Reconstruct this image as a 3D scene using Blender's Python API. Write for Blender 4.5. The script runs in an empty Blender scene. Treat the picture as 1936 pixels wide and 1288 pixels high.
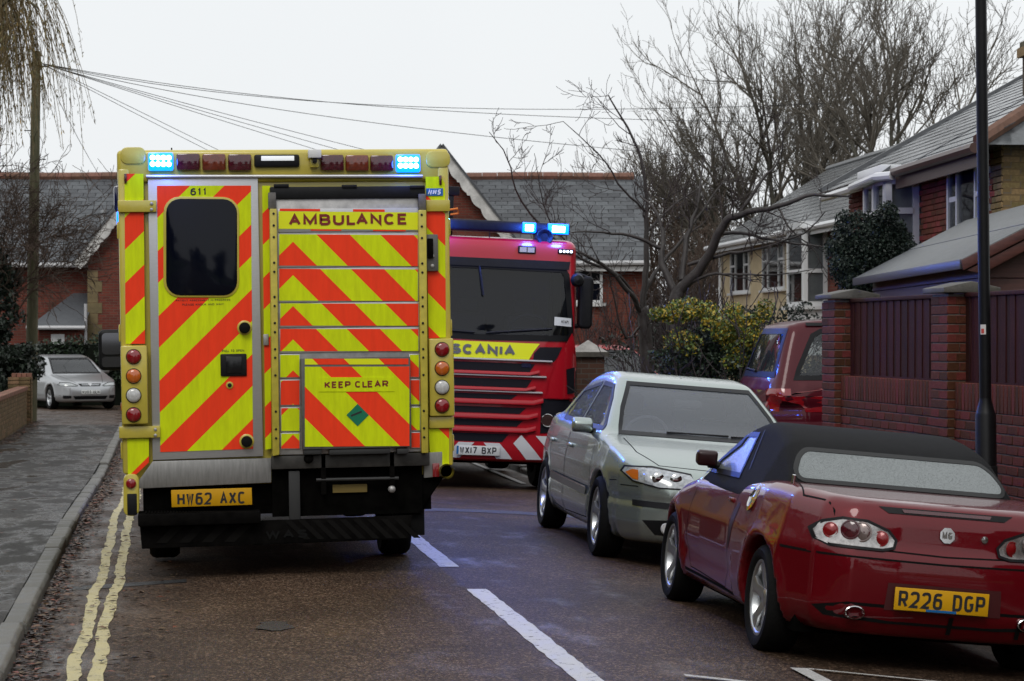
import bpy, bmesh, math, random
import numpy as np
from mathutils import Vector, Matrix, Euler
from mathutils.bvhtree import BVHTree
R = math.radians
random.seed(7); rng = np.random.default_rng(7)
SC = bpy.context.scene; COL = SC.collection

# ------------------------------------------------------------------ camera
FPX, CAMH, Y0, TH = 4330.0, 1.643, 635.0, R(8.64)     # focal length in photo pixels, eye height, horizon row, yaw from the road axis
cd = bpy.data.cameras.new('camera'); cam = bpy.data.objects.new('camera', cd); COL.objects.link(cam)
cam.location = (0, 0, CAMH); cam.rotation_euler = (R(90) - math.atan(9 / FPX), 0, -TH)
cd.sensor_width = 36; cd.lens = 36 * FPX / 1936; cd.clip_start = 0.1; cd.clip_end = 3000
cd.dof.use_dof = True; cd.dof.focus_distance = 16.2; cd.dof.aperture_fstop = 9
SC.camera = cam
# ------------------------------------------------------------------ world, sun, exposure
SUN_EL, SUN_AZ = R(48), R(200)          # soft sun behind the cloud, over the photographer's left shoulder
wd = bpy.data.worlds.new('World'); SC.world = wd; wd.use_nodes = True
nt = wd.node_tree; nt.nodes.clear(); N = nt.nodes.new; L = nt.links.new
sky = N('ShaderNodeTexSky'); sky.sky_type = 'NISHITA'; sky.sun_disc = False
sky.sun_elevation = SUN_EL; sky.sun_rotation = SUN_AZ; sky.dust_density = 4; sky.air_density = 1.5
b1 = N('ShaderNodeBackground'); b1.inputs[1].default_value = 0.06; L(sky.outputs[0], b1.inputs[0])
tc = N('ShaderNodeTexCoord'); nz = N('ShaderNodeTexNoise'); nz.inputs['Scale'].default_value = 2.2; nz.inputs['Detail'].default_value = 4
L(tc.outputs['Generated'], nz.inputs['Vector'])
cr = N('ShaderNodeValToRGB'); cr.color_ramp.elements[0].position = .3; cr.color_ramp.elements[1].position = .75
cr.color_ramp.elements[0].color = (.79, .815, .835, 1); cr.color_ramp.elements[1].color = (.85, .87, .885, 1)
L(nz.outputs['Fac'], cr.inputs[0])
sx = N('ShaderNodeSeparateXYZ'); L(tc.outputs['Generated'], sx.inputs[0])
mr = N('ShaderNodeMapRange'); mr.inputs[1].default_value = 0.05; mr.inputs[2].default_value = 1; mr.inputs[3].default_value = 1.14; mr.inputs[4].default_value = 1.3
L(sx.outputs[2], mr.inputs[0])
b2 = N('ShaderNodeBackground'); L(cr.outputs[0], b2.inputs[0]); L(mr.outputs[0], b2.inputs[1])
mxs = N('ShaderNodeMixShader'); mxs.inputs[0].default_value = 0.93; L(b1.outputs[0], mxs.inputs[1]); L(b2.outputs[0], mxs.inputs[2])
wo = N('ShaderNodeOutputWorld'); L(mxs.outputs[0], wo.inputs[0])
sd = bpy.data.lights.new('sun', 'SUN'); sd.energy = 1.0; sd.angle = R(24); sd.color = (1, .97, .92)
sun = bpy.data.objects.new('sun', sd); COL.objects.link(sun)
sv = Vector((math.sin(SUN_AZ) * math.cos(SUN_EL), math.cos(SUN_AZ) * math.cos(SUN_EL), math.sin(SUN_EL)))
sun.rotation_euler = sv.to_track_quat('Z', 'Y').to_euler(); sun.location = sv * 50
SC.view_settings.view_transform = 'Standard'; SC.view_settings.look = 'None'; SC.view_settings.exposure = 0; SC.view_settings.gamma = 1
SC.view_settings.use_curve_mapping = False
SC.render.engine = 'CYCLES'; SC.cycles.use_denoising = True; SC.cycles.max_bounces = 6; SC.cycles.diffuse_bounces = 3
SC.cycles.glossy_bounces = 3; SC.cycles.transmission_bounces = 4; SC.cycles.transparent_max_bounces = 12; SC.cycles.caustics_reflective = False
SC.cycles.caustics_refractive = False; SC.cycles.sample_clamp_indirect = 4; SC.cycles.blur_glossy = .5

# ------------------------------------------------------------------ helpers
def at(px, py, d):                      # a photo pixel at a chosen depth along the view axis -> world point
    r = (px - 968) / FPX * d; s, c = math.sin(TH), math.cos(TH)
    return Vector((r * c + d * s, -r * s + d * c, CAMH - (py - Y0) / FPX * d))
def sst(a, b, x):
    t = min(1, max(0, (x - a) / (b - a))); return t * t * (3 - 2 * t)
def gz(Y): return -0.19 * sst(19, 31, Y) - 0.06 * sst(31, 58, Y)      # the road dips away beyond the parked cars

def cam_z(X, Y):                        # crowned road: falls gently to the left channel, more to the right one
    X = min(5.0, max(-.76, X)); return (-.02 * (X - 1.6) ** 2 if X > 1.6 else -.008 * (1.6 - X) ** 2) * (1 - .5 * sst(20, 27, Y) - .5 * sst(42, 48, Y))
def G(X, Y): return gz(Y) + cam_z(X, Y)

MATS = {}
def M(name, col, rough=.5, metal=0, coat=0, var=0, vs=8, bump=0, bs=60, spec=.5, emit=0, rnd=0, trans=0, alpha=1, coatr=.03, dark=None, stretch=None, rvar=0, back=None, drops=0, ecol=None):
    if name in MATS: return MATS[name]
    m = bpy.data.materials.new(name); m.use_nodes = True; t = m.node_tree; n = t.nodes.new; l = t.links.new
    p = t.nodes['Principled BSDF']; MATS[name] = m
    p.inputs['Base Color'].default_value = (*col, 1); p.inputs['Roughness'].default_value = rough; p.inputs['Metallic'].default_value = metal
    p.inputs['Specular IOR Level'].default_value = spec; p.inputs['Coat Weight'].default_value = coat; p.inputs['Coat Roughness'].default_value = coatr
    p.inputs['Transmission Weight'].default_value = trans; p.inputs['Alpha'].default_value = alpha
    if emit: p.inputs['Emission Color'].default_value = (*(ecol or col), 1); p.inputs['Emission Strength'].default_value = emit
    co = n('ShaderNodeTexCoord'); vec = co.outputs['Object']
    if stretch:
        mp = n('ShaderNodeMapping'); mp.inputs['Scale'].default_value = stretch; l(vec, mp.inputs[0]); vec = mp.outputs[0]
    out = None
    if var or dark:
        nz = n('ShaderNodeTexNoise'); nz.inputs['Scale'].default_value = vs; nz.inputs['Detail'].default_value = 6; nz.inputs['Roughness'].default_value = .65; l(vec, nz.inputs['Vector'])
        cr = n('ShaderNodeValToRGB'); cr.color_ramp.elements[0].position = .32; cr.color_ramp.elements[1].position = .68
        d = dark or [c * (1 - var) for c in col]; u = [min(1, c * (1 + var * .6)) for c in col]
        cr.color_ramp.elements[0].color = (*d, 1); cr.color_ramp.elements[1].color = (*u, 1); l(nz.outputs['Fac'], cr.inputs[0]); out = cr.outputs[0]
        if rvar:
            mr = n('ShaderNodeMapRange'); mr.inputs[1].default_value = .35; mr.inputs[2].default_value = .65; mr.inputs[3].default_value = max(.02, rough - rvar); mr.inputs[4].default_value = min(1, rough + rvar)
            l(nz.outputs['Fac'], mr.inputs[0]); l(mr.outputs[0], p.inputs['Roughness'])
    if rnd:
        oi = n('ShaderNodeObjectInfo'); ge = n('ShaderNodeNewGeometry'); ad = n('ShaderNodeMath'); ad.operation = 'ADD'; l(oi.outputs['Random'], ad.inputs[0]); l(ge.outputs['Random Per Island'], ad.inputs[1])
        fr = n('ShaderNodeMath'); fr.operation = 'FRACT'; l(ad.outputs[0], fr.inputs[0])
        mr = n('ShaderNodeMapRange'); mr.inputs[3].default_value = 1 - rnd; mr.inputs[4].default_value = 1 + rnd; l(fr.outputs[0], mr.inputs[0])
        hs = n('ShaderNodeHueSaturation'); l(mr.outputs[0], hs.inputs['Value'])
        m2 = n('ShaderNodeMapRange'); m2.inputs[3].default_value = .5 + rnd * .05; m2.inputs[4].default_value = .5 - rnd * .05; l(fr.outputs[0], m2.inputs[0]); l(m2.outputs[0], hs.inputs['Hue'])
        if out: l(out, hs.inputs['Color'])
        else: hs.inputs['Color'].default_value = (*col, 1)
        out = hs.outputs[0]
    if back:
        ge = n('ShaderNodeNewGeometry'); mx = n('ShaderNodeMix'); mx.data_type = 'RGBA'; l(ge.outputs['Backfacing'], mx.inputs[0]); mx.inputs[7].default_value = (*back, 1)
        if out: l(out, mx.inputs[6])
        else: mx.inputs[6].default_value = (*col, 1)
        out = mx.outputs[2]
        mf = n('ShaderNodeMath'); mf.operation = 'SUBTRACT'; mf.inputs[0].default_value = coat; l(ge.outputs['Backfacing'], mf.inputs[1]); mf.use_clamp = True; l(mf.outputs[0], p.inputs['Coat Weight'])
    if out: l(out, p.inputs['Base Color'])
    nrm = None
    if bump:
        nb = n('ShaderNodeTexNoise'); nb.inputs['Scale'].default_value = bs; nb.inputs['Detail'].default_value = 4; l(vec, nb.inputs['Vector'])
        bp = n('ShaderNodeBump'); bp.inputs['Strength'].default_value = bump; bp.inputs['Distance'].default_value = .01; l(nb.outputs['Fac'], bp.inputs['Height']); nrm = bp.outputs[0]
    if drops:                            # rain beads standing on the surface
        vo = n('ShaderNodeTexVoronoi'); vo.inputs['Scale'].default_value = 130; vo.inputs['Randomness'].default_value = 1; l(co.outputs['Object'], vo.inputs['Vector'])
        cr2 = n('ShaderNodeMapRange'); cr2.inputs[1].default_value = .12; cr2.inputs[2].default_value = .38; cr2.inputs[3].default_value = 1; cr2.inputs[4].default_value = 0; cr2.interpolation_type = 'SMOOTHSTEP'; l(vo.outputs['Distance'], cr2.inputs[0])
        bp = n('ShaderNodeBump'); bp.inputs['Strength'].default_value = drops; bp.inputs['Distance'].default_value = .004; l(cr2.outputs[0], bp.inputs['Height'])
        if nrm: l(nrm, bp.inputs['Normal'])
        nrm = bp.outputs[0]; l(nrm, p.inputs['Coat Normal'])
    if nrm: l(nrm, p.inputs['Normal'])
    return m

class MB:                                # collects shapes; build() links them as one mesh object
    def __init__(s): s.v = []; s.f = []; s.m = []
    def add(s, vs, fs, mi=0):
        o = len(s.v); s.v += [tuple(v) for v in vs]; s.f += [tuple(i + o for i in f) for f in fs]; s.m += [mi] * len(fs); return s
    def box(s, x0, x1, y0, y1, z0, z1, mi=0):
        return s.add([(x, y, z) for x in (x0, x1) for y in (y0, y1) for z in (z0, z1)], [(0, 1, 3, 2), (4, 6, 7, 5), (0, 4, 5, 1), (2, 3, 7, 6), (0, 2, 6, 4), (1, 5, 7, 3)], mi)
    def prism(s, poly, axis, a, b, mi=0):   # poly in the plane across axis, from a to b
        n = len(poly)
        def P(p, t): return (t, p[0], p[1]) if axis == 'x' else (p[0], t, p[1]) if axis == 'y' else (p[0], p[1], t)
        ar = sum(poly[i][0] * poly[(i + 1) % n][1] - poly[(i + 1) % n][0] * poly[i][1] for i in range(n))
        if ar < 0: poly = poly[::-1]
        vs = [P(p, a) for p in poly] + [P(p, b) for p in poly]; fl = (axis == 'y') ^ (a > b)
        fs = [tuple(range(n))[::-1], tuple(range(n, 2 * n))] + [(i, (i + 1) % n, n + (i + 1) % n, n + i) for i in range(n)]
        if fl: fs = [f[::-1] for f in fs]
        return s.add(vs, fs, mi)
    def face(s, pts, mi=0): return s.add(pts, [tuple(range(len(pts)))], mi)
    def tube(s, pts, rad, n=8, mi=0, cap=True, squash=None):
        pts = [Vector(p) for p in pts]; k = len(pts)
        rad = rad if hasattr(rad, '__len__') else [rad] * k
        vs = []; up = None
        for i in range(k):
            d = (pts[min(i + 1, k - 1)] - pts[max(i - 1, 0)]).normalized()
            if up is None: up = Vector((0, 0, 1)) if abs(d.z) < .9 else Vector((1, 0, 0))
            a = d.cross(up).normalized(); up = a.cross(d).normalized()
            for j in range(n):
                t = 2 * math.pi * j / n; vs.append(pts[i] + (a * math.cos(t) + up * math.sin(t)) * rad[i])
        fs = [(i * n + j, i * n + (j + 1) % n, (i + 1) * n + (j + 1) % n, (i + 1) * n + j) for i in range(k - 1) for j in range(n)]
        if cap: fs += [tuple(range(n))[::-1], tuple(range((k - 1) * n, k * n))]
        return s.add(vs, fs, mi)
    def lathe(s, prof, c, axis="y", n=20, mi=0, cap=True):   # prof: (radius, along) pairs
        vs = []
        for r, a in prof:
            for j in range(n):
                t = 2 * math.pi * j / n; u, w = r * math.cos(t), r * math.sin(t)
                vs.append((c[0] + u, c[1] + a, c[2] + w) if axis == 'y' else (c[0] + a, c[1] + u, c[2] + w) if axis == 'x' else (c[0] + u, c[1] + w, c[2] + a))
        k = len(prof); fs = [(i * n + j, i * n + (j + 1) % n, (i + 1) * n + (j + 1) % n, (i + 1) * n + j) for i in range(k - 1) for j in range(n)]
        if cap and prof[0][0] > 1e-4: fs.append(tuple(range(n)))
        if cap and prof[-1][0] > 1e-4: fs.append(tuple(range((k - 1) * n, k * n))[::-1])
        return s.add(vs, fs, mi)
    def mesh(s, name, mats, smooth=False, bevel=0, seg=2, fix=True):
        me = bpy.data.meshes.new(name); me.from_pydata(s.v, [], s.f)
        for m in (mats if isinstance(mats, (list, tuple)) else [mats]): me.materials.append(m)
        if any(s.m): me.polygons.foreach_set('material_index', s.m)
        if fix or bevel:
            bm = bmesh.new(); bm.from_mesh(me)
            if fix: bmesh.ops.recalc_face_normals(bm, faces=bm.faces)
            if bevel:
                ed = [e for e in bm.edges if len(e.link_faces) == 2 and e.calc_face_angle(0) > .5]
                bmesh.ops.bevel(bm, geom=ed, offset=bevel, segments=seg, profile=.5, affect='EDGES', clamp_overlap=True)
            bm.to_mesh(me); bm.free()
        if smooth or bevel:
            me.polygons.foreach_set('use_smooth', [True] * len(me.polygons))
            try: me.set_sharp_from_angle(angle=R(40))
            except Exception: pass
        return me
    def build(s, name, mats, parent=None, **k): return obj(name, s.mesh(name, mats, **k), parent)

def obj(name, me, parent=None, loc=None, rot=None):
    o = bpy.data.objects.new(name, me); COL.objects.link(o)
    if parent: o.parent = parent
    if loc: o.location = loc
    if rot: o.rotation_euler = rot
    return o
def tag(o, label=None, cat=None, group=None, kind=None):
    for k, v in (('label', label), ('category', cat), ('group', group), ('kind', kind)):
        if v: o[k] = v
    return o
def thing(name, label, cat, loc=(0, 0, 0), rot=(0, 0, 0), group=None):
    return tag(obj(name, None, None, loc, rot), label, cat, group)
def qmesh(name, v, f, mats, smooth=False, mi=None):      # fast mesh from numpy arrays of equal-size faces
    me = bpy.data.meshes.new(name); v = np.asarray(v, np.float32); f = np.asarray(f, np.int32); k = f.shape[1]
    me.vertices.add(len(v)); me.vertices.foreach_set('co', v.ravel()); me.loops.add(f.size); me.loops.foreach_set('vertex_index', f.ravel())
    me.polygons.add(len(f)); me.polygons.foreach_set('loop_start', np.arange(0, f.size, k, dtype=np.int32)); me.polygons.foreach_set('loop_total', np.full(len(f), k, np.int32))
    for m in (mats if isinstance(mats, (list, tuple)) else [mats]): me.materials.append(m)
    if mi is not None: me.polygons.foreach_set('material_index', np.asarray(mi, np.int32))
    if smooth: me.polygons.foreach_set('use_smooth', np.ones(len(f), bool))
    me.update(calc_edges=True); me.validate(); return me
def pieces(name, plural, parent, me, mats4, limit=300):  # alike pieces: the first ones single objects sharing one mesh, the rest one stuff part
    for mt in mats4[:limit]:
        o = obj(name, me, parent); o.matrix_local = mt
    rest = mats4[limit:]
    if rest:
        vv = np.array([v.co[:] for v in me.vertices]); fs = [tuple(p.vertices) for p in me.polygons]; V = []; F = []; o = 0
        for mt in rest:
            A = np.array(mt); V.append(vv @ A[:3, :3].T + A[:3, 3]); F += [tuple(i + o for i in f) for f in fs]; o += len(vv)
        m2 = bpy.data.meshes.new(plural); m2.from_pydata(np.concatenate(V).tolist(), [], F)
        for m in me.materials: m2.materials.append(m)
        tag(obj(plural, m2, parent), kind='stuff')
def TM(x, y, z, rz=0, rx=0, ry=0, sx=1, sy=1, sz=1):
    return Matrix.Translation((x, y, z)) @ Euler((rx, ry, rz)).to_matrix().to_4x4() @ Matrix.Diagonal((sx, sy, sz, 1))
def clip_half(poly, a, b, c):            # keep a*x+b*y<=c
    out = []
    for i in range(len(poly)):
        p, q = poly[i], poly[(i + 1) % len(poly)]; dp = a * p[0] + b * p[1] - c; dq = a * q[0] + b * q[1] - c
        if dp <= 0: out.append(p)
        if (dp < 0 < dq) or (dq < 0 < dp): t = dp / (dp - dq); out.append((p[0] + (q[0] - p[0]) * t, p[1] + (q[1] - p[1]) * t))
    return out
def rrect(x0, x1, z0, z1, r, n=5):
    pts = []
    for cx, cz, a in ((x1 - r, z1 - r, 0), (x0 + r, z1 - r, 90), (x0 + r, z0 + r, 180), (x1 - r, z0 + r, 270)):
        for i in range(n + 1): t = R(a + 90 * i / n); pts.append((cx + r * math.cos(t), cz + r * math.sin(t)))
    return pts
def circ(cx, cz, r, n=20): return [(cx + r * math.cos(2 * math.pi * i / n), cz + r * math.sin(2 * math.pi * i / n)) for i in range(n)]

def _arc(cx, cz, rx, rz, a0, a1, e=.8, n=14):
    o = []
    for i in range(n + 1):
        t = R(a0 + (a1 - a0) * i / n); c, s = math.cos(t), math.sin(t); o.append((cx + rx * math.copysign(abs(c) ** e, c), cz + rz * math.copysign(abs(s) ** e, s)))
    return o
def glyph(c, e=.8):
    A = lambda *a: _arc(*a, e)
    G = {'A': [[(0, 0), (.5, 1), (1, 0)], [(.2, .36), (.8, .36)]], 'H': [[(0, 0), (0, 1)], [(1, 0), (1, 1)], [(0, .52), (1, .52)]], 'I': [[(.5, 0), (.5, 1)]], '1': [[(.1, .78), (.6, 1), (.6, 0)]],
         'E': [[(1, 1), (0, 1), (0, 0), (1, 0)], [(0, .52), (.88, .52)]], 'F': [[(1, 1), (0, 1), (0, 0)], [(0, .52), (.85, .52)]], 'L': [[(0, 1), (0, 0), (1, 0)]], 'T': [[(0, 1), (1, 1)], [(.5, 1), (.5, 0)]],
         'K': [[(0, 0), (0, 1)], [(1, 1), (.03, .42)], [(.3, .58), (1, 0)]], 'M': [[(0, 0), (0, 1), (.5, .12), (1, 1), (1, 0)]], 'N': [[(0, 0), (0, 1), (1, 0), (1, 1)]], 'W': [[(0, 1), (.25, 0), (.5, .9), (.75, 0), (1, 1)]],
         'V': [[(0, 1), (.5, 0), (1, 1)]], 'X': [[(0, 0), (1, 1)], [(0, 1), (1, 0)]], 'Y': [[(0, 1), (.5, .48), (1, 1)], [(.5, .48), (.5, 0)]], 'Z': [[(0, 1), (1, 1), (0, 0), (1, 0)]], '7': [[(0, 1), (1, 1), (.38, 0)]], '4': [[(.75, 0), (.75, 1), (0, .28), (1, .28)]],
         'U': [[(0, 1)] + A(.5, .36, .5, .36, 180, 360) + [(1, 1)]], 'O': [A(.5, .5, .5, .5, 90, 450)], '0': [A(.5, .5, .5, .5, 90, 450)], 'C': [A(.5, .5, .5, .5, 42, 318)], 'G': [A(.5, .5, .5, .5, 42, 330) + [(1, .45), (.6, .45)]],
         'D': [[(0, 0), (0, 1)] + A(.45, .5, .55, .5, 90, -90) + [(0, 0)]], 'P': [[(0, 0), (0, 1)] + A(.6, .72, .4, .28, 90, -90) + [(0, .44)]], 'R': [[(0, 0), (0, 1)] + A(.6, .73, .4, .27, 90, -90) + [(0, .46)], [(.5, .46), (1, 0)]],
         'B': [[(0, 0), (0, 1)] + A(.55, .76, .38, .24, 90, -90) + [(0, .52)], [(.5, .52)] + A(.58, .26, .42, .26, 90, -90) + [(0, 0)]], 'S': [A(.5, .75, .48, .25, 25, 270) + A(.5, .25, .5, .25, 90, -155)], '2': [A(.5, .7, .5, .3, 165, -35) + [(0, 0), (1, 0)]],
         '3': [A(.5, .75, .46, .25, 150, -90) + A(.5, .25, .5, .25, 90, -150)], '6': [A(.5, .31, .5, .31, 90, 450), [(.03, .36), (.06, .62)] + A(.6, .62, .54, .38, 180, 50)], '-': [[(.1, .45), (.9, .45)]]}
    return G.get(c, [[(0, 0), (0, 1), (1, 1), (1, 0)]])
def stroke_strip(pts, h):                # centreline -> mitred flat band
    n = len(pts); cl = math.hypot(pts[0][0] - pts[-1][0], pts[0][1] - pts[-1][1]) < 1e-5
    if cl: pts = pts[:-1]; n -= 1
    L_, R_ = [], []
    for i in range(n):
        def un(a, b): dx, dz = b[0] - a[0], b[1] - a[1]; q = math.hypot(dx, dz) or 1; return dx / q, dz / q
        d0 = un(pts[i - 1], pts[i]) if (i > 0 or cl) else None; d1 = un(pts[i], pts[(i + 1) % n]) if (i < n - 1 or cl) else None
        d0 = d0 or d1; d1 = d1 or d0; nx, nz = -(d0[1] + d1[1]), d0[0] + d1[0]; q = math.hypot(nx, nz) or 1; nx /= q; nz /= q
        k = min(2.2, 1 / max(.3, -nx * d1[1] + nz * d1[0])) * h; L_.append((pts[i][0] + nx * k, pts[i][1] + nz * k)); R_.append((pts[i][0] - nx * k, pts[i][1] - nz * k))
    v = [p for ab in zip(L_, R_) for p in ab]; f = [(2 * i, 2 * i + 1, 2 * ((i + 1) % n) + 1, 2 * ((i + 1) % n)) for i in range(n if cl else n - 1)]
    return v, f
CW = {'I': .3, '1': .62, 'M': 1.22, 'W': 1.4, ' ': .55, 'A': 1.08, 'E': .9, 'L': .86, 'T': .9, 'F': .86}
def text(mb, s, x0, x1, z0, z1, y, bold=.18, mi=0, sp=1.0, flip=False, e=.85):   # lettering in a rectangle of the plane y; bold = stroke / height
    hgt = z1 - z0; h = hgt * bold / 2; wd_ = [CW.get(c, 1) for c in s]; gap = .30 * sp; tot = sum(wd_) + gap * (len(s) - 1) - .24 * s[:-1].count('L'); u = (x1 - x0) / tot; x = x0; k = 0
    for c, w in zip(s, wd_):
        if c != ' ':
            a, b = x + h, x + w * u - h
            for st in glyph(c, e):
                v, f = stroke_strip([(a + p[0] * (b - a), z0 + h + p[1] * (hgt - 2 * h)) for p in st], h)
                if flip: v = [(x0 + x1 - p[0], p[1]) for p in v]
                mb.add([(p[0], y - (k % 3) * .0004, p[1]) for p in v], f, mi); k += 1
        x += (w + gap - (.24 if c == 'L' else 0)) * u
def plate_text(mb, s, cx, z0, w, h, y, mi=0, flip=False, word=None):
    cw = h * .63; gap = h * .14; wid = [h * .42 if c == ' ' else (h * .2 if c == '1' else cw) for c in s]; tot = sum(wid) + gap * (len(s) - 1); k = min(1, w / tot); x = -tot * k / 2; hh = h * .088; q = 0
    for j, (c, a) in enumerate(zip(s, wid)):
        if c != ' ' and (word is None or s[:j].count(' ') == word):
            for st in ([[(.5, 0), (.5, 1)]] if c == '1' else glyph(c, .6)):
                v, f = stroke_strip([(x + hh + p[0] * (a * k - 2 * hh), z0 + hh + p[1] * (h - 2 * hh)) for p in st], hh)
                mb.add([(cx + (-p[0] if flip else p[0]), y - (q % 3) * .0003, p[1]) for p in v], f, mi); q += 1
        x += (a + gap) * k
def lamp(name, kind, parent, loc, power, col, rot=(0, 0, 0), size=.1, spot=None):
    ld = bpy.data.lights.new(name, kind); ld.energy = power; ld.color = col
    if kind == 'AREA': ld.shape = 'RECTANGLE'; ld.size = size; ld.size_y = size * .6
    else: ld.shadow_soft_size = size
    if spot: ld.spot_size = spot; ld.spot_blend = .6
    o = bpy.data.objects.new(name, ld); COL.objects.link(o); o.parent = parent; o.location = loc; o.rotation_euler = rot; return o
# ------------------------------------------------------------------ ground, road, pavements
def road_mat():
    m = bpy.data.materials.new('wet_asphalt'); m.use_nodes = True; t = m.node_tree; n = t.nodes.new; l = t.links.new; p = t.nodes['Principled BSDF']
    co = n('ShaderNodeTexCoord'); V = co.outputs['Object']
    def noise(sc, det=4, st=None, ro=.6):
        z = n('ShaderNodeTexNoise'); z.inputs['Scale'].default_value = sc; z.inputs['Detail'].default_value = det; z.inputs['Roughness'].default_value = ro
        if st: mp = n('ShaderNodeMapping'); mp.inputs['Scale'].default_value = st; l(V, mp.inputs[0]); l(mp.outputs[0], z.inputs['Vector'])
        else: l(V, z.inputs['Vector'])
        return z.outputs['Fac']
    def ramp(f, *st):
        r = n('ShaderNodeValToRGB'); e = r.color_ramp.elements
        while len(e) < len(st): e.new(.5)
        for i, (ps, c) in enumerate(st): e[i].position = ps; e[i].color = (*c, 1)
        l(f, r.inputs[0]); return r.outputs[0]
    def mix(f, a, b, mode='MIX'):
        x = n('ShaderNodeMix'); x.data_type = 'RGBA'; x.blend_type = mode
        if isinstance(f, float): x.inputs[0].default_value = f
        else: l(f, x.inputs[0])
        l(a, x.inputs[6]); l(b, x.inputs[7]); return x.outputs[2]
    vo = n('ShaderNodeTexVoronoi'); vo.inputs['Scale'].default_value = 88; l(V, vo.inputs['Vector'])
    sp = n('ShaderNodeSeparateColor'); l(vo.outputs['Color'], sp.inputs[0])
    stones = ramp(sp.outputs[0], (0, (.022, .0145, .010)), (.5, (.054, .036, .0245)), (.8, (.094, .060, .041)), (1, (.25, .185, .135)))
    big = ramp(noise(.9, 5), (.3, (.6, .56, .53)), (.7, (1.15, 1.08, 1.0)))
    c = mix(1.0, stones, big, 'MULTIPLY')
    patch = ramp(noise(.45, 3, (1.2, .35, 1)), (.42, (1, 1, 1)), (.62, (.62, .6, .6)))
    c = mix(1.0, c, patch, 'MULTIPLY')
    l(c, p.inputs['Base Color'])
    # wetness: roughness falls in standing films, mostly in the channel beside the left kerb
    sx = n('ShaderNodeSeparateXYZ'); l(V, sx.inputs[0])
    gut = n('ShaderNodeMapRange'); gut.inputs[1].default_value = -.1; gut.inputs[2].default_value = -.62; gut.inputs[3].default_value = 0; gut.inputs[4].default_value = 1; l(sx.outputs[0], gut.inputs[0])
    pud = noise(1.6, 5, (1.6, .7, 1))
    a = n('ShaderNodeMath'); a.operation = 'MULTIPLY_ADD'; l(gut.outputs[0], a.inputs[0]); a.inputs[1].default_value = .2; l(pud, a.inputs[2])
    wet = n('ShaderNodeMapRange'); wet.interpolation_type = 'SMOOTHSTEP'; wet.inputs[1].default_value = .50; wet.inputs[2].default_value = .95; l(a.outputs[0], wet.inputs[0])
    ro = n('ShaderNodeMapRange'); ro.inputs[3].default_value = .56; ro.inputs[4].default_value = .13; l(wet.outputs[0], ro.inputs[0]); l(ro.outputs[0], p.inputs['Roughness'])
    sl = n('ShaderNodeMapRange'); sl.inputs[3].default_value = .13; sl.inputs[4].default_value = .42; l(wet.outputs[0], sl.inputs[0]); l(sl.outputs[0], p.inputs['Specular IOR Level'])
    bs = n('ShaderNodeMapRange'); bs.inputs[3].default_value = .75; bs.inputs[4].default_value = .16; l(wet.outputs[0], bs.inputs[0])
    bp = n('ShaderNodeBump'); bp.inputs['Distance'].default_value = .006; l(bs.outputs[0], bp.inputs['Strength']); l(vo.outputs['Distance'], bp.inputs['Height'])
    b2 = n('ShaderNodeBump'); b2.inputs['Distance'].default_value = .02; b2.inputs['Strength'].default_value = .25; l(noise(9, 3), b2.inputs['Height']); l(bp.outputs[0], b2.inputs['Normal']); l(b2.outputs[0], p.inputs['Normal'])
    return m
def pave_mat():
    m = road_mat(); m.name = 'wet_pavement_tarmac'; t = m.node_tree
    for nd in t.nodes:
        if nd.type == 'VALTORGB' and len(nd.color_ramp.elements) == 4:
            for e, c in zip(nd.color_ramp.elements, ((.014, .0135, .013), (.032, .031, .029), (.05, .048, .045), (.11, .108, .10))): e.color = (*c, 1)
        if nd.type == 'MAP_RANGE' and abs(nd.inputs[1].default_value - .50) < 1e-4 and nd.interpolation_type == 'SMOOTHSTEP': nd.inputs[1].default_value = .44; nd.inputs[2].default_value = .60
        if nd.type == 'MAP_RANGE' and abs(nd.inputs[1].default_value + .1) < 1e-4: nd.inputs[3].default_value = .0; nd.inputs[4].default_value = 0
    return m
MROAD = road_mat(); MPAVE = pave_mat()
MKERB = M('kerb_concrete', (.12, .115, .10), .5, var=.5, vs=7, bump=.5, bs=90, rnd=.18, rvar=.15)
MGRASS = M('grass', (.05, .085, .022), .8, var=.5, vs=30, bump=.6, bs=120)
MEARTH = M('earth', (.05, .045, .03), .9, var=.5, vs=3, bump=.5)
KL, KR = -0.76, 5.0                      # faces of the two kerbs
def strip(x0, x1, ya, yb, dz, step=1.5, nx=None):
    nx = nx or (1 if x1 - x0 > 12 or x1 < KL or x0 > KR else max(2, int((x1 - x0) / .4)))
    ny = max(1, int((yb - ya) / step)); v = []; f = []
    for j in range(ny + 1):
        Y = ya + (yb - ya) * j / ny
        for i in range(nx + 1): x = x0 + (x1 - x0) * i / nx; v.append((x, Y, G(x, Y) + dz))
    for j in range(ny):
        for i in range(nx): a = j * (nx + 1) + i; f.append((a, a + 1, a + nx + 2, a + nx + 1))
    return v, f
g = MB(); g.face([(-900, -900, -.55), (900, -900, -.55), (900, 900, -.55), (-900, 900, -.55)])
tag(g.build('ground', MEARTH), kind='structure')
g = MB(); g.add(*strip(KL - .14, KR + .14, -40, 47, 0)); g.add(*strip(-40, 40, 47, 63, 0)); road = tag(g.build('road', MROAD, fix=False), kind='structure')
def kerb_mesh(w=.125, ln=.905, h=.2):
    mb = MB(); mb.prism([(0, -h + .10), (w, -h + .10), (w, .10 - .02), (w - .022, .10), (0, .10)], 'y', 0, ln); return mb.mesh('kerb_stone', MKERB, bevel=.008)
KM = kerb_mesh()
g = MB(); g.add(*strip(-2.72, KL - .124, -40, 46.4, .10)); pl = tag(g.build('pavement', MPAVE, fix=False), kind='structure')
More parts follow.
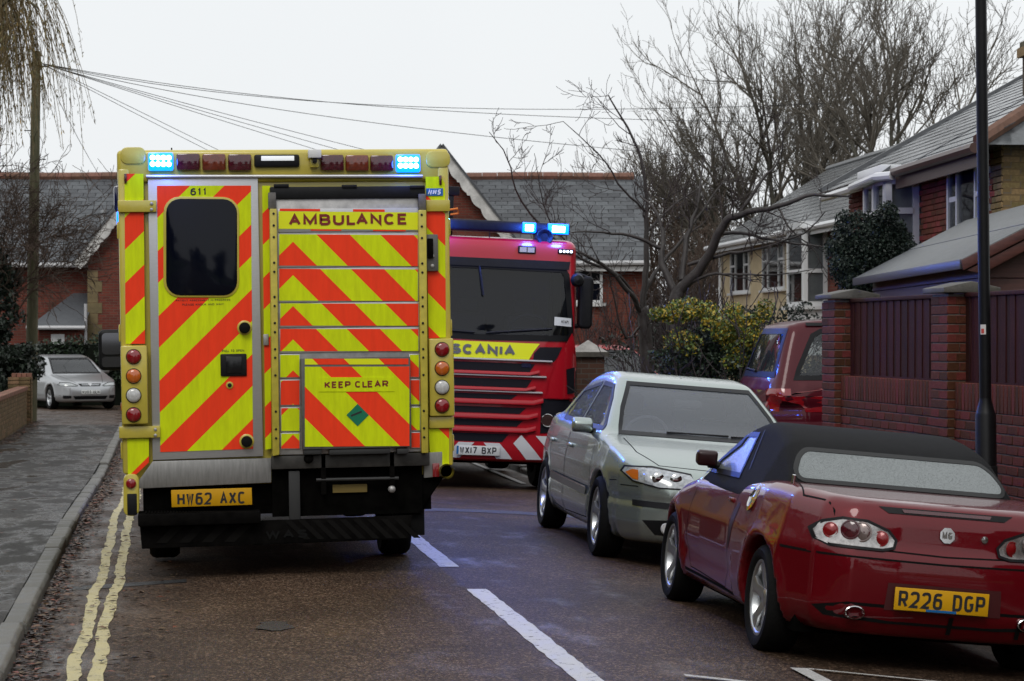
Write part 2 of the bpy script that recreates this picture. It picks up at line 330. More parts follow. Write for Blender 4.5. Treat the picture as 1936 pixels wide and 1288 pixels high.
g = MB(); g.add(*strip(KR + .124, 7.2, -40, 21.2, .10)); v, f = strip(KR + .124, 26, 21.2, 25.4, .115, nx=12); g.add([(x, y, z + .24 * sst(5.1, 7, x)) for x, y, z in v], f); g.add(*strip(KR + .124, 7.2, 25.4, 46.4, .10)); pr = tag(g.build('pavement', MPAVE, fix=False), kind='structure')
ml = []; mrr = []
for i in range(62):
    Y = -9 + .915 * i; dip = random.uniform(-.006, .006) - (.02 if 41 < i < 45 else 0)
    ml.append(TM(KL - .125 + random.uniform(-.006, .006), Y, G(KL, Y + .45) + dip, random.uniform(-.004, .004), (gz(Y + .9) - gz(Y)) / .9))
    mrr.append(TM(KR + .125, Y + .905, G(KR, Y + .45) + dip, math.pi, 0))
pieces('kerb_stone', 'kerb_stones', pl, KM, ml); pieces('kerb_stone', 'kerb_stones', pr, KM, mrr)
# verge and garden ground behind the left wall and beside the houses
g = MB(); g.add(*strip(-40, -2.72, -40, 47, .09)); tag(g.build('verge', MGRASS, fix=False), kind='structure')
g = MB(); g.add(*strip(-16, -2.9, 20, 47, .28)); tag(g.build('bank', MGRASS, fix=False), kind='structure')
g = MB(); g.add(*strip(6.35, 60, -40, 21.2, .05)); g.add(*strip(7.2, 60, 25.4, 46.5, .05)); tag(g.build('garden_ground', MGRASS, fix=False), kind='structure')
# painted lines
def worn(name, col):
    m = M(name, col, .42, var=.12, vs=6, bump=.6, bs=120, rvar=.15); t = m.node_tree; n = t.nodes.new; l = t.links.new; p = t.nodes['Principled BSDF']
    co = n('ShaderNodeTexCoord'); z = n('ShaderNodeTexNoise'); z.inputs['Scale'].default_value = 16; z.inputs['Detail'].default_value = 8; z.inputs['Roughness'].default_value = .75; l(co.outputs['Object'], z.inputs['Vector'])
    mr = n('ShaderNodeMapRange'); mr.inputs[1].default_value = .36; mr.inputs[2].default_value = .43; l(z.outputs['Fac'], mr.inputs[0])
    l(mr.outputs[0], p.inputs['Alpha']); return m
MYEL = worn('yellow_line_paint', (.50, .43, .21)); MWHT = worn('white_line_paint', (.50, .49, .47))
def wavy(x0, w, ya, yb, dz, amp=.012, st=.12, seed=1):
    r = np.random.default_rng(seed); n = int((yb - ya) / st); v = []; f = []; a = 0
    for i in range(n + 1):
        Y = ya + (yb - ya) * i / n; a = a * .93 + r.normal(0, amp * .4); e = r.normal(0, .0035)
        v += [(x0 + a - e, Y, G(x0 + a - e, Y) + dz), (x0 + w + a + e, Y, G(x0 + w + a + e, Y) + dz)]
    for i in range(n): f.append((2 * i, 2 * i + 1, 2 * i + 3, 2 * i + 2))
    return v, f
for k, x in enumerate((-.475, -.355)):
    g = MB(); g.add(*wavy(x, .07, 8, 41, .004, seed=3 + k)); g.build('yellow_line', MYEL, road, fix=False)
for ya, yb in ((10.2, 14.72), (16.17, 20.2), (21.7, 25.7), (27.2, 31.2)):
    g = MB(); g.add(*wavy(1.94, .135, ya, yb, .004, .003, seed=int(ya))); g.build('centre_line_dash', MWHT, road, fix=False)
for pts in (((3.13, 11.24), (3.22, 11.24), (3.22, 10.62), (3.13, 10.62)), ((3.225, 11.25), (3.225, 11.21), (3.9, 10.98), (3.9, 11.01)), ((2.50, 10.90), (2.50, 10.84), (3.6, 10.17), (3.6, 10.26)), ((4.52, 29), (4.60, 29), (4.66, 36), (4.58, 36))):  # bay corner marks, and a pale streak along the road under the fire engine
    g = MB(); g.face([(x, y, G(x, y) + .012) for x, y in pts]); g.build('bay_line_and_streak', MWHT, road)
# a dark patch of relaid tarmac across the road and a small drain lid
MPATCH = M('relaid_tarmac', (.022, .022, .022), .45, bump=.7, bs=140, var=.3, vs=20)
g = MB(); g.face([(x, y, G(x, y) + .004) for x, y in ((-.6, 15.35), (.15, 15.55), (.15, 15.75), (-.62, 15.6))]); g.build('tarmac_patch', MPATCH, road)
g = MB(); g.add(*strip(1.0, 4.7, 21.9, 22.4, .003)); g.build('tarmac_patch', MPATCH, road)
g = MB(); g.face([(.62 + .1 * math.cos(t / 9) * (1 + .3 * math.sin(t)), 13.05 + .22 * math.sin(t / 9), G(.62, 13) + .005) for t in [k * 6.283 * 9 / 14 for k in range(14)]]); g.build('tarmac_patch', MPATCH, road)
# fallen leaves lying in the channel and against the kerb and wall
def leaf_litter(name, label, n, xf, yf, zf, seed, cols):
    r = np.random.default_rng(seed); V = []; F = []; mi = []
    for i in range(n):
        x, y = xf(r), yf(r); s = r.uniform(.013, .042); a = r.uniform(0, 6.28); z = zf(x, y) + r.uniform(.006, .03)
        c, sn = math.cos(a), math.sin(a); o = len(V)
        for (u, w, q) in ((-1, 0, 0), (-.1, .45, .25), (1, 0, .1), (-.1, -.45, .3)): V.append((x + s * (u * c - w * sn), y + s * (u * sn + w * c), z + q * s * r.uniform(.2, 1)))
        F += [(o, o + 3, o + 2, o + 1)]; mi.append(int(r.integers(len(cols))))
    return tag(obj(name, qmesh(name, V, F, cols, mi=mi)), label, 'leaves', kind='stuff')
LEAFC = [M('leaf_brown', (.065, .027, .014), .5, rnd=.4, spec=.3), M('leaf_dark', (.03, .017, .011), .45, rnd=.4, spec=.3), M('leaf_dark', (.03, .017, .011)), M('leaf_rust', (.14, .045, .018), .5, rnd=.3, spec=.3), M('leaf_tan', (.13, .08, .04), .5, rnd=.3, spec=.3)]
def lx(r): return KL + abs(r.normal(0, .085)) + .004
leaf_litter('fallen_leaves', 'wet brown leaves drifted in the gutter along the left kerb', 5200, lx, lambda r: 9 + 33 * r.random() ** 1.35, G, 5, LEAFC)
leaf_litter('fallen_leaves', 'scattered dead leaves on the road by the yellow lines', 420, lambda r: r.uniform(-.7, .1), lambda r: r.uniform(9, 20), G, 6, LEAFC)
leaf_litter('fallen_leaves', 'brown leaves gathered at the foot of the left garden wall', 900, lambda r: -2.68 + abs(r.normal(0, .16)), lambda r: r.uniform(38, 48), lambda x, y: G(x, y) + .1, 8, LEAFC)
leaf_litter('fallen_leaves', 'few dead leaves on the wet left pavement', 160, lambda r: r.uniform(-2.6, -.9), lambda r: r.uniform(13, 42), lambda x, y: G(x, y) + .1, 9, LEAFC)
# ------------------------------------------------------------------ ambulance
AK = 275.0; APH = R(.95)
def E(px, py):                           # rear elevation of the ambulance, measured on the photo and squared up -> local x, z
    dx, dy = px - 544, 635 - py; c, s = math.cos(APH), math.sin(APH); return ((dx * c + dy * s) / AK, CAMH + (-dx * s + dy * c) / AK)
amb = thing('ambulance', 'yellow and red chevron box ambulance seen from behind, blue lights flashing', 'ambulance', (.84 + CAMH * math.sin(APH), 15.8, 0), (0, -APH, 0))
AY = M('ambulance_yellow_paint', (.55, .45, .06), .32, coat=.5, coatr=.08, var=.07, vs=5, bump=.04, bs=300)
FY = M('fluorescent_yellow_film', (.66, .78, .0), .5, var=.13, vs=9, stretch=(3, 3, .5), spec=.25)
FR = M('fluorescent_red_film', (1.0, .05, .010), .5, var=.10, vs=9, stretch=(3, 3, .5), spec=.25)
ALU = M('brushed_aluminium', (.50, .50, .50), .38, .55, var=.08, vs=30, stretch=(1, 1, 12))
ALU2 = M('worn_aluminium', (.40, .39, .38), .45, .5, var=.25, vs=14)
BLK = M('black_plastic', (.008, .008, .009), .5, var=.3, vs=20, spec=.22)
BLKM = M('black_grimy_metal', (.0055, .005, .0047), .85, var=.5, vs=12, spec=.03)
RUB = M('rubber', (.007, .007, .007), .75, bump=.3, bs=60, spec=.1)
GLD = M('dark_tinted_glass', (.003, .004, .009), .08, spec=.22)
TXT = M('black_lettering', (.012, .012, .014), .5)
TXR = M('dark_red_lettering', (.20, .012, .008), .45)
LRED = M('red_lens', (.24, .004, .008), .12, coat=1); LAMB = M('amber_lens', (.55, .12, .01), .12, coat=1); LCLR = M('clear_lens', (.55, .55, .54), .15, coat=1, var=.25, vs=60)
LDRK = M('dark_red_lens', (.07, .006, .012), .12, coat=1, var=.4, vs=60)
LAMD = M('dark_amber_lens', (.16, .025, .008), .12, coat=1, var=.4, vs=60)
BLULENS = M('blue_lamp_lens', (.005, .04, .45), .15, coat=1, emit=5, ecol=(.0, .13, 1)); BLUDOT = M('blue_led', (.6, .85, 1), .3, emit=26, ecol=(.22, .6, 1))
WLED = M('white_led', (.8, .85, .9), .3, emit=5, ecol=(.75, .85, 1))
YPL = M('yellow_number_plate', (.60, .31, .006), .4, spec=.25); WPL = M('white_number_plate', (.62, .64, .62), .35, coat=.4)
def panel_stripes(poly, a, b, t0, wr, per, y, m=None):   # polygon in elevation px; red where a*x+b*y lies in [t0,t0+wr] modulo per
    mb = m or MB(); ts = [a * p[0] + b * p[1] for p in poly]; k0 = math.floor((min(ts) - t0) / per) - 1; k1 = math.ceil((max(ts) - t0) / per) + 1
    for k in range(k0, k1 + 1):
        for lo, hi, mi in ((t0 + k * per, t0 + k * per + wr, 1), (t0 + k * per + wr, t0 + (k + 1) * per, 0)):
            q = clip_half(clip_half(poly, -a, -b, -lo), a, b, hi)
            if len(q) > 2 and abs(sum(q[i][0] * q[(i + 1) % len(q)][1] - q[(i + 1) % len(q)][0] * q[i][1] for i in range(len(q)))) > 1: mb.face([(E(*p)[0], y, E(*p)[1]) for p in q], mi)
    return mb
def RP(x0, x1, y0, y1): return [(x0, y0), (x1, y0), (x1, y1), (x0, y1)]
def ebox(mb, x0, x1, y0, y1, ya, yb, mi=0):              # upright box over an elevation rectangle, squared to the body axes
    (a, z1), (b, z0) = E((x0 + x1) / 2, y0), E((x0 + x1) / 2, y1); w = (x1 - x0) / 2 / AK; c = (a + b) / 2
    return mb.box(c - w, c + w, ya, yb, z0, z1, mi)
def eb(name, rect, ya, yb, mat, parent, bevel=.004): return ebox(MB(), *rect, ya, yb).build(name, mat, parent, bevel=bevel)
def epoly(name, poly, ya, yb, mat, parent, bevel=0): return MB().prism([E(*p) for p in poly], 'y', ya, yb).build(name, mat, parent, bevel=bevel)
def edisc(name, px, py, r, ya, yb, mat, parent, dome=.3):
    x, z = E(px, py); rr = r / AK; h = yb - ya
    return MB().lathe([(0, yb + h * dome), (rr * .6, yb + h * dome * .7), (rr * .92, yb), (rr, yb - h * .3), (rr, ya)], (x, 0, z), 'y', 22).build(name, mat, parent, smooth=True)
HW = 1.115
mb = MB(); mb.box(-HW, HW, .03, 4.35, .62, 2.84); body = mb.build('body', AY, amb, bevel=.06, seg=4)
mb = MB(); mb.box(-HW - .022, HW + .022, -.005, .12, 2.70, 2.925); mb.build('rear_roof_beam', AY, amb, bevel=.03, seg=3)
mb = MB(); mb.box(-HW + .02, HW - .02, .02, 4.3, 2.8, 2.90); mb.build('roof', AY, amb, bevel=.05, seg=3)
for sx_, px in ((-1, 256), (1, 830)):
    x, z = E(px, 300); mb = MB(); mb.prism(rrect(x - .085, x + .085, z - .05, z + .065, .045), 'y', -.016, .1); mb.build('corner_cap', AY, amb, bevel=.008)
    mb = MB(); mb.box(sx_ * (HW - .022) - .04, sx_ * (HW - .022) + .04, -.012, .10, .72, 2.8); mb.build('corner_post', AY, amb, bevel=.02)
# lamps along the roof beam
def blue_lamp(px, py):
    b = eb('blue_lamp', (px - 23, px + 23, py - 17, py + 17), -.045, 0, BLULENS, amb, .012)
    for r_ in (-7, 5):
        for c_ in (-15, -5, 5, 15):
            x, z = E(px + c_, py + r_); MB().lathe([(0, -.052), (.015, -.052), (.018, -.044)], (x, 0, z), 'y', 10).build('led', BLUDOT, b)
    return b
bl1 = blue_lamp(307, 309); bl2 = blue_lamp(772, 307)
for px, m in ((358, LDRK), (406, LAMD), (454, LDRK), (628, LDRK), (675, LAMD), (722, LDRK)): eb('signal_lamp', (px - 22, px + 22, 293, 325) if px < 500 else (px - 22, px + 22, 292, 323), -.04, 0, m, amb, .014)
wl = eb('work_lamp', (481, 566, 293, 317), -.035, 0, BLK, amb, .014); eb('lens', (494, 556, 296, 305), -.04, -.034, M('work_lamp_lens', (.75, .78, .8), .2, emit=.5), wl, .003)
cm = eb('reversing_camera', (582, 606, 284, 300), -.10, -.005, M('white_plastic', (.7, .7, .68), .35), amb, .006); eb('bracket', (586, 602, 300, 317), -.05, -.005, AY, cm); eb('camera_eye', (590, 598, 301, 309), -.085, -.05, BLK, cm)
x, z = E(280, 337); x2, z2 = E(800, 331); mb = MB(); mb.tube([(x, -.02, z), (x2, -.02, z2)], .012, 8); mb.build('drip_rail', ALU, amb, smooth=True)
# left door
dr = epoly('left_door', [(283, 337), (488, 337), (498, 862), (292, 868)], -.012, .04, ALU, amb, .004)
panel_stripes([(300, 354), (475, 352), (479, 848), (306, 853)], 1, 1, 1024, 60, 123, -.016).build('chevron_panel', [FY, FR], dr)
epoly('window_surround', [(p[0], p[1]) for p in rrect(312, 453, 374, 563, 30)], -.024, -.014, AY, dr, .003)
epoly('window', [(p[0], p[1]) for p in rrect(317, 449, 378, 559, 26)], -.030, -.022, GLD, dr, .003)
mb = MB(); x0, z0 = E(362, 371.5); x1, z1 = E(392, 357.5); text(mb, '611', x0, x1, z0, z1, -.018, .2); mb.build('fleet_number', TXT, dr)
for s_, xa, xb, ya, yb in (('PATIENT ASSESSMENT IN PROGRESS', 335, 436, 570.5, 565.5), ('PLEASE KNOCK AND WAIT', 347, 424, 578.5, 573.5), ('PULL TO OPEN', 421, 462, 665.5, 660.5)):
    mb = MB(); x0, z0 = E(xa, ya); x1, z1 = E(xb, yb); text(mb, s_, x0, x1, z0, z1, -.018, .16); mb.build('lettering', TXT, dr)
hd = eb('handle', (418, 467, 669, 711), -.03, -.012, BLK, dr, .008); eb('recess', (428, 458, 674, 706), -.034, -.028, M('gloss_black', (.006, .006, .007), .2), hd, .01)
ek = edisc('key_lock', 435, 728, 7, -.012, -.024, AY, dr, .2); edisc('keyhole', 435, 728, 4, -.02, -.03, BLK, ek, .1)
for px, py in ((463, 620), (467, 834)):
    e = edisc('door_buffer_plate', px, py, 14, -.012, -.022, AY, dr, .1); edisc('rubber_buffer', px, py, 10.5, -.02, -.06, RUB, e, .15)
# right door edge beside the tail lift
panel_stripes([(496, 352), (511, 352), (513, 848), (502, 850)], 1, 1, 1024, 60, 123, -.014).build('right_door_edge', [FY, FR], amb)
eb('door_catch', (498, 508, 632, 653), -.03, -.013, ALU2, amb)
# hinge straps
for r_ in ((228, 299, 382, 404), (230, 306, 804, 826), (806, 852, 376, 398), (812, 860, 789, 811)):
    h = eb('hinge_strap', r_, -.04, -.004, AY, amb, .005)
    if r_[0] < 400:
        for q in (6, 17): edisc('bolt', r_[1] - 9, r_[2] + q, 3, -.04, -.047, ALU2, h)
# reflective corner strips
panel_stripes([(240, 332), (275, 332), (278, 650), (242, 650)], 1, 1, 1024, 60, 123, -.016).build('reflective_strip', [FY, FR], amb)
panel_stripes([(245, 827), (285, 827), (285, 872), (262, 894), (246, 893)], 1, 1, 1015, 26, 130, -.016).build('reflective_strip', [FY, FR], amb)
panel_stripes([(806, 332), (836, 331), (843, 345), (845, 638), (812, 640)], -1, 1, -318, 61, 123, -.016).build('reflective_strip', [FY, FR], amb)
panel_stripes([(812, 812), (851, 812), (851, 880), (840, 882), (814, 858)], -1, 1, -45, 26, 130, -.016).build('reflective_strip', [FY, FR], amb)
nb = eb('health_service_badge', (807, 839, 354, 368), -.022, -.015, M('badge_blue', (.0, .11, .32), .4), amb, 0); mb = MB(); x0, z0 = E(811, 366.3); x1, z1 = E(835, 355.7); text(mb, 'NHS', x0, x1, z0, z1, -.024, .24)
v = mb.v; mb.v = [(a + (c - z0) * .25 - .004, b, c) for a, b, c in v]; mb.build('lettering', M('white_lettering', (.75, .77, .78), .4), nb)
for px, py in ((242, 341), (834, 338)): eb('marker_lamp', (px - 2.5, px + 2.5, py - 9, py + 9), -.03, -.012, LDRK, amb, .004)
lb = eb('lift_latch_box', (805, 829, 442, 512), -.05, -.01, M('grey_latch_metal', (.13, .13, .125), .5, .3), amb, .006); eb('catch', (808, 819, 450, 488), -.07, -.045, BLKM, lb)
for q in (483, 502): edisc('bolt', 818, q, 3.5, -.05, -.058, ALU2, lb)
# tail lamp clusters
for x0, x1, y0, y1, cx, ys in ((234, 283, 653, 800, 257, (674, 710, 746, 782)), (811, 859, 640, 788, 835.5, (661, 697, 733, 768))):
    t = eb('tail_lamp_housing', (x0, x1, y0, y1), -.075, -.005, AY, amb, .014)
    for yy, m in zip(ys, (LRED, LAMB, LCLR, LRED)):
        e = edisc('lamp_bezel', cx, yy, 14.5, -.075, -.080, BLK, t, .05); edisc('round_lamp', cx, yy, 13, -.078, -.095, m, t, .5)
# sill
SILL = M('scuffed_steel_sill', (.27, .265, .255), .42, .35, var=.2, vs=10, stretch=(6, 1, .8))
epoly('rear_sill', [(292, 870), (513, 866), (513, 912), (268, 921), (262, 912)], -.02, .05, SILL, amb, .004)
epoly('rear_sill', [(803, 858), (838, 856), (838, 903), (803, 906)], -.018, .05, SILL, amb, .004)
eb('red_reflector', (819, 832, 878, 904), -.03, -.018, LRED, amb, .003)
x, z = E(845, 893); mb = MB(); mb.tube([(x, .3, z), (x, -.06, z)], .052, 18, cap=False); mb.tube([(x, .3, z), (x, -.06, z)], .042, 18, cap=False); eo = mb.build('bumper_tube_end', AY, amb, smooth=True); MB().lathe([(0, -.02), (.043, -.02)], (x, 0, z), 'y', 16).build('tube_hollow', BLKM, eo)
c_ = epoly('bumper_corner', rrect(238, 267, 893, 972, 12), -.03, .25, AY, amb, .01); edisc('marker_lamp', 252, 911, 9.5, -.03, -.045, LRED, c_, .4); eb('rubber_edge', (245, 263, 930, 970), -.036, -.028, BLK, c_, .006)
# number plate and what hangs below the sill
np_ = epoly('number_plate', [(326, 924), (476, 921), (477, 953), (327, 956)], -.04, -.03, YPL, amb, .002)
x0, z0 = E(401, 951)
for wi in (0, 1): mb = MB(); plate_text(mb, 'HW62 AXC', x0, z0 - .002, .46, .083, -.0415, word=wi); mb.build('registration', TXT, np_)
ch = M('chassis_black', (.004, .0038, .0035), .9, var=.5, vs=10, spec=.0)
mb = MB(); mb.box(-1.0, .98, .05, .4, .42, .62); mb.box(-.9, .95, .5, 5, .45, .62); mb.build('chassis', ch, amb)
st = eb('rear_step', (265, 492, 965, 988), -.14, .2, BLKM, amb, .012)
for k in range(36):
    x, z = E(280 + k * 5.7, 966); MB().box(x - .006, x + .006, -.13, .1, z - .01, z + .008).build('tread_rib', BLKM, st)
epoly('step_apron', [(268, 988), (780, 976), (772, 1021), (272, 1033)], -.06, -.03, BLKM, amb, .006)
FST = M('faded_stripe', (.009, .0085, .008), .8, spec=.03)
for k in range(9): mb = MB(); panel = [(536 + k * 26, 982), (549 + k * 26, 982), (587 + k * 26, 1019), (574 + k * 26, 1019)]; mb.face([(E(*p)[0], -.064, E(*p)[1]) for p in panel]); mb.build('faded_stripe', FST, amb)
for k in range(4): mb = MB(); panel = [(330 + k * 42, 990), (350 + k * 42, 990), (318 + k * 42, 1022), (298 + k * 42, 1022)]; mb.face([(E(*p)[0], -.064, E(*p)[1]) for p in panel]); mb.build('faded_stripe', FST, amb)
mb = MB(); x0, z0 = E(502, 1017); x1, z1 = E(580, 1000); text(mb, 'WAS', x0, x1, z0, z1, -.066, .25); mb.build('lettering', M('faded_letter', (.010, .010, .010), .7, spec=.05), amb)
eb('mud_flap', (745, 806, 958, 1017), .05, .08, RUB, amb, .006)
mb = MB(); mb.prism([E(*p) for p in ((800, 900), (842, 905), (802, 965), (780, 965), (690, 905))], 'y', .02, .25); mb.build('bumper_side_plate', ch, amb, bevel=.01)
# tail lift
lift = M('lift_rail_yellow', (.55, .46, .06), .4, var=.18, vs=14)
eb('lift_header', (510, 803, 353, 376), -.09, -.01, BLK, amb, .006)
for px in (531, 659, 788): eb('header_clip', (px - 14, px + 14, 350, 356), -.1, -.05, BLK, amb, .003)
tl = eb('tail_lift_platform', (520, 794, 372, 857), -.075, -.02, ALU2, amb, .004)
for k, px in enumerate((514, 797)):
    eb('lift_bracket', (px - 7, px + 7, 366, 397), -.10, -.03, M('rusty_grey', (.12, .11, .10), .6, var=.4, vs=25), amb, .004)
    r_ = epoly('lift_rail', [(px - 5, 397), (px + 8, 397), (px + 13, 858), (px, 861)] if k == 0 else [(px - 8, 397), (px + 7, 397), (px + 11, 857), (px - 2, 857)], -.125, -.015, lift, amb, .006)
    for yy in (406, 428, 450, 498, 515, 562, 579, 611, 628, 660, 676, 709, 777, 810, 827):
        edisc('bolt', px + (2 if k == 0 else -2) + (yy - 397) * .011, yy, 2.2, -.125, -.131, BLK, r_, .4)
AP = [(526, 789, 396, 437, 0), (527, 789, 444, 503, 1), (527, 789, 509, 569, 1), (529, 790, 574, 616, 1), (529, 790, 622, 664, 1), (529, 565, 671, 713, 1), (774, 791, 671, 713, 1), (530, 565, 719, 765, 1), (775, 792, 719, 765, 1), (531, 565, 771, 814, 1), (776, 793, 771, 814, 1), (531, 565, 819, 847, 1), (777, 793, 819, 847, 1)]
for i, (x0, x1, y0, y1, st_) in enumerate(AP):
    pn = eb('lift_panel', (x0 - 1.5, x1 + 1.5, y0 - 1.5, y1 + 1.5), -.083, -.072, ALU, tl, .003)
    if st_ == 0:
        mb = MB(); mb.face([(E(*p)[0], -.0845, E(*p)[1]) for p in RP(x0, x1, 401, 434)], 0)
        for q in (RP(x0 + 2, x0 + 78, 396, 400.5), RP(x0 + 140, x0 + 200, 396, 400.5), RP(x0 + 60, x0 + 118, 434.5, 437), RP(x0 + 178, x0 + 240, 434.5, 437)): mb.face([(E(*p)[0], -.0850, E(*p)[1]) for p in q], 1)
        mb.build('reflective_film', [M('bright_yellow_film', (.80, .84, .0), .4), FR], pn)
        mb = MB(); xa, za = E(545, 428); xb, zb = E(769, 403); text(mb, 'AMBULANCE', xa, xb, za, zb, -.0875, .235, sp=.75); mb.build('lettering', TXR, pn)
    else:
        pol = RP(x0, x1, y0, y1); mb = MB(); ax = 553
        lp = clip_half(pol, 1, 0, ax); rp = clip_half(pol, -1, 0, -ax)
        if len(lp) > 2: panel_stripes(lp, -1, -1, -953 + 1106 - 1106, 63, 121, -.0845, mb)
        if len(rp) > 2: panel_stripes(rp, 1, -1, 153, 63, 121, -.0845, mb)
        mb.build('reflective_film', [FY, FR], pn)
kb = eb('keep_clear_box', (568, 774, 676, 847), -.15, -.08, M('box_edge_grey', (.10, .10, .095), .5, var=.3, vs=20), tl, .006)
panel_stripes(RP(574, 769, 678, 689), -1, 1, 31, 59, 125, -.153).build('reflective_film', [M('bright_yellow_film', (.8, .84, 0)), FR], kb)
panel_stripes(RP(574, 771, 693, 843), -1, 1, 31, 59, 125, -.153).build('reflective_film', [FY, FR], kb)
epoly('label_plate', RP(600, 742, 713, 740), -.1565, -.152, FY, kb); [(text(q_, w_, E(pa_, 732.5)[0], E(pb_, 732.5)[0], E(671, 732.5)[1], E(671, 720)[1], -.158, .23, sp=.8), q_.build('lettering', TXR, kb)) for w_, pa_, pb_, q_ in (('KEEP', 611, 660, MB()), ('CLEAR', 668, 731, MB()))]
dm = epoly('gas_diamond', [(673, 763), (694, 784), (673, 805), (652, 784)], -.157, -.152, M('green_label', (.0, .17, .08), .4), kb); epoly('cylinder_mark', [(660, 784), (680, 776), (681, 779), (661, 787)], -.159, -.156, TXT, dm)
mb = MB(); ebox(mb, 572, 606, 848, 858, -.14, -.05); ebox(mb, 620, 735, 848, 858, -.14, -.05); ebox(mb, 748, 770, 848, 858, -.14, -.05); mb.build('lift_foot', M('dark_steel', (.035, .035, .035), .6, .3), tl, bevel=.004)
ls = eb('lift_crossbeam', (513, 812, 859, 884), -.07, 0, M('dirty_steel', (.045, .042, .038), .55, .3, var=.5, vs=8), amb, .005)
for px in (610, 740):
    x, za = E(px, 856); _, zb = E(px, 935); mb = MB(); mb.box(x - .018, x + .018, -.07, -.03, zb, za); mb.build('lift_arm', BLKM, amb, bevel=.004)
x, z = E(597, 907); x2, z2 = E(753, 905); MB().tube([(x, -.06, z), (x2, -.06, z2)], .012, 8).build('lift_tie_rod', M('dark_steel', (.06, .06, .06)), amb, smooth=True)
edisc('lift_pivot', 740, 926, 7, -.05, -.08, ALU2, amb); edisc('lift_motor_end', 582, 866, 9, -.07, -.11, BLKM, amb)
eb('lift_spring_post', (546, 567, 890, 1002), -.05, -.02, M('dark_steel', (.06, .06, .06)), amb, .004)
eb('warning_label', (629, 694, 917, 932), -.02, -.01, M('grubby_label', (.16, .11, .02), .6), amb, 0)
mb = MB(); ebox(mb, 515, 800, 884, 975, .0, .06); mb.build('lift_back_plate', ch, amb)
# road wheels, cab and fittings in front of the box
def wheel(parent, loc, Rr, wd, rimr, spokes, rimmat, side=-1, style='five', name='wheel'):     # axle along x, outer face towards side
    h = wd / 2; p = [(rimr, -h * .85), (rimr + .02, -h), (Rr - .03, -h), (Rr - .008, -h * .8), (Rr, -h * .55), (Rr, h * .55), (Rr - .008, h * .8), (Rr - .03, h), (rimr + .02, h), (rimr, h * .85)]
    key = ('w', round(Rr, 3), round(wd, 3), spokes, style, rimmat.name, side)
    if key not in WC:
        t = MB(); t.lathe(p + [p[0]], (0, 0, 0), 'x', 40, cap=False); tyre = t.mesh('wheel', RUB, smooth=True)
        r = MB(); o = side * h * .85
        r.lathe([(rimr + .006, o), (rimr - .012, o * 1.02), (rimr - .022, o * .9), (rimr - .035, o * .2), (rimr - .04, -o * .6)], (0, 0, 0), 'x', 40, cap=False)
        for k in range(spokes):
            a = 2 * math.pi * k / spokes + .3; ca, sa = math.cos(a), math.sin(a)
            def P(rad, tang, ax): return (ax, rad * ca - tang * sa, rad * sa + tang * ca)
            w0, w1 = (.035, .05) if style == 'five' else (.02, .026)
            r0, r1 = .045, rimr - .018
            vs = [P(r0, -w0, o * .62), P(r0, w0, o * .62), P(r0 + (r1 - r0) * .5, w0 * .8, o * .84), P(r0 + (r1 - r0) * .5, -w0 * .8, o * .84), P(r1, w1, o * .93), P(r1, -w1, o * .93),
                  P(r0, -w0, o * .2), P(r0, w0, o * .2), P(r0 + (r1 - r0) * .5, w0 * .8, o * .5), P(r0 + (r1 - r0) * .5, -w0 * .8, o * .5), P(r1, w1, o * .7), P(r1, -w1, o * .7)]
            r.add(vs, [(0, 1, 2, 3), (3, 2, 4, 5), (6, 9, 8, 7), (9, 11, 10, 8), (0, 3, 9, 6), (3, 5, 11, 9), (1, 7, 8, 2), (2, 8, 10, 4)])
        r.lathe([(0, o * .75), (.03, o * .74), (.055, o * .62), (.06, o * .2)], (0, 0, 0), 'x', 20, cap=False)
        rim = r.mesh('rim', rimmat, bevel=.004)
        d = MB().lathe([(rimr * .62, -o * .1), (rimr * .62, -o * .25), (0, -o * .25)], (0, 0, 0), 'x', 24).lathe([(rimr * .97, -o * .3), (0, -o * .3)], (0, 0, 0), 'x', 24).mesh('brake_disc', M('brake_disc', (.035, .033, .03), .5, .4), smooth=True)
        WC[key] = (tyre, rim, d)
    a, b, c = WC[key]; o = obj(name, a, parent, loc); obj('rim', b, o); obj('brake_disc', c, o); return o
WC = {}
STEELRIM = M('silver_steel_rim', (.35, .35, .36), .4, .6)
for x, dz in ((-.86, .016), (.84, -.012)):
    wheel(amb, (x, 1.35, .345 + dz), .345, .22, .2, 8, STEELRIM, -1 if x < 0 else 1, 'thin'); wheel(amb, (x * 1.0, 5.0, .345 + dz), .345, .22, .2, 8, STEELRIM, -1 if x < 0 else 1, 'thin')
mb = MB(); mb.prism([(4.3, .5), (6.6, .5), (6.75, .75), (6.7, 1.0), (6.1, 1.22), (5.3, 2.2), (5.0, 2.45), (4.3, 2.5)], 'x', -.98, .98); cab = mb.build('cab', AY, amb, bevel=.08, seg=3)
mb = MB(); mb.prism([(6.02, 1.28), (5.36, 2.12), (5.39, 2.15), (6.06, 1.3)], 'x', -.85, .85); mb.build('windscreen', GLD, cab)
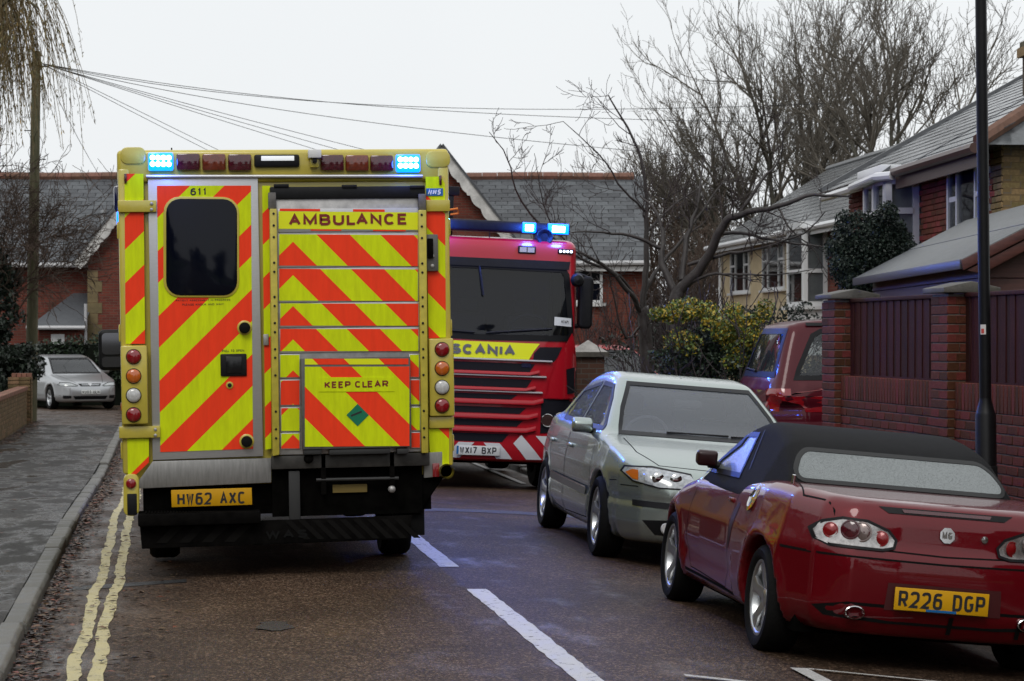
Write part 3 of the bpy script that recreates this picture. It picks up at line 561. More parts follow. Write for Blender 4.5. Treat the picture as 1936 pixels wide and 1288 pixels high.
for s_ in (-1, 1):
    mb = MB(); mb.prism([(4.7, 1.3), (5.85, 1.3), (5.3, 2.05), (4.7, 2.1)], 'x', s_ * .975, s_ * .985); mb.build('door_window', GLD, cab)
    mr_ = MB(); mr_.prism(rrect(s_ * (HW + .18) - .115, s_ * (HW + .18) + .115, 1.36, 1.72, .05), 'y', 4.62, 4.72); mr_ = mr_.build('wing_mirror', BLK, amb, bevel=.03, seg=3)
    g_ = MB(); g_.prism(rrect(s_ * (HW + .18) - .085, s_ * (HW + .18) + .085, 1.50, 1.69, .035), 'y', 4.612, 4.618); g_.build('mirror_glass', M('mirror_glass', (.13, .13, .14), .03, 1), mr_)
    g_ = MB(); g_.prism(rrect(s_ * (HW + .18) - .085, s_ * (HW + .18) + .085, 1.39, 1.48, .025), 'y', 4.612, 4.618); g_.build('mirror_glass', M('mirror_glass', (.13, .13, .14), .03, 1), mr_)
    g_ = MB(); g_.tube([(s_ * .95, 4.9, 1.5), (s_ * (HW + .1), 4.7, 1.55)], .035, 8); g_.tube([(s_ * .95, 4.9, 1.42), (s_ * (HW + .1), 4.7, 1.42)], .02, 8); g_.build('mirror_arm', BLK, mr_, smooth=True)
    # battenburg squares and side lamps on the flanks
    gr = M('ambulance_green_film', (.0, .19, .06), .4)
    for k in range(7):
        for r_ in (0, 1):
            if (k + r_) % 2 == 0: MB().box(s_ * HW - .003, s_ * HW + .003, .12 + k * .6, .72 + k * .6, 1.05 + r_ * .34, 1.39 + r_ * .34).build('green_square', gr, amb)
    for y_, z_ in ((.5, 2.62), (3.9, 2.62)):
        s1 = MB().box(s_ * HW - .01, s_ * (HW + .045) + .01 * s_, y_ - .1, y_ + .1, z_ - .09, z_ + .09).build('side_lamp', M('dark_blue_lens', (.01, .012, .05), .15, coat=1), amb, bevel=.02)
        if s_ > 0 or y_ > 1: MB().box(s_ * (HW + .05), s_ * (HW + .06), y_ - .06, y_ + .06, z_ - .04, z_ + .04).build('led', BLULENS, s1, bevel=.004)
    MB().box(s_ * HW, s_ * (HW + .035), .2, .35, 2.42, 2.52).build('side_lamp', BLULENS if s_ < 0 else BLK, amb, bevel=.012)
    for z_ in (2.38, 1.68, .88): MB().box(s_ * HW - .01, s_ * (HW + .03), .02, .09, z_ - .06, z_ + .06).build('door_hinge', AY, amb, bevel=.01)
MB().box(-HW - .03, -HW, .3, .36, 1.14, 1.20).build('side_marker', LAMB, amb, bevel=.006)
MB().tube([(-.76, 1.5, 2.88), (-.76, 1.5, 3.06)], .006, 6).build('aerial', BLK, amb)
MB().prism([(.20, 2.89), (.55, 2.89), (.5, 2.945), (.4, 2.955), (.25, 2.94)], 'y', 1.0, 1.4).build('roof_vent', BLK, amb, bevel=.015)
BLU = (.03, .13, 1.0)
lamp('blue_lamp_glow', 'POINT', amb, (HW + .12, .5, 2.62), 40, BLU, size=.06)
lamp('blue_lamp_glow', 'POINT', amb, (HW + .12, 3.9, 2.62), 130, BLU, size=.06)
for px in (307, 772):
    x, z = E(px, 308); lamp('blue_lamp_glow', 'POINT', amb, (x, -.13, z), 4.5, BLU, size=.05)
# ------------------------------------------------------------------ signed-distance body shells for the vehicles
def spl(pts, n=8, closed=False):         # Catmull-Rom through points; a repeated point keeps a corner
    P = [np.array(p, float) for p in pts]; o = []; m = len(P)
    for i in range(m if closed else m - 1):
        p1, p2 = P[i], P[(i + 1) % m]
        if np.allclose(p1, p2): continue
        p0 = P[i - 1] if (i > 0 or closed) else p1; p3 = P[(i + 2) % m] if (i + 2 < m or closed) else p2
        if np.allclose(p0, p1): p0 = p1 - (p2 - p1) * .3
        if np.allclose(p3, p2): p3 = p2 + (p2 - p1) * .3
        for k in range(n):
            t = k / n; o.append(.5 * (2 * p1 + (p2 - p0) * t + (2 * p0 - 5 * p1 + 4 * p2 - p3) * t * t + (3 * p1 - p0 - 3 * p2 + p3) * t ** 3))
    if not closed: o.append(P[-1])
    return np.array(o)
def sd_poly(poly, U, V):                 # 2-D signed distance on a grid (negative inside)
    p = np.asarray(poly); d2 = np.full(U.shape, 1e9); ins = np.zeros(U.shape, bool)
    for i in range(len(p)):
        a, b = p[i], p[(i + 1) % len(p)]; e = b - a; q = e @ e
        if q < 1e-12: continue
        t = np.clip(((U - a[0]) * e[0] + (V - a[1]) * e[1]) / q, 0, 1); d2 = np.minimum(d2, (U - a[0] - t * e[0]) ** 2 + (V - a[1] - t * e[1]) ** 2)
        c = ((a[1] > V) != (b[1] > V)); 
        with np.errstate(divide='ignore', invalid='ignore'): ins ^= c & (U < (b[0] - a[0]) * (V - a[1]) / (b[1] - a[1] + 1e-15) + a[0])
    d = np.sqrt(d2); return np.where(ins, -d, d)
def smax(a, b, k): h = np.maximum(k - np.abs(a - b), 0) / k; return np.maximum(a, b) + h * h * k / 4
def smin(a, b, k): return -smax(-a, -b, k)
def nets(F, org, h, smooth=6):           # surface nets over a scalar grid
    nx, ny, nz_ = F.shape; S = F < 0
    c = sum(S[i:nx - 1 + i, j:ny - 1 + j, k:nz_ - 1 + k].astype(np.int8) for i in (0, 1) for j in (0, 1) for k in (0, 1)); act = (c > 0) & (c < 8)
    idx = -np.ones(act.shape, np.int64); I = np.argwhere(act); idx[act] = np.arange(len(I)); acc = np.zeros((len(I), 3)); cnt = np.zeros(len(I))
    cor = [(i, j, k) for i in (0, 1) for j in (0, 1) for k in (0, 1)]
    for a in cor:
        for b in cor:
            if sum(b) - sum(a) == 1 and all(y >= x for x, y in zip(a, b)):
                fa = F[I[:, 0] + a[0], I[:, 1] + a[1], I[:, 2] + a[2]]; fb = F[I[:, 0] + b[0], I[:, 1] + b[1], I[:, 2] + b[2]]; m = (fa < 0) != (fb < 0)
                t = np.where(m, fa / np.where(m, fa - fb, 1), 0); p = np.array(a) + t[:, None] * (np.array(b) - np.array(a)); acc[m] += p[m]; cnt[m] += 1
    V = (I + acc / cnt[:, None]) * h + np.array(org); Q = []
    for ax in range(3):
        sl0 = [slice(None)] * 3; sl1 = [slice(None)] * 3; sl0[ax] = slice(0, -1); sl1[ax] = slice(1, None)
        ch_ = S[tuple(sl0)] != S[tuple(sl1)]; E_ = np.argwhere(ch_); u, w = [(1, 2), (2, 0), (0, 1)][ax]
        ok = (E_[:, u] > 0) & (E_[:, w] > 0) & (E_[:, u] < F.shape[u] - 1) & (E_[:, w] < F.shape[w] - 1); E_ = E_[ok]; ins = S[tuple(sl0)][E_[:, 0], E_[:, 1], E_[:, 2]]
        def cell(du, dw): e = E_.copy(); e[:, u] += du; e[:, w] += dw; return idx[e[:, 0], e[:, 1], e[:, 2]]
        q = np.stack([cell(-1, -1), cell(0, -1), cell(0, 0), cell(-1, 0)], 1); q[~ins] = q[~ins][:, ::-1]; Q.append(q)
    Q = np.concatenate(Q); Q = Q[(Q >= 0).all(1)]
    e = np.concatenate([Q[:, [0, 1]], Q[:, [1, 2]], Q[:, [2, 3]], Q[:, [3, 0]]]); e = np.concatenate([e, e[:, ::-1]]); deg = np.bincount(e[:, 0], minlength=len(V)).astype(float)
    for it in range(smooth * 2):         # Taubin smoothing keeps the volume
        nb = np.stack([np.bincount(e[:, 0], weights=V[e[:, 1], k], minlength=len(V)) for k in range(3)], 1) / np.maximum(deg, 1)[:, None]; V = V + (nb - V) * (.5 if it % 2 == 0 else -.515)
    return V, Q
class Shell:                             # l = length from the nose, w = lateral, z = up
    def __init__(s, Ln, W, H, h, side, plan, inset, cab=None, cabw=None, curve=.10, k=.05, kc=.05, arches=(), extra=None, smooth=6):
        x = np.arange(-.1, Ln + .1, h); y = np.arange(-W / 2 - .1, W / 2 + .1 + h / 2, h); z = np.arange(.05, H + .1, h); X, Y, Z = np.meshgrid(x, y, z, indexing='ij')
        sidef = sd_poly(side, *np.meshgrid(x, z, indexing='ij')); planf = sd_poly(plan, *np.meshgrid(x, y, indexing='ij'))
        f = smax(sidef[:, None, :], planf[:, :, None] + inset(X, Z), k)
        if cab is not None:
            cf = sd_poly(cab, *np.meshgrid(x, z, indexing='ij')); sh = (curve * (y / (W / 2)) ** 2)      # bowed screens: the ends move inwards with |y|
            mid = .5 * (cab[:, 0].min() + cab[:, 0].max()); C = np.empty_like(X)
            for j, d in enumerate(sh):
                xs = x + np.where(x < mid, -d, d) * np.clip(np.abs(x - mid) / (np.ptp(cab[:, 0]) / 2), 0, 1); i = np.clip((xs - x[0]) / h, 0, len(x) - 1.001); i0 = i.astype(int); t = (i - i0)[:, None]; C[:, j, :] = cf[i0] * (1 - t) + cf[i0 + 1] * t
            f = smin(f, smax(C, np.abs(Y) - cabw(X, Z), k * 1.1), kc)
        if extra: f = extra(f, X, Y, Z)
        for lx_, zx, rr in arches:
            r = np.hypot(X - lx_, Z - zx); f = f - .012 * np.exp(-((r - rr) / .05) ** 2) * (Z > .2); f = smax(f, -np.maximum(r - rr, (W / 2 - .30) - np.abs(Y)), .015)
        s.V, s.Q = nets(f, (x[0], y[0], z[0]), h, smooth); s.bvh = BVHTree.FromPolygons(s.V.tolist(), s.Q.tolist())
    def flip_axes(s, v): v = np.asarray(v); return np.stack([v[..., 1], v[..., 0], v[..., 2]], -1)    # (l,w,z) -> local (x,y,z)
    def body(s, name, mat, parent, holes=()):
        c = s.V[s.Q].mean(1); keep = np.ones(len(s.Q), bool)
        for view, poly in holes:
            u, w = s.uv(view, c); a = np.ones(len(c), bool)
            if view in ('L', 'R'): a = (c[:, 1] < -.3) if view == 'L' else (c[:, 1] > .3)
            if view == 'F': a = c[:, 0] < s.V[:, 0].mean()
            if view == 'B': a = c[:, 0] > s.V[:, 0].mean()
            keep &= ~((sd_poly(poly, u, w) < -.004) & a)
        Q = s.Q[keep][:, ::-1]; return obj(name, qmesh(name, s.flip_axes(s.V), Q, mat, True), parent)
    def uv(s, view, p): return (p[:, 0], p[:, 2]) if view in 'LR' else (p[:, 1], p[:, 2]) if view in 'FB' else (p[:, 0], p[:, 1])
    def hit(s, view, u, w, off):
        o, d = {'L': ((u, -9, w), (0, 1, 0)), 'R': ((u, 9, w), (0, -1, 0)), 'F': ((-9, u, w), (1, 0, 0)), 'B': ((19, u, w), (-1, 0, 0)), 'T': ((u, w, 9), (0, 0, -1))}[view]
        d = Vector(d); r = s.bvh.ray_cast(Vector(o), d)
        if r[0] is None: q = s.bvh.find_nearest(Vector({'L': (u, -.85, w), 'R': (u, .85, w), 'F': (0, u, w), 'B': (s.V[:, 0].max(), u, w), 'T': (u, w, 1)}[view])); return q[0] - d * off
        n = r[1] if r[1].dot(d) < 0 else -r[1]; return r[0] + (n * .6 - d * .4).normalized() * off
    def drape(s, name, view, poly, mat, parent, off=.004, cell=.05, smooth=True, mb=None, mi=0):
        poly = [tuple(p) for p in poly]; us = [p[0] for p in poly]; ws = [p[1] for p in poly]; own = mb is None; mb = mb or MB(); cache = {}
        n0 = max(1, int((max(us) - min(us)) / cell)); n1 = max(1, int((max(ws) - min(ws)) / cell)); du = (max(us) - min(us)) / n0; dw = (max(ws) - min(ws)) / n1; fs = []
        for i in range(n0):
            col = clip_half(clip_half(poly, -1, 0, -(min(us) + i * du)), 1, 0, min(us) + (i + 1) * du)
            for j in range(n1):
                q = clip_half(clip_half(col, 0, -1, -(min(ws) + j * dw)), 0, 1, min(ws) + (j + 1) * dw) if len(col) > 2 else []
                if len(q) < 3: continue
                ids = []
                for p in q:
                    kk = (round(p[0], 4), round(p[1], 4))
                    if kk not in cache: cache[kk] = len(cache)
                    if cache[kk] not in ids: ids.append(cache[kk])
                if len(ids) > 2: fs.append(tuple(ids))
        vs = [s.hit(view, kk[0], kk[1], off) for kk in cache]; mb.add([(v[1], v[0], v[2]) for v in vs], fs, mi)
        return mb.build(name, mat, parent, smooth=smooth) if own else mb
    def line(s, name, view, path, width, mat, parent, off=.003, closed=False, step=.04, mb=None, thick=0):
        P = [np.array(p, float) for p in path]; P = P + [P[0]] if closed else P; pts = []
        for a, b in zip(P[:-1], P[1:]):
            n = max(1, int(np.linalg.norm(b - a) / step)); pts += [tuple(a + (b - a) * k / n) for k in range(n)]
        pts.append(tuple(P[-1])); v, f = stroke_strip(pts, width / 2); own = mb is None; mb = mb or MB(); vs = [s.hit(view, p[0], p[1], off) for p in v]; mb.add([(q[1], q[0], q[2]) for q in vs], f)
        return mb.build(name, mat, parent, smooth=True) if own else mb
def inset_poly(poly, d):
    p = [np.array(q, float) for q in poly]; n = len(p); ar = sum(p[i][0] * p[(i + 1) % n][1] - p[(i + 1) % n][0] * p[i][1] for i in range(n)); sg = 1 if ar > 0 else -1; o = []
    for i in range(n):
        a = p[i] - p[i - 1]; b = p[(i + 1) % n] - p[i]; a = a / (np.linalg.norm(a) + 1e-9); b = b / (np.linalg.norm(b) + 1e-9); m = np.array([-(a[1] + b[1]), a[0] + b[0]]); m = m / (np.linalg.norm(m) + 1e-9); k = 1 / max(.4, -m[0] * b[1] + m[1] * b[0]); o.append(tuple(p[i] + m * d * sg * k))
    return o
def mir(p): return [(-u, w) for u, w in p][::-1]
SEAL = M('window_seal', (.006, .006, .007), .45, spec=.2); GAP = M('panel_gap', (.004, .004, .004), .8, spec=.1)
def clearglass(name, tint=(.75, .8, .8), drops=0, mix=.62, rough=.0):   # window pane: mirror-like at glancing angles, see-through otherwise
    m = bpy.data.materials.new(name); m.use_nodes = True; t = m.node_tree; n = t.nodes.new; l = t.links.new; t.nodes.remove(t.nodes['Principled BSDF'])
    tr = n('ShaderNodeBsdfTransparent'); tr.inputs[0].default_value = (*tint, 1); gl = n('ShaderNodeBsdfGlossy'); gl.inputs['Roughness'].default_value = .02 + rough; fr = n('ShaderNodeFresnel'); fr.inputs[0].default_value = 1.5
    df = n('ShaderNodeBsdfDiffuse'); df.inputs[0].default_value = (.5, .55, .6, 1); m0 = n('ShaderNodeMixShader'); m0.inputs[0].default_value = mix; l(tr.outputs[0], m0.inputs[1]); l(df.outputs[0], m0.inputs[2])
    mx = n('ShaderNodeMixShader'); l(fr.outputs[0], mx.inputs[0]); l(m0.outputs[0], mx.inputs[1]); l(gl.outputs[0], mx.inputs[2]); l(mx.outputs[0], t.nodes['Material Output'].inputs[0])
    co = n('ShaderNodeTexCoord'); vo = n('ShaderNodeTexVoronoi'); vo.inputs['Scale'].default_value = 75; l(co.outputs['Object'], vo.inputs['Vector'])
    if drops:
        r = n('ShaderNodeMapRange'); r.inputs[1].default_value = .1; r.inputs[2].default_value = .4; r.inputs[3].default_value = 1; r.inputs[4].default_value = 0; l(vo.outputs['Distance'], r.inputs[0])
        b = n('ShaderNodeBump'); b.inputs['Strength'].default_value = drops; b.inputs['Distance'].default_value = .004; l(r.outputs[0], b.inputs['Height']); l(b.outputs[0], gl.inputs['Normal']); l(b.outputs[0], fr.inputs['Normal'])
    return m
def paint(name, col, metal=.35, rough=.3, drops=.25, coat=.5): return M(name, col, rough, metal, coat=coat, coatr=.015, spec=.08, back=(.01, .01, .01), drops=drops)
def lens(name, col, r=.15): return M(name, col, r, .2, coat=1, var=.45, vs=35)
def seat(parent, x, y, z, mat, h=.62):
    o = MB(); o.prism([(y + .05, z), (y + .02, z + .12), (y - .5, z + .16), (y - .52, z)], 'x', x - .24, x + .24); o.prism([(y, z + .1), (y + .14, z + h), (y + .24, z + h), (y + .16, z)], 'x', x - .23, x + .23); o.prism([(y + .15, z + h + .02), (y + .17, z + h + .2), (y + .25, z + h + .2), (y + .24, z + h + .02)], 'x', x - .13, x + .13); return o.build('seat', mat, parent, bevel=.035, seg=3)
# ------------------------------------------------------------------ cars
def mirror_plan(half): return np.array(half + [(a, -b) for a, b in half[::-1]])
ALLOY = M('alloy_rim', (.45, .46, .47), .28, .8, var=.1, vs=20)
INT = M('car_interior', (.085, .085, .10), .8, spec=.2); INTL = M('car_interior_pale', (.20, .20, .20), .8)
WETG = clearglass('car_glass', drops=.0, mix=.04); WETW = clearglass('wet_windscreen_glass', drops=.1, mix=.15); WETGD = clearglass('rain_beaded_glass', drops=.5, mix=.14, rough=.03)
def plate(parent, view, sh, cx, z0, z1, w, txt, mat, off=.02, flip=False, tilt=0):
    p = sh.hit(view, cx, (z0 + z1) / 2, off); y = p[0]; sg = -1 if view == 'F' else 1
    mb = MB(); mb.box(-w / 2, w / 2, -.004, .004, -(z1 - z0) / 2, (z1 - z0) / 2); o = mb.build('number_plate', mat, parent, bevel=.003); o.location = (cx, y, (z0 + z1) / 2)
    if view == 'B': o.rotation_euler = (0, 0, math.pi)
    h = (z1 - z0) * .73
    for wi in (0, 1): mb = MB(); plate_text(mb, txt, 0, -h / 2, w * .92, h, -.0055, word=wi); mb.build('registration', TXT, o)
    return o
def door_mirror(parent, x, y, z, mat, s_, sc=1):
    o = MB(); o.prism([(y - .06 * sc, z - .05 * sc), (y + .05 * sc, z - .07 * sc), (y + .07 * sc, z + .06 * sc), (y + .02 * sc, z + .085 * sc), (y - .07 * sc, z + .04 * sc)], 'x', x + s_ * .03, x + s_ * .23 * sc); m = o.build('door_mirror', mat, parent, bevel=.03 * sc, seg=3)
    MB().tube([(x - s_ * .03, y, z - .04), (x + s_ * .08, y, z - .03)], .025, 8).build('mirror_foot', BLK, m, smooth=True); return m
def steering(parent, x, y, z):
    o = MB(); pts = [(x + .18 * math.cos(t), y - .07 * math.sin(t), z + .165 * math.sin(t)) for t in [2 * math.pi * k / 20 for k in range(21)]]; o.tube(pts, .014, 6, cap=False); o.tube([(x - .17, y, z), (x + .17, y, z)], .018, 6); o.build('steering_wheel', INT, parent, smooth=True)

# ---- silver hatchback facing the camera
def silver_hatch():
    Ln, W, H = 4.58, 1.77, 1.46
    c = thing('parked_car', 'silver green hatchback parked facing us behind the red convertible', 'car', (4.13, 16.5, -.135), (0, R(4.6), R(-1.0)), 'cars parked along the right kerb')
    side = spl([(.16, .19), (.06, .27), (.01, .42), (.0, .55), (.06, .67), (.22, .755), (.6, .855), (1.12, .945), (1.12, .945), (2.0, .955), (3.2, .975), (4.0, 1.0), (4.42, 1.0), (4.42, 1.0), (4.55, .82), (4.58, .58), (4.54, .36), (4.42, .22), (4.42, .22), (3.0, .19), (1.4, .19)], 6, True)
    plan = mirror_plan([(0, .25), (.03, .48), (.14, .68), (.38, .81), (.8, .866), (1.6, .885), (2.6, .885), (3.6, .872), (4.2, .82), (4.48, .68), (4.58, .35)])
    cab = spl([(1.02, .86), (1.02, .86), (1.5, 1.145), (1.95, 1.37), (2.2, 1.425), (2.6, 1.445), (3.1, 1.41), (3.6, 1.275), (4.25, .99), (4.25, .99), (4.2, .8), (4.2, .8)], 6, True)
    def ins(X, Z): return np.clip(.34 - Z, 0, 1) * .35 + np.clip(Z - .70, 0, 1) * .22 + .012 * np.exp(-((Z - .5) / .03) ** 2)
    def cabw(X, Z): return .80 - np.clip(Z - .93, -.2, 1) * .50 - np.clip(X - 3.2, 0, 2) * .06
    sh = Shell(Ln, W, H, .02, side, plan, ins, cab, cabw, .16, .07, .07, ((.93, .315, .355), (3.68, .315, .35)))
    pt = paint('silver_green_paint', (.37, .42, .39), .8, .26, .03)
    ws = [(-.68, .96), (.68, .96), (.615, 1.16), (.51, 1.362), (-.51, 1.362), (-.615, 1.16)]
    swf = [(1.38, .975), (2.50, .985), (2.52, 1.345), (2.05, 1.33), (1.80, 1.22)]; swr = [(2.60, .985), (3.42, 1.0), (3.66, 1.06), (3.25, 1.27), (2.62, 1.34)]
    rwl = [(-.55, 1.03), (.55, 1.03), (.47, 1.30), (-.47, 1.30)]
    holes = [('F', ws), ('B', rwl), ('L', swf), ('L', swr), ('R', swf), ('R', swr)]
    sh.body('body', pt, c, holes)
    g = sh.drape('windscreen', 'F', ws, WETW, c, -.002, .06); sh.line('seal', 'F', inset_poly(ws, .008), .03, SEAL, g, .004, True)
    g = sh.drape('tailgate_window', 'B', rwl, WETGD, c, -.002, .06); sh.line('seal', 'B', inset_poly(rwl, .008), .03, SEAL, g, .004, True)
    for v in 'LR':
        for p, nm in ((swf, 'front_window'), (swr, 'rear_window')):
            q = sh.drape(nm, v, p, WETGD, c, -.002, .08); sh.line('seal', v, inset_poly(p, .008), .035, SEAL, q, .004, True)
        sh.line('door_gap', v, [(1.32, .93), (1.30, .5), (1.42, .27), (2.50, .25), (2.55, .98)], .007, GAP, c, .0012); sh.line('door_gap', v, [(2.55, .9), (2.56, .25), (3.2, .27), (3.32, .55), (3.5, .75), (3.55, .98)], .007, GAP, c, .0012)
        sh.line('door_moulding', v, [(1.40, .475), (3.30, .50)], .06, M('dark_moulding', (.03, .03, .032), .3), c, .012); sh.line('door_moulding_trim', v, [(1.42, .508), (3.28, .533)], .012, M('chrome', (.6, .6, .6), .1, 1), c, .014)
        for l_ in (2.36, 3.40): p = sh.hit(v, l_, .80, .0); o = MB().box(-.018, .018, -.085, .085, -.018, .018).build('door_handle', pt, c, bevel=.014); o.location = (p[1] + (.012 if v == 'R' else -.012), p[0], p[2])
        sh.line('wing_gap', v, [(.44, .63), (.60, .62)], .007, GAP, c, .0012)
    hl = [(-.80, .705), (-.78, .742), (-.60, .752), (-.32, .718), (-.30, .655), (-.34, .612), (-.56, .608), (-.73, .642)]
    am = [(-.775, .70), (-.735, .725), (-.70, .722), (-.70, .652), (-.735, .66)]
    for q, a, r_ in ((hl, am, -1), (mir(hl), mir(am), 1)):
        h = sh.drape('headlamp', 'F', q, lens('headlamp_lens', (.42, .44, .44)), c, .006, .035); sh.line('lamp_seal', 'F', q, .010, SEAL, h, .008, True); sh.drape('indicator', 'F', a, M('amber_lens', (.55, .12, .01)), h, .010, .03)
        for u in (.44, .57): p = sh.hit('F', r_ * u, .677, .004); MB().lathe([(0, -.012), (.022, -.012), (.042, -.004), (.046, 0)], (p[1], p[0], p[2]), 'y', 18).build('reflector', M('chrome', (.6, .6, .6), .1, 1), h, smooth=True)
        sh.drape('bumper_strip', 'F', [(r_ * .12, .50), (r_ * .72, .505), (r_ * .72, .46), (r_ * .12, .455)], BLK, c, .012, .05)
        fp = [(r_ * .36, .385), (r_ * .66, .36), (r_ * .56, .26), (r_ * .36, .255)]; f = sh.drape('fog_lamp_recess', 'F', fp, BLK, c, .005, .05); p = sh.hit('F', r_ * .48, .315, .012); MB().lathe([(0, -.006), (.04, -.004), (.048, .01)], (p[1], p[0], p[2]), 'y', 18).build('fog_lamp', LCLR, f, smooth=True)
    sh.drape('lower_grille', 'F', [(-.34, .40), (.34, .40), (.32, .25), (-.32, .25)], BLK, c, .005, .06); sh.drape('grille', 'F', [(-.26, .70), (.26, .70), (.22, .635), (-.22, .635)], BLK, c, .005, .05)
    bg = [(-.04, .672), (0, .72), (.04, .672), (0, .624)]; sh.drape('badge', 'F', bg, M('chrome', (.6, .6, .6)), c, .014, .04)
    sh.line('bonnet_gap', 'T', [(1.02, -.68), (.55, -.66), (.25, -.54), (.20, 0), (.25, .54), (.55, .66), (1.02, .68)], .008, GAP, c, .0015)
    sh.line('bumper_gap', 'F', [(-.80, .60), (-.70, .605)], .007, GAP, c, .0015); sh.line('bumper_gap', 'F', [(.80, .60), (.70, .605)], .007, GAP, c, .0015)
    for k, u in enumerate((-.3, .22)):
        a = sh.hit('F', u, .985, .012); b = sh.hit('F', u + .5, .99, .012); MB().tube([(a[1], a[0], a[2]), (b[1], b[0], b[2])], .008, 6).build('wiper', BLK, c)
    plate(c, 'F', sh, 0, .525, .63, .50, 'SILVER'[:0] or 'HJ04', WPL, .02) if False else None
    for s_ in (-1, 1): door_mirror(c, s_ * .80, 1.62, .985, pt, s_, .85)
    for s_ in (-1, 1):
        for y_ in (.93, 3.68): wheel(c, (s_ * .78, y_, .315), .315, .205, .225, 5, ALLOY, s_)
    for s_ in (-1, 1): seat(c, s_ * .36, 2.45, .45, INT); seat(c, s_ * .36, 3.35, .45, INT, .5)
    MB().prism([(1.15, .5), (1.15, .93), (1.35, .975), (1.62, .93), (1.7, .7)], 'x', -.68, .68).build('dashboard', INT, c, bevel=.03); steering(c, -.36, 1.75, .93)
    MB().box(-.8, .8, .6, 4.2, .2, .3).build('floor_pan', ch, c); MB().box(-.12, .12, 1.9, 1.94, 1.19, 1.25).build('rear_view_mirror', INT, c, bevel=.015)
    MB().prism([(3.5, .6), (3.5, .93), (4.15, .93), (4.15, .6)], 'x', -.66, .66).build('parcel_shelf', INT, c)
    return c
silver_hatch()

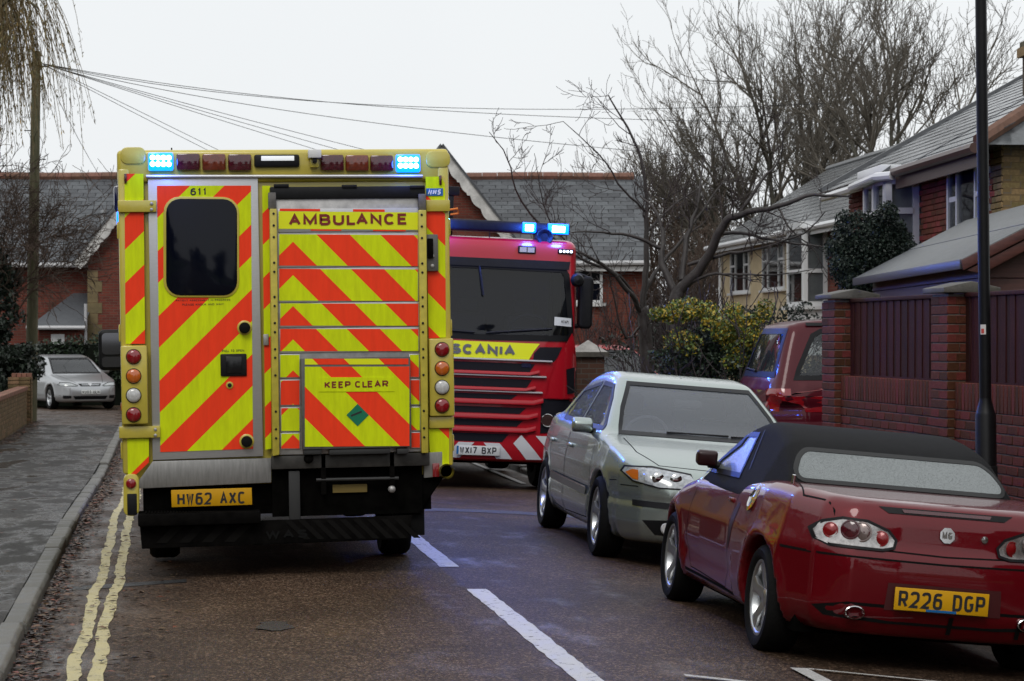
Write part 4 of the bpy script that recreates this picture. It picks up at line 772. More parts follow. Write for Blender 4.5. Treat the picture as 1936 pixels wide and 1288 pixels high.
# ---- dark red two-seat convertible with a black soft top, seen from behind
def convertible():
    Ln, W, H = 3.91, 1.66, 1.25
    c = thing('parked_car', 'dark red convertible with black soft top, nearest car on the right', 'car', (4.0, 15.17, -.13), (0, R(-5.2), R(180 - 1.2)), 'cars parked along the right kerb')
    side = spl([(.14, .18), (.03, .28), (.0, .42), (.06, .54), (.3, .64), (.8, .765), (1.2, .845), (1.2, .845), (1.9, .865), (2.6, .905), (3.15, .925), (3.6, .905), (3.80, .885), (3.80, .885), (3.855, .80), (3.865, .68), (3.90, .60), (3.91, .48), (3.88, .30), (3.80, .20), (3.80, .20), (2.5, .17), (1.0, .17)], 6, True)
    plan = mirror_plan([(0, .2), (.04, .45), (.2, .66), (.5, .77), (.9, .815), (1.6, .80), (2.3, .80), (3.0, .825), (3.45, .79), (3.75, .67), (3.87, .5), (3.91, .25)])
    def ins(X, Z): return np.clip(.34 - Z, 0, 1) * .30 + np.clip(Z - .62, 0, 1) * .26 + .02 * np.exp(-((Z - .36) / .07) ** 2) * (X > 1.2) * (X < 2.5)
    sh = Shell(Ln, W, 1.0, .02, side, plan, ins, None, None, .1, .10, .05, ((.77, .29, .335), (3.15, .29, .335)))
    pt = paint('dark_red_metallic_paint', (.12, .001, .005), .25, .35, .02, .85); sh.body('body', pt, c)
    cab = spl([(1.12, .78), (1.12, .78), (1.45, 1.0), (1.74, 1.165), (1.80, 1.185), (2.05, 1.225), (2.35, 1.215), (2.62, 1.16), (2.82, 1.07), (3.10, .90), (3.10, .90), (3.0, .75), (3.0, .75)], 6, True)
    pl_ = mirror_plan([(1.0, .70), (2.0, .72), (2.7, .72), (3.0, .66), (3.14, .5), (3.2, .2)])
    tp = Shell(Ln, 1.6, H, .02, cab, pl_, lambda X, Z: np.clip(Z - .88, -.3, 1) * .52 - .0 * X, None, None, .1, .07)
    fab = M('black_hood_fabric', (.010, .010, .011), .8, bump=.35, bs=500, var=.2, vs=20, spec=.15)
    sw = [(1.40, .89), (2.16, .90), (2.02, 1.135), (1.78, 1.125)]; ws = [(-.58, .87), (.58, .87), (.46, 1.14), (-.46, 1.14)]; rw = [(p[0], p[1]) for p in rrect(-.60, .60, .945, 1.085, .055)]; rw = [(u * (1.0 - (z - .945) * .9), z) for u, z in rw]
    st = tp.body('soft_top', fab, c, [('F', ws)] + [(v, sw) for v in 'LR'])
    ban = M('rain_covered_plastic_window', (.15, .17, .17), .28, coat=.6, coatr=.12, drops=.9, var=.2, vs=60)
    r = tp.drape('rear_window', 'B', rw, ban, st, .006, .05); tp.line('seam', 'B', inset_poly(rw, -.012), .02, M('hood_binding', (.006, .006, .006), .6), r, .008, True)
    g = tp.drape('windscreen', 'F', ws, WETG, c, -.002, .06); tp.line('screen_frame', 'F', inset_poly(ws, -.02), .06, BLK, g, .008, True)
    for v in 'LR':
        q = tp.drape('side_window', v, sw, ban, c, .001, .06); tp.line('seal', v, inset_poly(sw, -.004), .03, SEAL, q, .006, True)
        tp.line('hood_seam', v, [(2.10, 1.17), (2.30, .94)], .012, M('hood_binding', (.006, .006, .006)), st, .006); tp.line('screen_pillar', v, [(1.22, .86), (1.45, .985), (1.78, 1.16)], .06, BLK, c, .012)
        sh.line('door_gap', v, [(1.30, .80), (1.26, .45), (1.36, .28), (2.28, .25), (2.36, .35), (2.37, .85)], .007, GAP, c, .0014)
        sh.line('bumper_gap', v, [(3.48, .60), (3.85, .60)], .008, GAP, c, .0014); sh.line('sill_line', v, [(1.2, .255), (2.5, .235)], .02, GAP, c, .0014)
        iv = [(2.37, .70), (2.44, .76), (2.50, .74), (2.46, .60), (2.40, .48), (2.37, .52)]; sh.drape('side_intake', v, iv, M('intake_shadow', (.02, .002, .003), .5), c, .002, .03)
        p = sh.hit(v, 2.24, .755, .001); o = MB().box(-.012, .012, -.055, .055, -.014, .014).build('door_handle', pt, c, bevel=.008); o.location = (p[1], p[0], p[2])
    # fuel cap on the camera side, tail lamps, plate, exhausts, badge
    p = sh.hit('R', 2.78, .80, .0); o = MB().lathe([(.075, -.004), (.078, .008), (.055, .014), (.05, .008), (.02, .008), (0, .014)], (0, 0, 0), 'x', 24).build('fuel_cap', M('chrome', (.6, .6, .6)), c, smooth=True); o.location = (p[1], p[0], p[2]); o.rotation_euler = (0, R(-22), R(0))
    tlp = [(.27, .70), (.31, .745), (.42, .785), (.54, .79), (.63, .765), (.675, .72), (.665, .675), (.60, .65), (.34, .645), (.28, .66)]
    TLR = M('red_bulb_bowl', (.22, .004, .006), .25, .2, coat=.6); TLC = M('smoked_bowl', (.22, .17, .16), .2, .5, coat=1)
    for sg in (1, -1):
        q = [(sg * u, z) for u, z in tlp][::sg]; h = sh.drape('tail_lamp', 'B', q, M('clear_tail_lens', (.42, .40, .39), .16, .75, coat=1, var=.5, vs=22), c, .008, .03); sh.line('lamp_seal', 'B', q, .014, SEAL, h, .010, True)
        for u, z, rr, m in ((.595, .722, .037, TLR), (.505, .734, .046, LDRK), (.45, .728, .048, TLC), (.44, .728, .028, LDRK), (.35, .702, .037, TLR)):
            p = sh.hit('B', sg * u, z, .010 + .003 * (rr == .028)); n_ = Vector((sg * .45, 1, .1)).normalized(); o = MB().lathe([(rr * 1.12, 0), (rr * 1.1, .004), (rr * .97, .005), (rr * .9, .002), (rr * .5, .008), (0, .010)], (0, 0, 0), 'y', 20).build('lamp_bowl', m, h, smooth=True); o.location = (p[1], p[0], p[2]); o.rotation_euler = n_.to_track_quat('Y', 'Z').to_euler()
    sh.line('boot_gap', 'B', [(-.34, .645), (0, .635), (.34, .645)], .008, GAP, c, .0014); sh.line('boot_gap', 'B', [(-.78, .605), (0, .595), (.78, .605)], .010, GAP, c, .0014)
    sh.line('boot_gap', 'T', [(3.12, .62), (3.5, .68), (3.79, .56)], .008, GAP, c, .0014); sh.line('boot_gap', 'T', [(3.12, -.62), (3.5, -.68), (3.79, -.56)], .008, GAP, c, .0014); sh.line('deck_gap', 'T', [(3.15, -.60), (3.17, 0), (3.15, .60)], .012, GAP, c, .0014)
    bs_ = sh.drape('high_brake_lamp', 'B', [(-.36, .865), (.36, .865), (.31, .835), (-.31, .835)], BLK, c, .004, .05); sh.drape('lens', 'B', [(-.24, .858), (.24, .858), (.23, .842), (-.23, .842)], LDRK, bs_, .008, .05)
    bd = sh.drape('badge', 'B', [(.042 * math.cos(R(22.5 + 45 * k)), .745 + .042 * math.sin(R(22.5 + 45 * k))) for k in range(8)], M('chrome', (.6, .6, .6)), c, .010, .05)
    p = sh.hit('B', 0, .745, .0135); mb = MB(); text(mb, 'MG', -.026, .026, -.019, .019, 0, .2); o = mb.build('badge_letters', M('badge_grey', (.16, .15, .14), .4), bd); o.location = (p[1], p[0], p[2]); o.rotation_euler = (R(-4), 0, math.pi)
    p = sh.hit('B', -.20, .74, .004); o = MB().lathe([(.018, 0), (.018, .008), (0, .01)], (0, 0, 0), 'y', 14).build('boot_lock', M('chrome', (.6, .6, .6)), c); o.location = (p[1], p[0], p[2])
    ap = [(u, z) for u, z in ((-.66, .335), (-.5, .37), (.5, .37), (.66, .335), (.60, .288), (.3, .272), (-.3, .272), (-.60, .288))]; sh.drape('rear_aperture', 'B', ap, M('aperture_black', (.006, .006, .006), .7, spec=.1), c, .003, .05)
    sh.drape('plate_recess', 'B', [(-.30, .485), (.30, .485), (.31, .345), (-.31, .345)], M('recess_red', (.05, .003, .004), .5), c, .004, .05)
    npo = plate(c, 'B', sh, .02, .352, .468, .50, 'R226 DGP', YPL, .03); MB().box(-.08, .08, -.006, -.0045, -.056, -.044).build('dealer_strip', M('badge_blue', (.0, .11, .32)), npo)
    for sg in (1, -1):
        p = sh.hit('B', sg * .46, .318, .0); o = MB(); o.lathe([(.042, -.10), (.048, .012), (.043, .015), (.038, .0), (.036, -.09), (0, -.09)], (0, 0, 0), 'y', 20); o = o.build('exhaust_tip', M('chrome', (.6, .6, .6)), c, smooth=True); o.location = (p[1], p[0] + .012, p[2]); o.scale = (1.1, 1, .72)
    for u in (.05, .42): sh.drape('diffuser_rib', 'B', [(-u - .012, .33), (-u + .012, .33), (-u + .012, .24), (-u - .012, .24)], pt, c, .012, .05)
    p = sh.hit('T', 3.18, .66, 0); MB().tube([(p[1], p[0], p[2]), (p[1], p[0] + .01, p[2] + .045)], [.012, .01], 10).build('aerial_stub', M('chrome', (.6, .6, .6)), c, smooth=True)
    for s_ in (-1, 1): door_mirror(c, s_ * .68, 1.50, .955, M('mirror_black_red', (.02, .003, .004), .35), s_, .68)
    for s_ in (-1, 1):
        for y_ in (.77, 3.15): wheel(c, (s_ * .70, y_, .29), .29, .20, .205, 5, ALLOY, s_)
    for s_ in (-1, 1): seat(c, s_ * .34, 2.3, .35, INT, .55)
    MB().box(-.7, .7, .5, 3.6, .17, .3).build('floor_pan', ch, c)
    return c
convertible()

# ---- simple three-box helper for the cars further back
def far_car(name, label, group, loc, rot, Ln, W, H, side, cab, plan, pcol, ws=None, sw=(), rw=None, arches=(), dark=False, h=.03):
    c = thing(name, label, 'car', loc, rot, group)
    def ins(X, Z): return np.clip(.34 - Z, 0, 1) * .3 + np.clip(Z - .72, 0, 1) * .2
    sh = Shell(Ln, W, H, h, side, plan, ins, cab, lambda X, Z: W / 2 - .07 - np.clip(Z - .92, -.2, 1) * .42, .12, .08, .07, arches, smooth=5)
    sh.body('body', pcol, c, [(v, p) for v in 'LR' for p in sw] + ([('F', ws)] if ws else []) + ([('B', rw)] if rw else []))
    if ws: g = sh.drape('windscreen', 'F', ws, WETG, c, -.002, .08); sh.line('seal', 'F', ws, .04, SEAL, g, .004, True)
    if rw: g = sh.drape('rear_window', 'B', rw, WETG, c, -.002, .08); sh.line('seal', 'B', rw, .06, SEAL, g, .004, True)
    for v in 'LR':
        for p in sw: q = sh.drape('side_window', v, p, WETG, c, -.002, .08); sh.line('seal', v, inset_poly(p, .01), .05, SEAL, q, .004, True)
    MB().box(-W / 2 + .1, W / 2 - .1, .5, Ln - .5, .2, .32).build('floor_pan', ch, c)
    for s_ in (-1, 1):
        for a in arches: wheel(c, (s_ * (W / 2 - .11), a[0], a[1]), a[1], .2, a[1] * .68, 5, ALLOY, s_)
        seat(c, s_ * .36, Ln * .55, .45, INT)
    return c, sh
PLAN = lambda Ln, W: mirror_plan([(0, W * .15), (.04, W * .3), (.18, W * .41), (.5, W * .47), (1.2, W * .497), (Ln - 1.2, W * .497), (Ln - .45, W * .47), (Ln - .1, W * .38), (Ln, W * .2)])
# silver coupe-like car at the far junction
side = spl([(.14, .19), (.03, .3), (.0, .45), (.05, .60), (.2, .70), (.7, .82), (1.15, .90), (1.15, .90), (2.2, .93), (3.6, .95), (4.05, .93), (4.05, .93), (4.25, .8), (4.27, .5), (4.2, .25), (4.2, .25), (3, .19), (1.3, .19)], 6, True)
cab = spl([(1.0, .84), (1.0, .84), (1.5, 1.12), (1.9, 1.31), (2.4, 1.39), (2.9, 1.37), (3.5, 1.2), (4.0, .93), (4.0, .93), (3.9, .8), (3.9, .8)], 6, True)
spt = paint('silver_paint', (.42, .43, .44), .75, .28, .05)
WSA = [(-.62, .93), (.62, .93), (.52, 1.30), (-.52, 1.30)]; SWA = [[(1.45, .95), (2.4, .96), (2.5, 1.30), (2.05, 1.29), (1.8, 1.2)], [(2.5, .96), (3.4, .98), (3.1, 1.24), (2.58, 1.30)]]
astra, sh = far_car('parked_car', 'silver car facing us at the far junction beside the telegraph pole', None, tuple(at(172, 775, 58.6)[:2]) + (gz(58.6) - .0,), (0, 0, R(20)), 4.27, 1.71, 1.39, side, cab, PLAN(4.27, 1.71), spt, WSA, SWA, None, ((.85, .3, .335), (3.46, .3, .335)))
for sg in (1, -1):
    q = [(sg * .76, .64), (sg * .72, .70), (sg * .5, .69), (sg * .33, .62), (sg * .35, .605), (sg * .7, .61)]; h_ = sh.drape('headlamp', 'F', q, lens('headlamp_lens', (.42, .44, .44)), astra, .006, .04); sh.line('lamp_seal', 'F', q, .012, SEAL, h_, .008, True)
    sh.drape('fog_lamp_recess', 'F', [(sg * .5, .36), (sg * .74, .37), (sg * .66, .285), (sg * .5, .29)], BLK, astra, .005, .05)
sh.drape('grille', 'F', [(-.31, .665), (.31, .665), (.25, .60), (-.25, .60)], BLK, astra, .006, .05); sh.drape('lower_grille', 'F', [(-.46, .355), (.46, .355), (.40, .265), (-.40, .265)], BLK, astra, .006, .05)
for z in (.295, .325): sh.line('grille_bar', 'F', [(-.42, z), (.42, z)], .012, spt, astra, .014)
sh.drape('badge', 'F', [(-.06, .67), (0, .655), (.06, .67), (0, .595)], M('chrome', (.6, .6, .6)), astra, .014, .04); plate(astra, 'F', sh, 0, .40, .505, .50, 'KU03 ULH', WPL, .02)
sh.line('bonnet_gap', 'T', [(1.0, -.6), (.5, -.46), (.16, -.36)], .01, GAP, astra, .002); sh.line('bonnet_gap', 'T', [(1.0, .6), (.5, .46), (.16, .36)], .01, GAP, astra, .002)
for s_ in (-1, 1): door_mirror(astra, s_ * .77, 1.55, .97, spt, s_)
# red people carrier nosed into the drive, tail to the road
side = spl([(.2, .22), (.05, .35), (.02, .6), (.3, .85), (1.0, 1.02), (1.0, 1.02), (2.5, 1.05), (4.2, 1.07), (4.50, 1.07), (4.50, 1.07), (4.60, .85), (4.64, .55), (4.6, .35), (4.5, .25), (4.5, .25), (3, .22), (1.4, .22)], 6, True)
cab = spl([(.85, .95), (.85, .95), (1.5, 1.42), (2.0, 1.66), (2.6, 1.72), (3.4, 1.73), (4.05, 1.70), (4.25, 1.66), (4.32, 1.60), (4.52, 1.1), (4.58, .95), (4.5, .85), (4.5, .85)], 6, True)
mpt = paint('maroon_paint', (.075, .005, .010), .1, .38, .02)
RWM = [(-.60, 1.14), (.60, 1.14), (.47, 1.59), (-.47, 1.59)]; SWM = [[(3.02, 1.10), (4.28, 1.10), (4.24, 1.20), (4.05, 1.55), (3.95, 1.60), (3.05, 1.60)], [(1.9, 1.10), (2.92, 1.10), (2.92, 1.60), (2.2, 1.58)]]
mpv, sh = far_car('parked_car', 'maroon people carrier parked in the drive beside the brick wall', None, (6.04 + 4.64, 23.55, .10), (0, 0, R(90)), 4.64, 1.81, 1.73, side, cab, PLAN(4.64, 1.81), mpt, None, SWM, RWM, ((.95, .32, .36), (3.75, .32, .36)), h=.025)
for v, sg in (('L', -1), ('R', 1)):
    tlm = [(4.34, 1.00), (4.50, 1.00), (4.56, .78), (4.44, .76), (4.42, .93), (4.34, .93)]; sh.drape('tail_lamp', v, tlm, LRED, mpv, .006, .04); sh.drape('tail_lamp', 'B', [(sg * .86, 1.0), (sg * .60, 1.0), (sg * .60, .93), (sg * .80, .93), (sg * .84, .76), (sg * .87, .76)], LRED, mpv, .008, .04)
    sh.line('roof_rail', v, [(2.2, 1.655), (4.1, 1.655)], .03, BLK, mpv, .02); sh.line('waist_moulding', v, [(.5, .62), (4.5, .64)], .05, M('maroon_moulding', (.10, .012, .018), .4), mpv, .008)
    sh.line('panel_line', v, [(1.0, .90), (4.5, .92)], .010, GAP, mpv, .001); sh.line('door_gap', v, [(2.95, 1.65), (2.95, .4)], .008, GAP, mpv, .001)
a = sh.hit('B', -.05, 1.17, .02); b = sh.hit('B', .42, 1.19, .02); MB().tube([(a[1], a[0], a[2]), (b[1], b[0], b[2])], .012, 6).build('rear_wiper', BLK, mpv)
sh.drape('tailgate_trim', 'B', [(-.6, .98), (.6, .98), (.6, .86), (-.6, .86)], M('dark_maroon', (.05, .006, .01), .3, coat=1), mpv, .006, .06)
# a red car mostly hidden by the hedge
rpt = paint('bright_red_paint', (.42, .03, .03), .1, .3, .1)
side = spl([(.14, .19), (.03, .3), (.0, .45), (.05, .60), (.2, .72), (.7, .86), (.95, .92), (.95, .92), (2.2, .95), (3.4, .97), (3.6, .93), (3.6, .93), (3.7, .5), (3.65, .25), (3.65, .25), (3, .19), (1.3, .19)], 6, True)
cab = spl([(.85, .86), (.85, .86), (1.3, 1.18), (1.6, 1.36), (2.2, 1.44), (2.9, 1.42), (3.4, 1.3), (3.6, .95), (3.6, .95), (3.5, .8), (3.5, .8)], 6, True)
p0 = at(1192, 700, 38)
rcar, sh = far_car('parked_car', 'small red car glimpsed behind the silver hatchback and the hedge', None, (p0.x + .3, p0.y, .04), (0, 0, R(14)), 3.7, 1.62, 1.44, side, cab, PLAN(3.7, 1.62), rpt, [(-.58, .95), (.58, .95), (.5, 1.34), (-.5, 1.34)], [[(1.25, .97), (2.2, .98), (2.2, 1.34), (1.75, 1.32)], [(2.3, .98), (3.2, 1.0), (3.0, 1.32), (2.3, 1.34)]], None, ((.75, .28, .32), (3.05, .28, .32)), h=.035)
# ------------------------------------------------------------------ fire engine
FK = 157.5; FPH = R(2.3); FG = .22
def F(px, py):                           # front elevation of the fire engine, squared up -> lateral, height above its tyres
    dx, dy = px - 903, 635 - py; c, s = math.cos(FPH), math.sin(FPH); return ((dx * c - dy * s) / FK, CAMH + FG + (dx * s + dy * c) / FK)
def FZ(x, y): return F(840 + x / 4.29, 620 + y / 4.29)
fe = thing('fire_engine', 'red fire engine facing us, squeezed past the ambulance, blue roof lights on', 'fire engine', (3.76 - CAMH * math.sin(FPH), 27.1, -FG), (0, FPH, 0))
FRED = M('fire_engine_red_paint', (.40, .005, .014), .35, coat=.7, coatr=.05, spec=.25, back=(.01, .01, .01)); SLOT = M('grille_mesh_dark', (.008, .008, .012), .55, spec=.2); TRIM = M('grey_trim', (.36, .35, .36), .35, .3)
side = spl([(.2, .36), (.05, .40), (.0, .55), (.0, 1.0), (.02, 1.5), (.06, 1.80), (.15, 2.3), (.24, 2.74), (.25, 2.80), (.30, 2.98), (.45, 3.06), (1.0, 3.09), (2.2, 3.08), (2.2, 3.08), (2.2, .75), (2.2, .75), (1.9, .75), (1.85, .36), (1.85, .36), (1.0, .36)], 6, True)
plan = mirror_plan([(0, .45), (.02, .75), (.075, .98), (.19, 1.13), (.42, 1.20), (2.2, 1.20)])
cabs = Shell(2.3, 2.42, 3.1, .03, side, plan, lambda X, Z: np.clip(Z - 2.1, 0, 2) * .045 + np.clip(.5 - Z, 0, 1) * .1, None, None, .1, .10, .05, ((1.38, .5, .60),), smooth=5)
wsz0, wsz1 = 1.86, 2.72
wsp = [(0, wsz1), (.98, wsz1 - .01), (1.03, wsz1 - .08), (1.10, wsz0 + .06), (1.07, wsz0), (0, wsz0 - .02), (-1.07, wsz0), (-1.10, wsz0 + .06), (-1.03, wsz1 - .08), (-.98, wsz1 - .01)]
sdw = [(.45, 1.9), (1.5, 1.9), (1.5, 2.7), (.6, 2.7)]
cabs.body('cab', FRED, fe, [('F', wsp), ('L', sdw), ('R', sdw)])
def bar(name, path, hgt, dep, mat, parent, base=.0):     # a raised bar following the curved front
    pts = []
    for a, b in zip(path[:-1], path[1:]):
        n = max(1, int(math.hypot(b[0] - a[0], b[1] - a[1]) / .08)); pts += [(a[0] + (b[0] - a[0]) * k / n, a[1] + (b[1] - a[1]) * k / n) for k in range(n)]
    pts.append(path[-1]); mb = MB(); vs = []
    for u, z in pts:
        p = cabs.hit('F', u, z, base); vs += [(p[1], p[0] + .02, z + hgt / 2), (p[1], p[0] - dep * .8, z + hgt / 2 - .004), (p[1], p[0] - dep, z - hgt / 2 + .012), (p[1], p[0] + .02, z - hgt / 2)]
    n = len(pts); fs = [(i * 4 + k, i * 4 + (k + 1) % 4, i * 4 + 4 + (k + 1) % 4, i * 4 + 4 + k) for i in range(n - 1) for k in range(4)] + [(0, 1, 2, 3), tuple(4 * n - 4 + k for k in (3, 2, 1, 0))]
    return mb.add(vs, fs).build(name, mat, parent, bevel=.005)
def sym(pts): return pts + [(-u, z) for u, z in pts[::-1]]
def half(pxpts): return [FZ(*p) for p in pxpts]
# glass
wsz0, wsz1 = 1.86, 2.72
wsp = sym([(.0, wsz1), (.98, wsz1 - .01), (1.03, wsz1 - .08), (1.10, wsz0 + .06), (1.07, wsz0), (0, wsz0 - .02)])[:]
wsp = [(0, wsz1), (.98, wsz1 - .01), (1.03, wsz1 - .08), (1.10, wsz0 + .06), (1.07, wsz0), (0, wsz0 - .02), (-1.07, wsz0), (-1.10, wsz0 + .06), (-1.03, wsz1 - .08), (-.98, wsz1 - .01)]
WSG = clearglass('truck_windscreen_glass', (.45, .5, .65), 0, .008)
wsO = cabs.drape('windscreen', 'F', wsp, WSG, fe, .0, .1); cabs.line('seal', 'F', inset_poly(wsp, .01), .07, SEAL, wsO, .012, True)
cabs.drape('sun_visor', 'F', [(-1.06, 2.80), (1.06, 2.80), (1.04, 2.70), (-1.04, 2.70)], BLK, fe, .03, .08)
p = cabs.hit('F', -.1, 2.7, .02); q = cabs.hit('F', .0, 2.3, .03); MB().tube([(p[1] + .05, p[0], p[2]), (p[1] + .10, q[0], 2.35)], .012, 6).build('windscreen_strut', BLK, wsO)
for a, b in (((-.9, 1.93), (-.1, 1.90)), ((.05, 1.90), (.85, 1.98))):
    p, q = cabs.hit('F', *a, .03), cabs.hit('F', *b, .03); MB().tube([(p[1], p[0], p[2]), (q[1], q[0], q[2])], .012, 6).build('wiper', BLK, wsO)
stk = cabs.drape('windscreen_card', 'F', [F(1042, 599), F(1075, 602), F(1075, 618), F(1041, 615)], M('white_card', (.62, .64, .66), .5), wsO, .016, .06)
mb = MB(); u0, z0 = F(1053, 611.5); u1, z1 = F(1070, 606); p = cabs.hit('F', (u0 + u1) / 2, (z0 + z1) / 2, .03); q = cabs.hit('F', u1, z1, .03); text(mb, 'H74P1', -.054, .054, -.018, .018, 0, .2); o = mb.build('lettering', TXT, stk); o.location = (p[1], p[0] - .004, p[2]); o.rotation_euler = (0, R(2), math.atan2(q[0] - p[0], q[1] - p[1]))
# yellow name band
yb = [(-.67, FZ(0, 72)[1]), (.67, FZ(740, 104)[1] - .005), (.60, FZ(690, 150)[1] - .01), (.57, FZ(675, 214)[1]), (-.57, FZ(675, 214)[1] + .0)]
zt, zb = 1.795, 1.60
yb = [(-.70, zt), (.70, zt), (.63, zt - .09), (.57, zb), (-.57, zb), (-.63, zt - .09)]
yo = cabs.drape('name_band', 'F', yb, M('bright_yellow_film', (.8, .84, 0)), fe, .012, .08)
mb = MB(); text(mb, 'SCANIA', -.38, .40, 1.64, 1.76, 0, .28, sp=.55); vs = []
for x, y, z in mb.v: p = cabs.hit('F', x, z, .022); vs.append((x, p[0] + y * 3, z))
mb.v = vs; mb.build('lettering', M('grey_lettering', (.13, .13, .15), .35, .4), yo)
for sg in (1, -1):
    q = [(sg * .63, zt - .12), (sg * .70, zt - .04), (sg * .98, zt - .03), (sg * .92, zt - .16), (sg * .88, zt - .21), (sg * .62, zt - .21)]; cabs.drape('corner_intake', 'F', q, SLOT, fe, .006, .06)
# grille: dark openings, red slats, grey trims
zr = [1.585, 1.395, 1.205]
for (za, zb_, wd_) in ((1.55, 1.43, .62), (1.36, 1.24, .59), (1.175, 1.115, .42), (1.02, .945, .53), (.865, .79, .50), (.70, .60, .33)):
    cabs.drape('grille_opening', 'F', [(-wd_ - .03, za), (wd_ + .03, za), (wd_ - .05, zb_), (-wd_ + .05, zb_)], SLOT, fe, .004, .08)
for z, w_ in zip(zr, (.86, .79, .75)): bar('grille_trim', [(-w_, z), (w_, z)], .034, .045, TRIM, fe)
for z, w_ in ((1.425, .70), (1.235, .66), (1.08, .76), (.905, .70), (.745, .68)): bar('grille_slat', [(-w_, z + .03), (-w_ + .12, z), (w_ - .12, z), (w_, z + .03)], .052 if z > 1.1 else .07, .055, FRED, fe)
cabs.drape('grille_lamp', 'F', [F(977, 686), F(995, 687), F(995, 695), F(977, 694)], M('dark_blue_lens', (.01, .012, .05)), fe, .012, .05)
# bumper with red and white chevrons
bz0, bz1 = .40, .60
bp = [(-.5, bz1), (.5, bz1), (.60, .70), (1.06, .74), (1.10, .46), (.96, bz0), (-.96, bz0), (-1.10, .46), (-1.06, .74), (-.60, .70)]
WFILM = M('white_reflective_film', (.62, .63, .63), .4); RFILM = M('red_reflective_film', (.42, .006, .018), .4); bmp = cabs.drape('bumper', 'F', bp, FRED, fe, .03, .08)
for sg in (1, -1):
    for k in range(4):
        lo = .02 + k * .36
        quad = [(lo + .0, bz1 + .2), (lo + .19, bz1 + .2), (lo + .62, bz0 - .06), (lo + .43, bz0 - .06)]; quad = [(u - .16, z) for u, z in quad]
        q = [(u, z) for u, z in quad]; q = clip_half(clip_half(clip_half(clip_half(q, 0, 1, bz1 - .01 if k < 1 else .69), 0, -1, -(bz0 + .012)), 1, 0, 1.08), -1, 0, 0)
        if k == 1: q = clip_half(q, -1, .9, .12)
        if len(q) > 2: cabs.drape('white_chevron', 'F', [(sg * u, z) for u, z in q], WFILM, bmp, .036, .08)
mb = MB(); mb.box(-.26, .26, -.005, .005, -.056, .056); p = cabs.hit('F', 0, .49, .06); o = mb.build('number_plate', WPL, fe, bevel=.002); o.location = (-.01, p[0], .495); [(plate_text(q_, 'WX17 BXP', .0, -.041, .46, .082, -.0065, word=wi), q_.build('registration', TXT, o)) for wi, q_ in enumerate((MB(), MB()))]; MB().box(-.26, -.235, -.007, -.0045, -.05, .05).build('country_band', M('badge_blue', (.0, .11, .32)), o)
# lamps, corner deflectors
for sg in (1, -1):
    cabs.drape('lamp_recess', 'F', [(sg * .74, 1.14), (sg * 1.14, 1.14), (sg * 1.10, .76), (sg * .74, .72)], SLOT, fe, .008, .06)
    for u, z in ((.82, .88), (.98, .90)): p = cabs.hit('F', sg * u, z, .02); MB().lathe([(0, .0), (.05, .0), (.075, -.025), (.08, -.02)], (p[1], p[0], p[2]), 'y', 20).build('headlamp', M('chrome', (.6, .6, .6), .1, 1), fe, smooth=True)
    q = [(sg * 1.09, 1.92), (sg * 1.20, 1.50), (sg * 1.22, 1.20), (sg * 1.10, 1.15), (sg * .80, 1.15), (sg * .84, 1.36), (sg * .93, 1.62)]
    mb = MB(); P3 = []
    dz = cabs.drape('corner_deflector', 'F', q, FRED, fe, .035, .06); cabs.line('edge', 'F', q, .02, FRED, dz, .03, True)
    cabs.drape('deflector_slot', 'F', [(sg * 1.02, 1.50), (sg * 1.13, 1.53), (sg * 1.14, 1.22), (sg * 1.05, 1.20)], SLOT, dz, .042, .05)
    MB().prism(rrect(sg * 1.275 - .088, sg * 1.275 + .088, 2.0, 2.64, .06), 'y', .22, .36).build('wing_mirror', BLK, fe, bevel=.035, seg=3)
    m_ = MB(); m_.tube([(sg * 1.12, .35, 2.68), (sg * 1.2, .24, 2.64), (sg * 1.28, .28, 2.62)], .03, 8); m_.tube([(sg * 1.14, .35, 2.02), (sg * 1.26, .3, 2.05)], .03, 8); m_.build('mirror_arm', BLK, fe, smooth=True)
    MB().lathe([(0, .0), (.06, .02), (.085, .08), (.07, .15), (0, .18)], (sg * 1.13, .0, 2.58), 'y', 14).build('kerb_mirror', BLK, fe, smooth=True)
    # side door glass
    cabs.drape('door_window', 'R' if sg > 0 else 'L', sdw, WSG, fe, .0, .1)
for px, py, w_, h_, m in ((993, 471, 34, 14, LCLR), (1068, 474, 30, 9, BLK)):
    u, z = F(px, py); p = cabs.hit('F', u, z, .0); o = MB().box(-w_ / 2 / FK, w_ / 2 / FK, -.03, .02, -h_ / 2 / FK, h_ / 2 / FK).build('roof_marker_lamp', BLK, fe, bevel=.008); o.location = (u, p[0], z)
    if m is BLK:
        for k in range(4): MB().lathe([(0, -.036), (.014, -.034), (.016, -.028)], (-.066 + k * .044, 0, 0), 'y', 10).build('led', WLED, o)
    else: MB().box(-.09, -.005, -.034, -.02, -.03, .03).build('lens', LCLR, o); MB().box(.005, .09, -.034, -.02, -.03, .03).build('lens', LCLR, o)
mb = MB(); text(mb, 'UT - UT - MOBI.C', -.31, .03, -.02, .02, 0, .18); p = cabs.hit('F', -.14, 2.75, .04); 
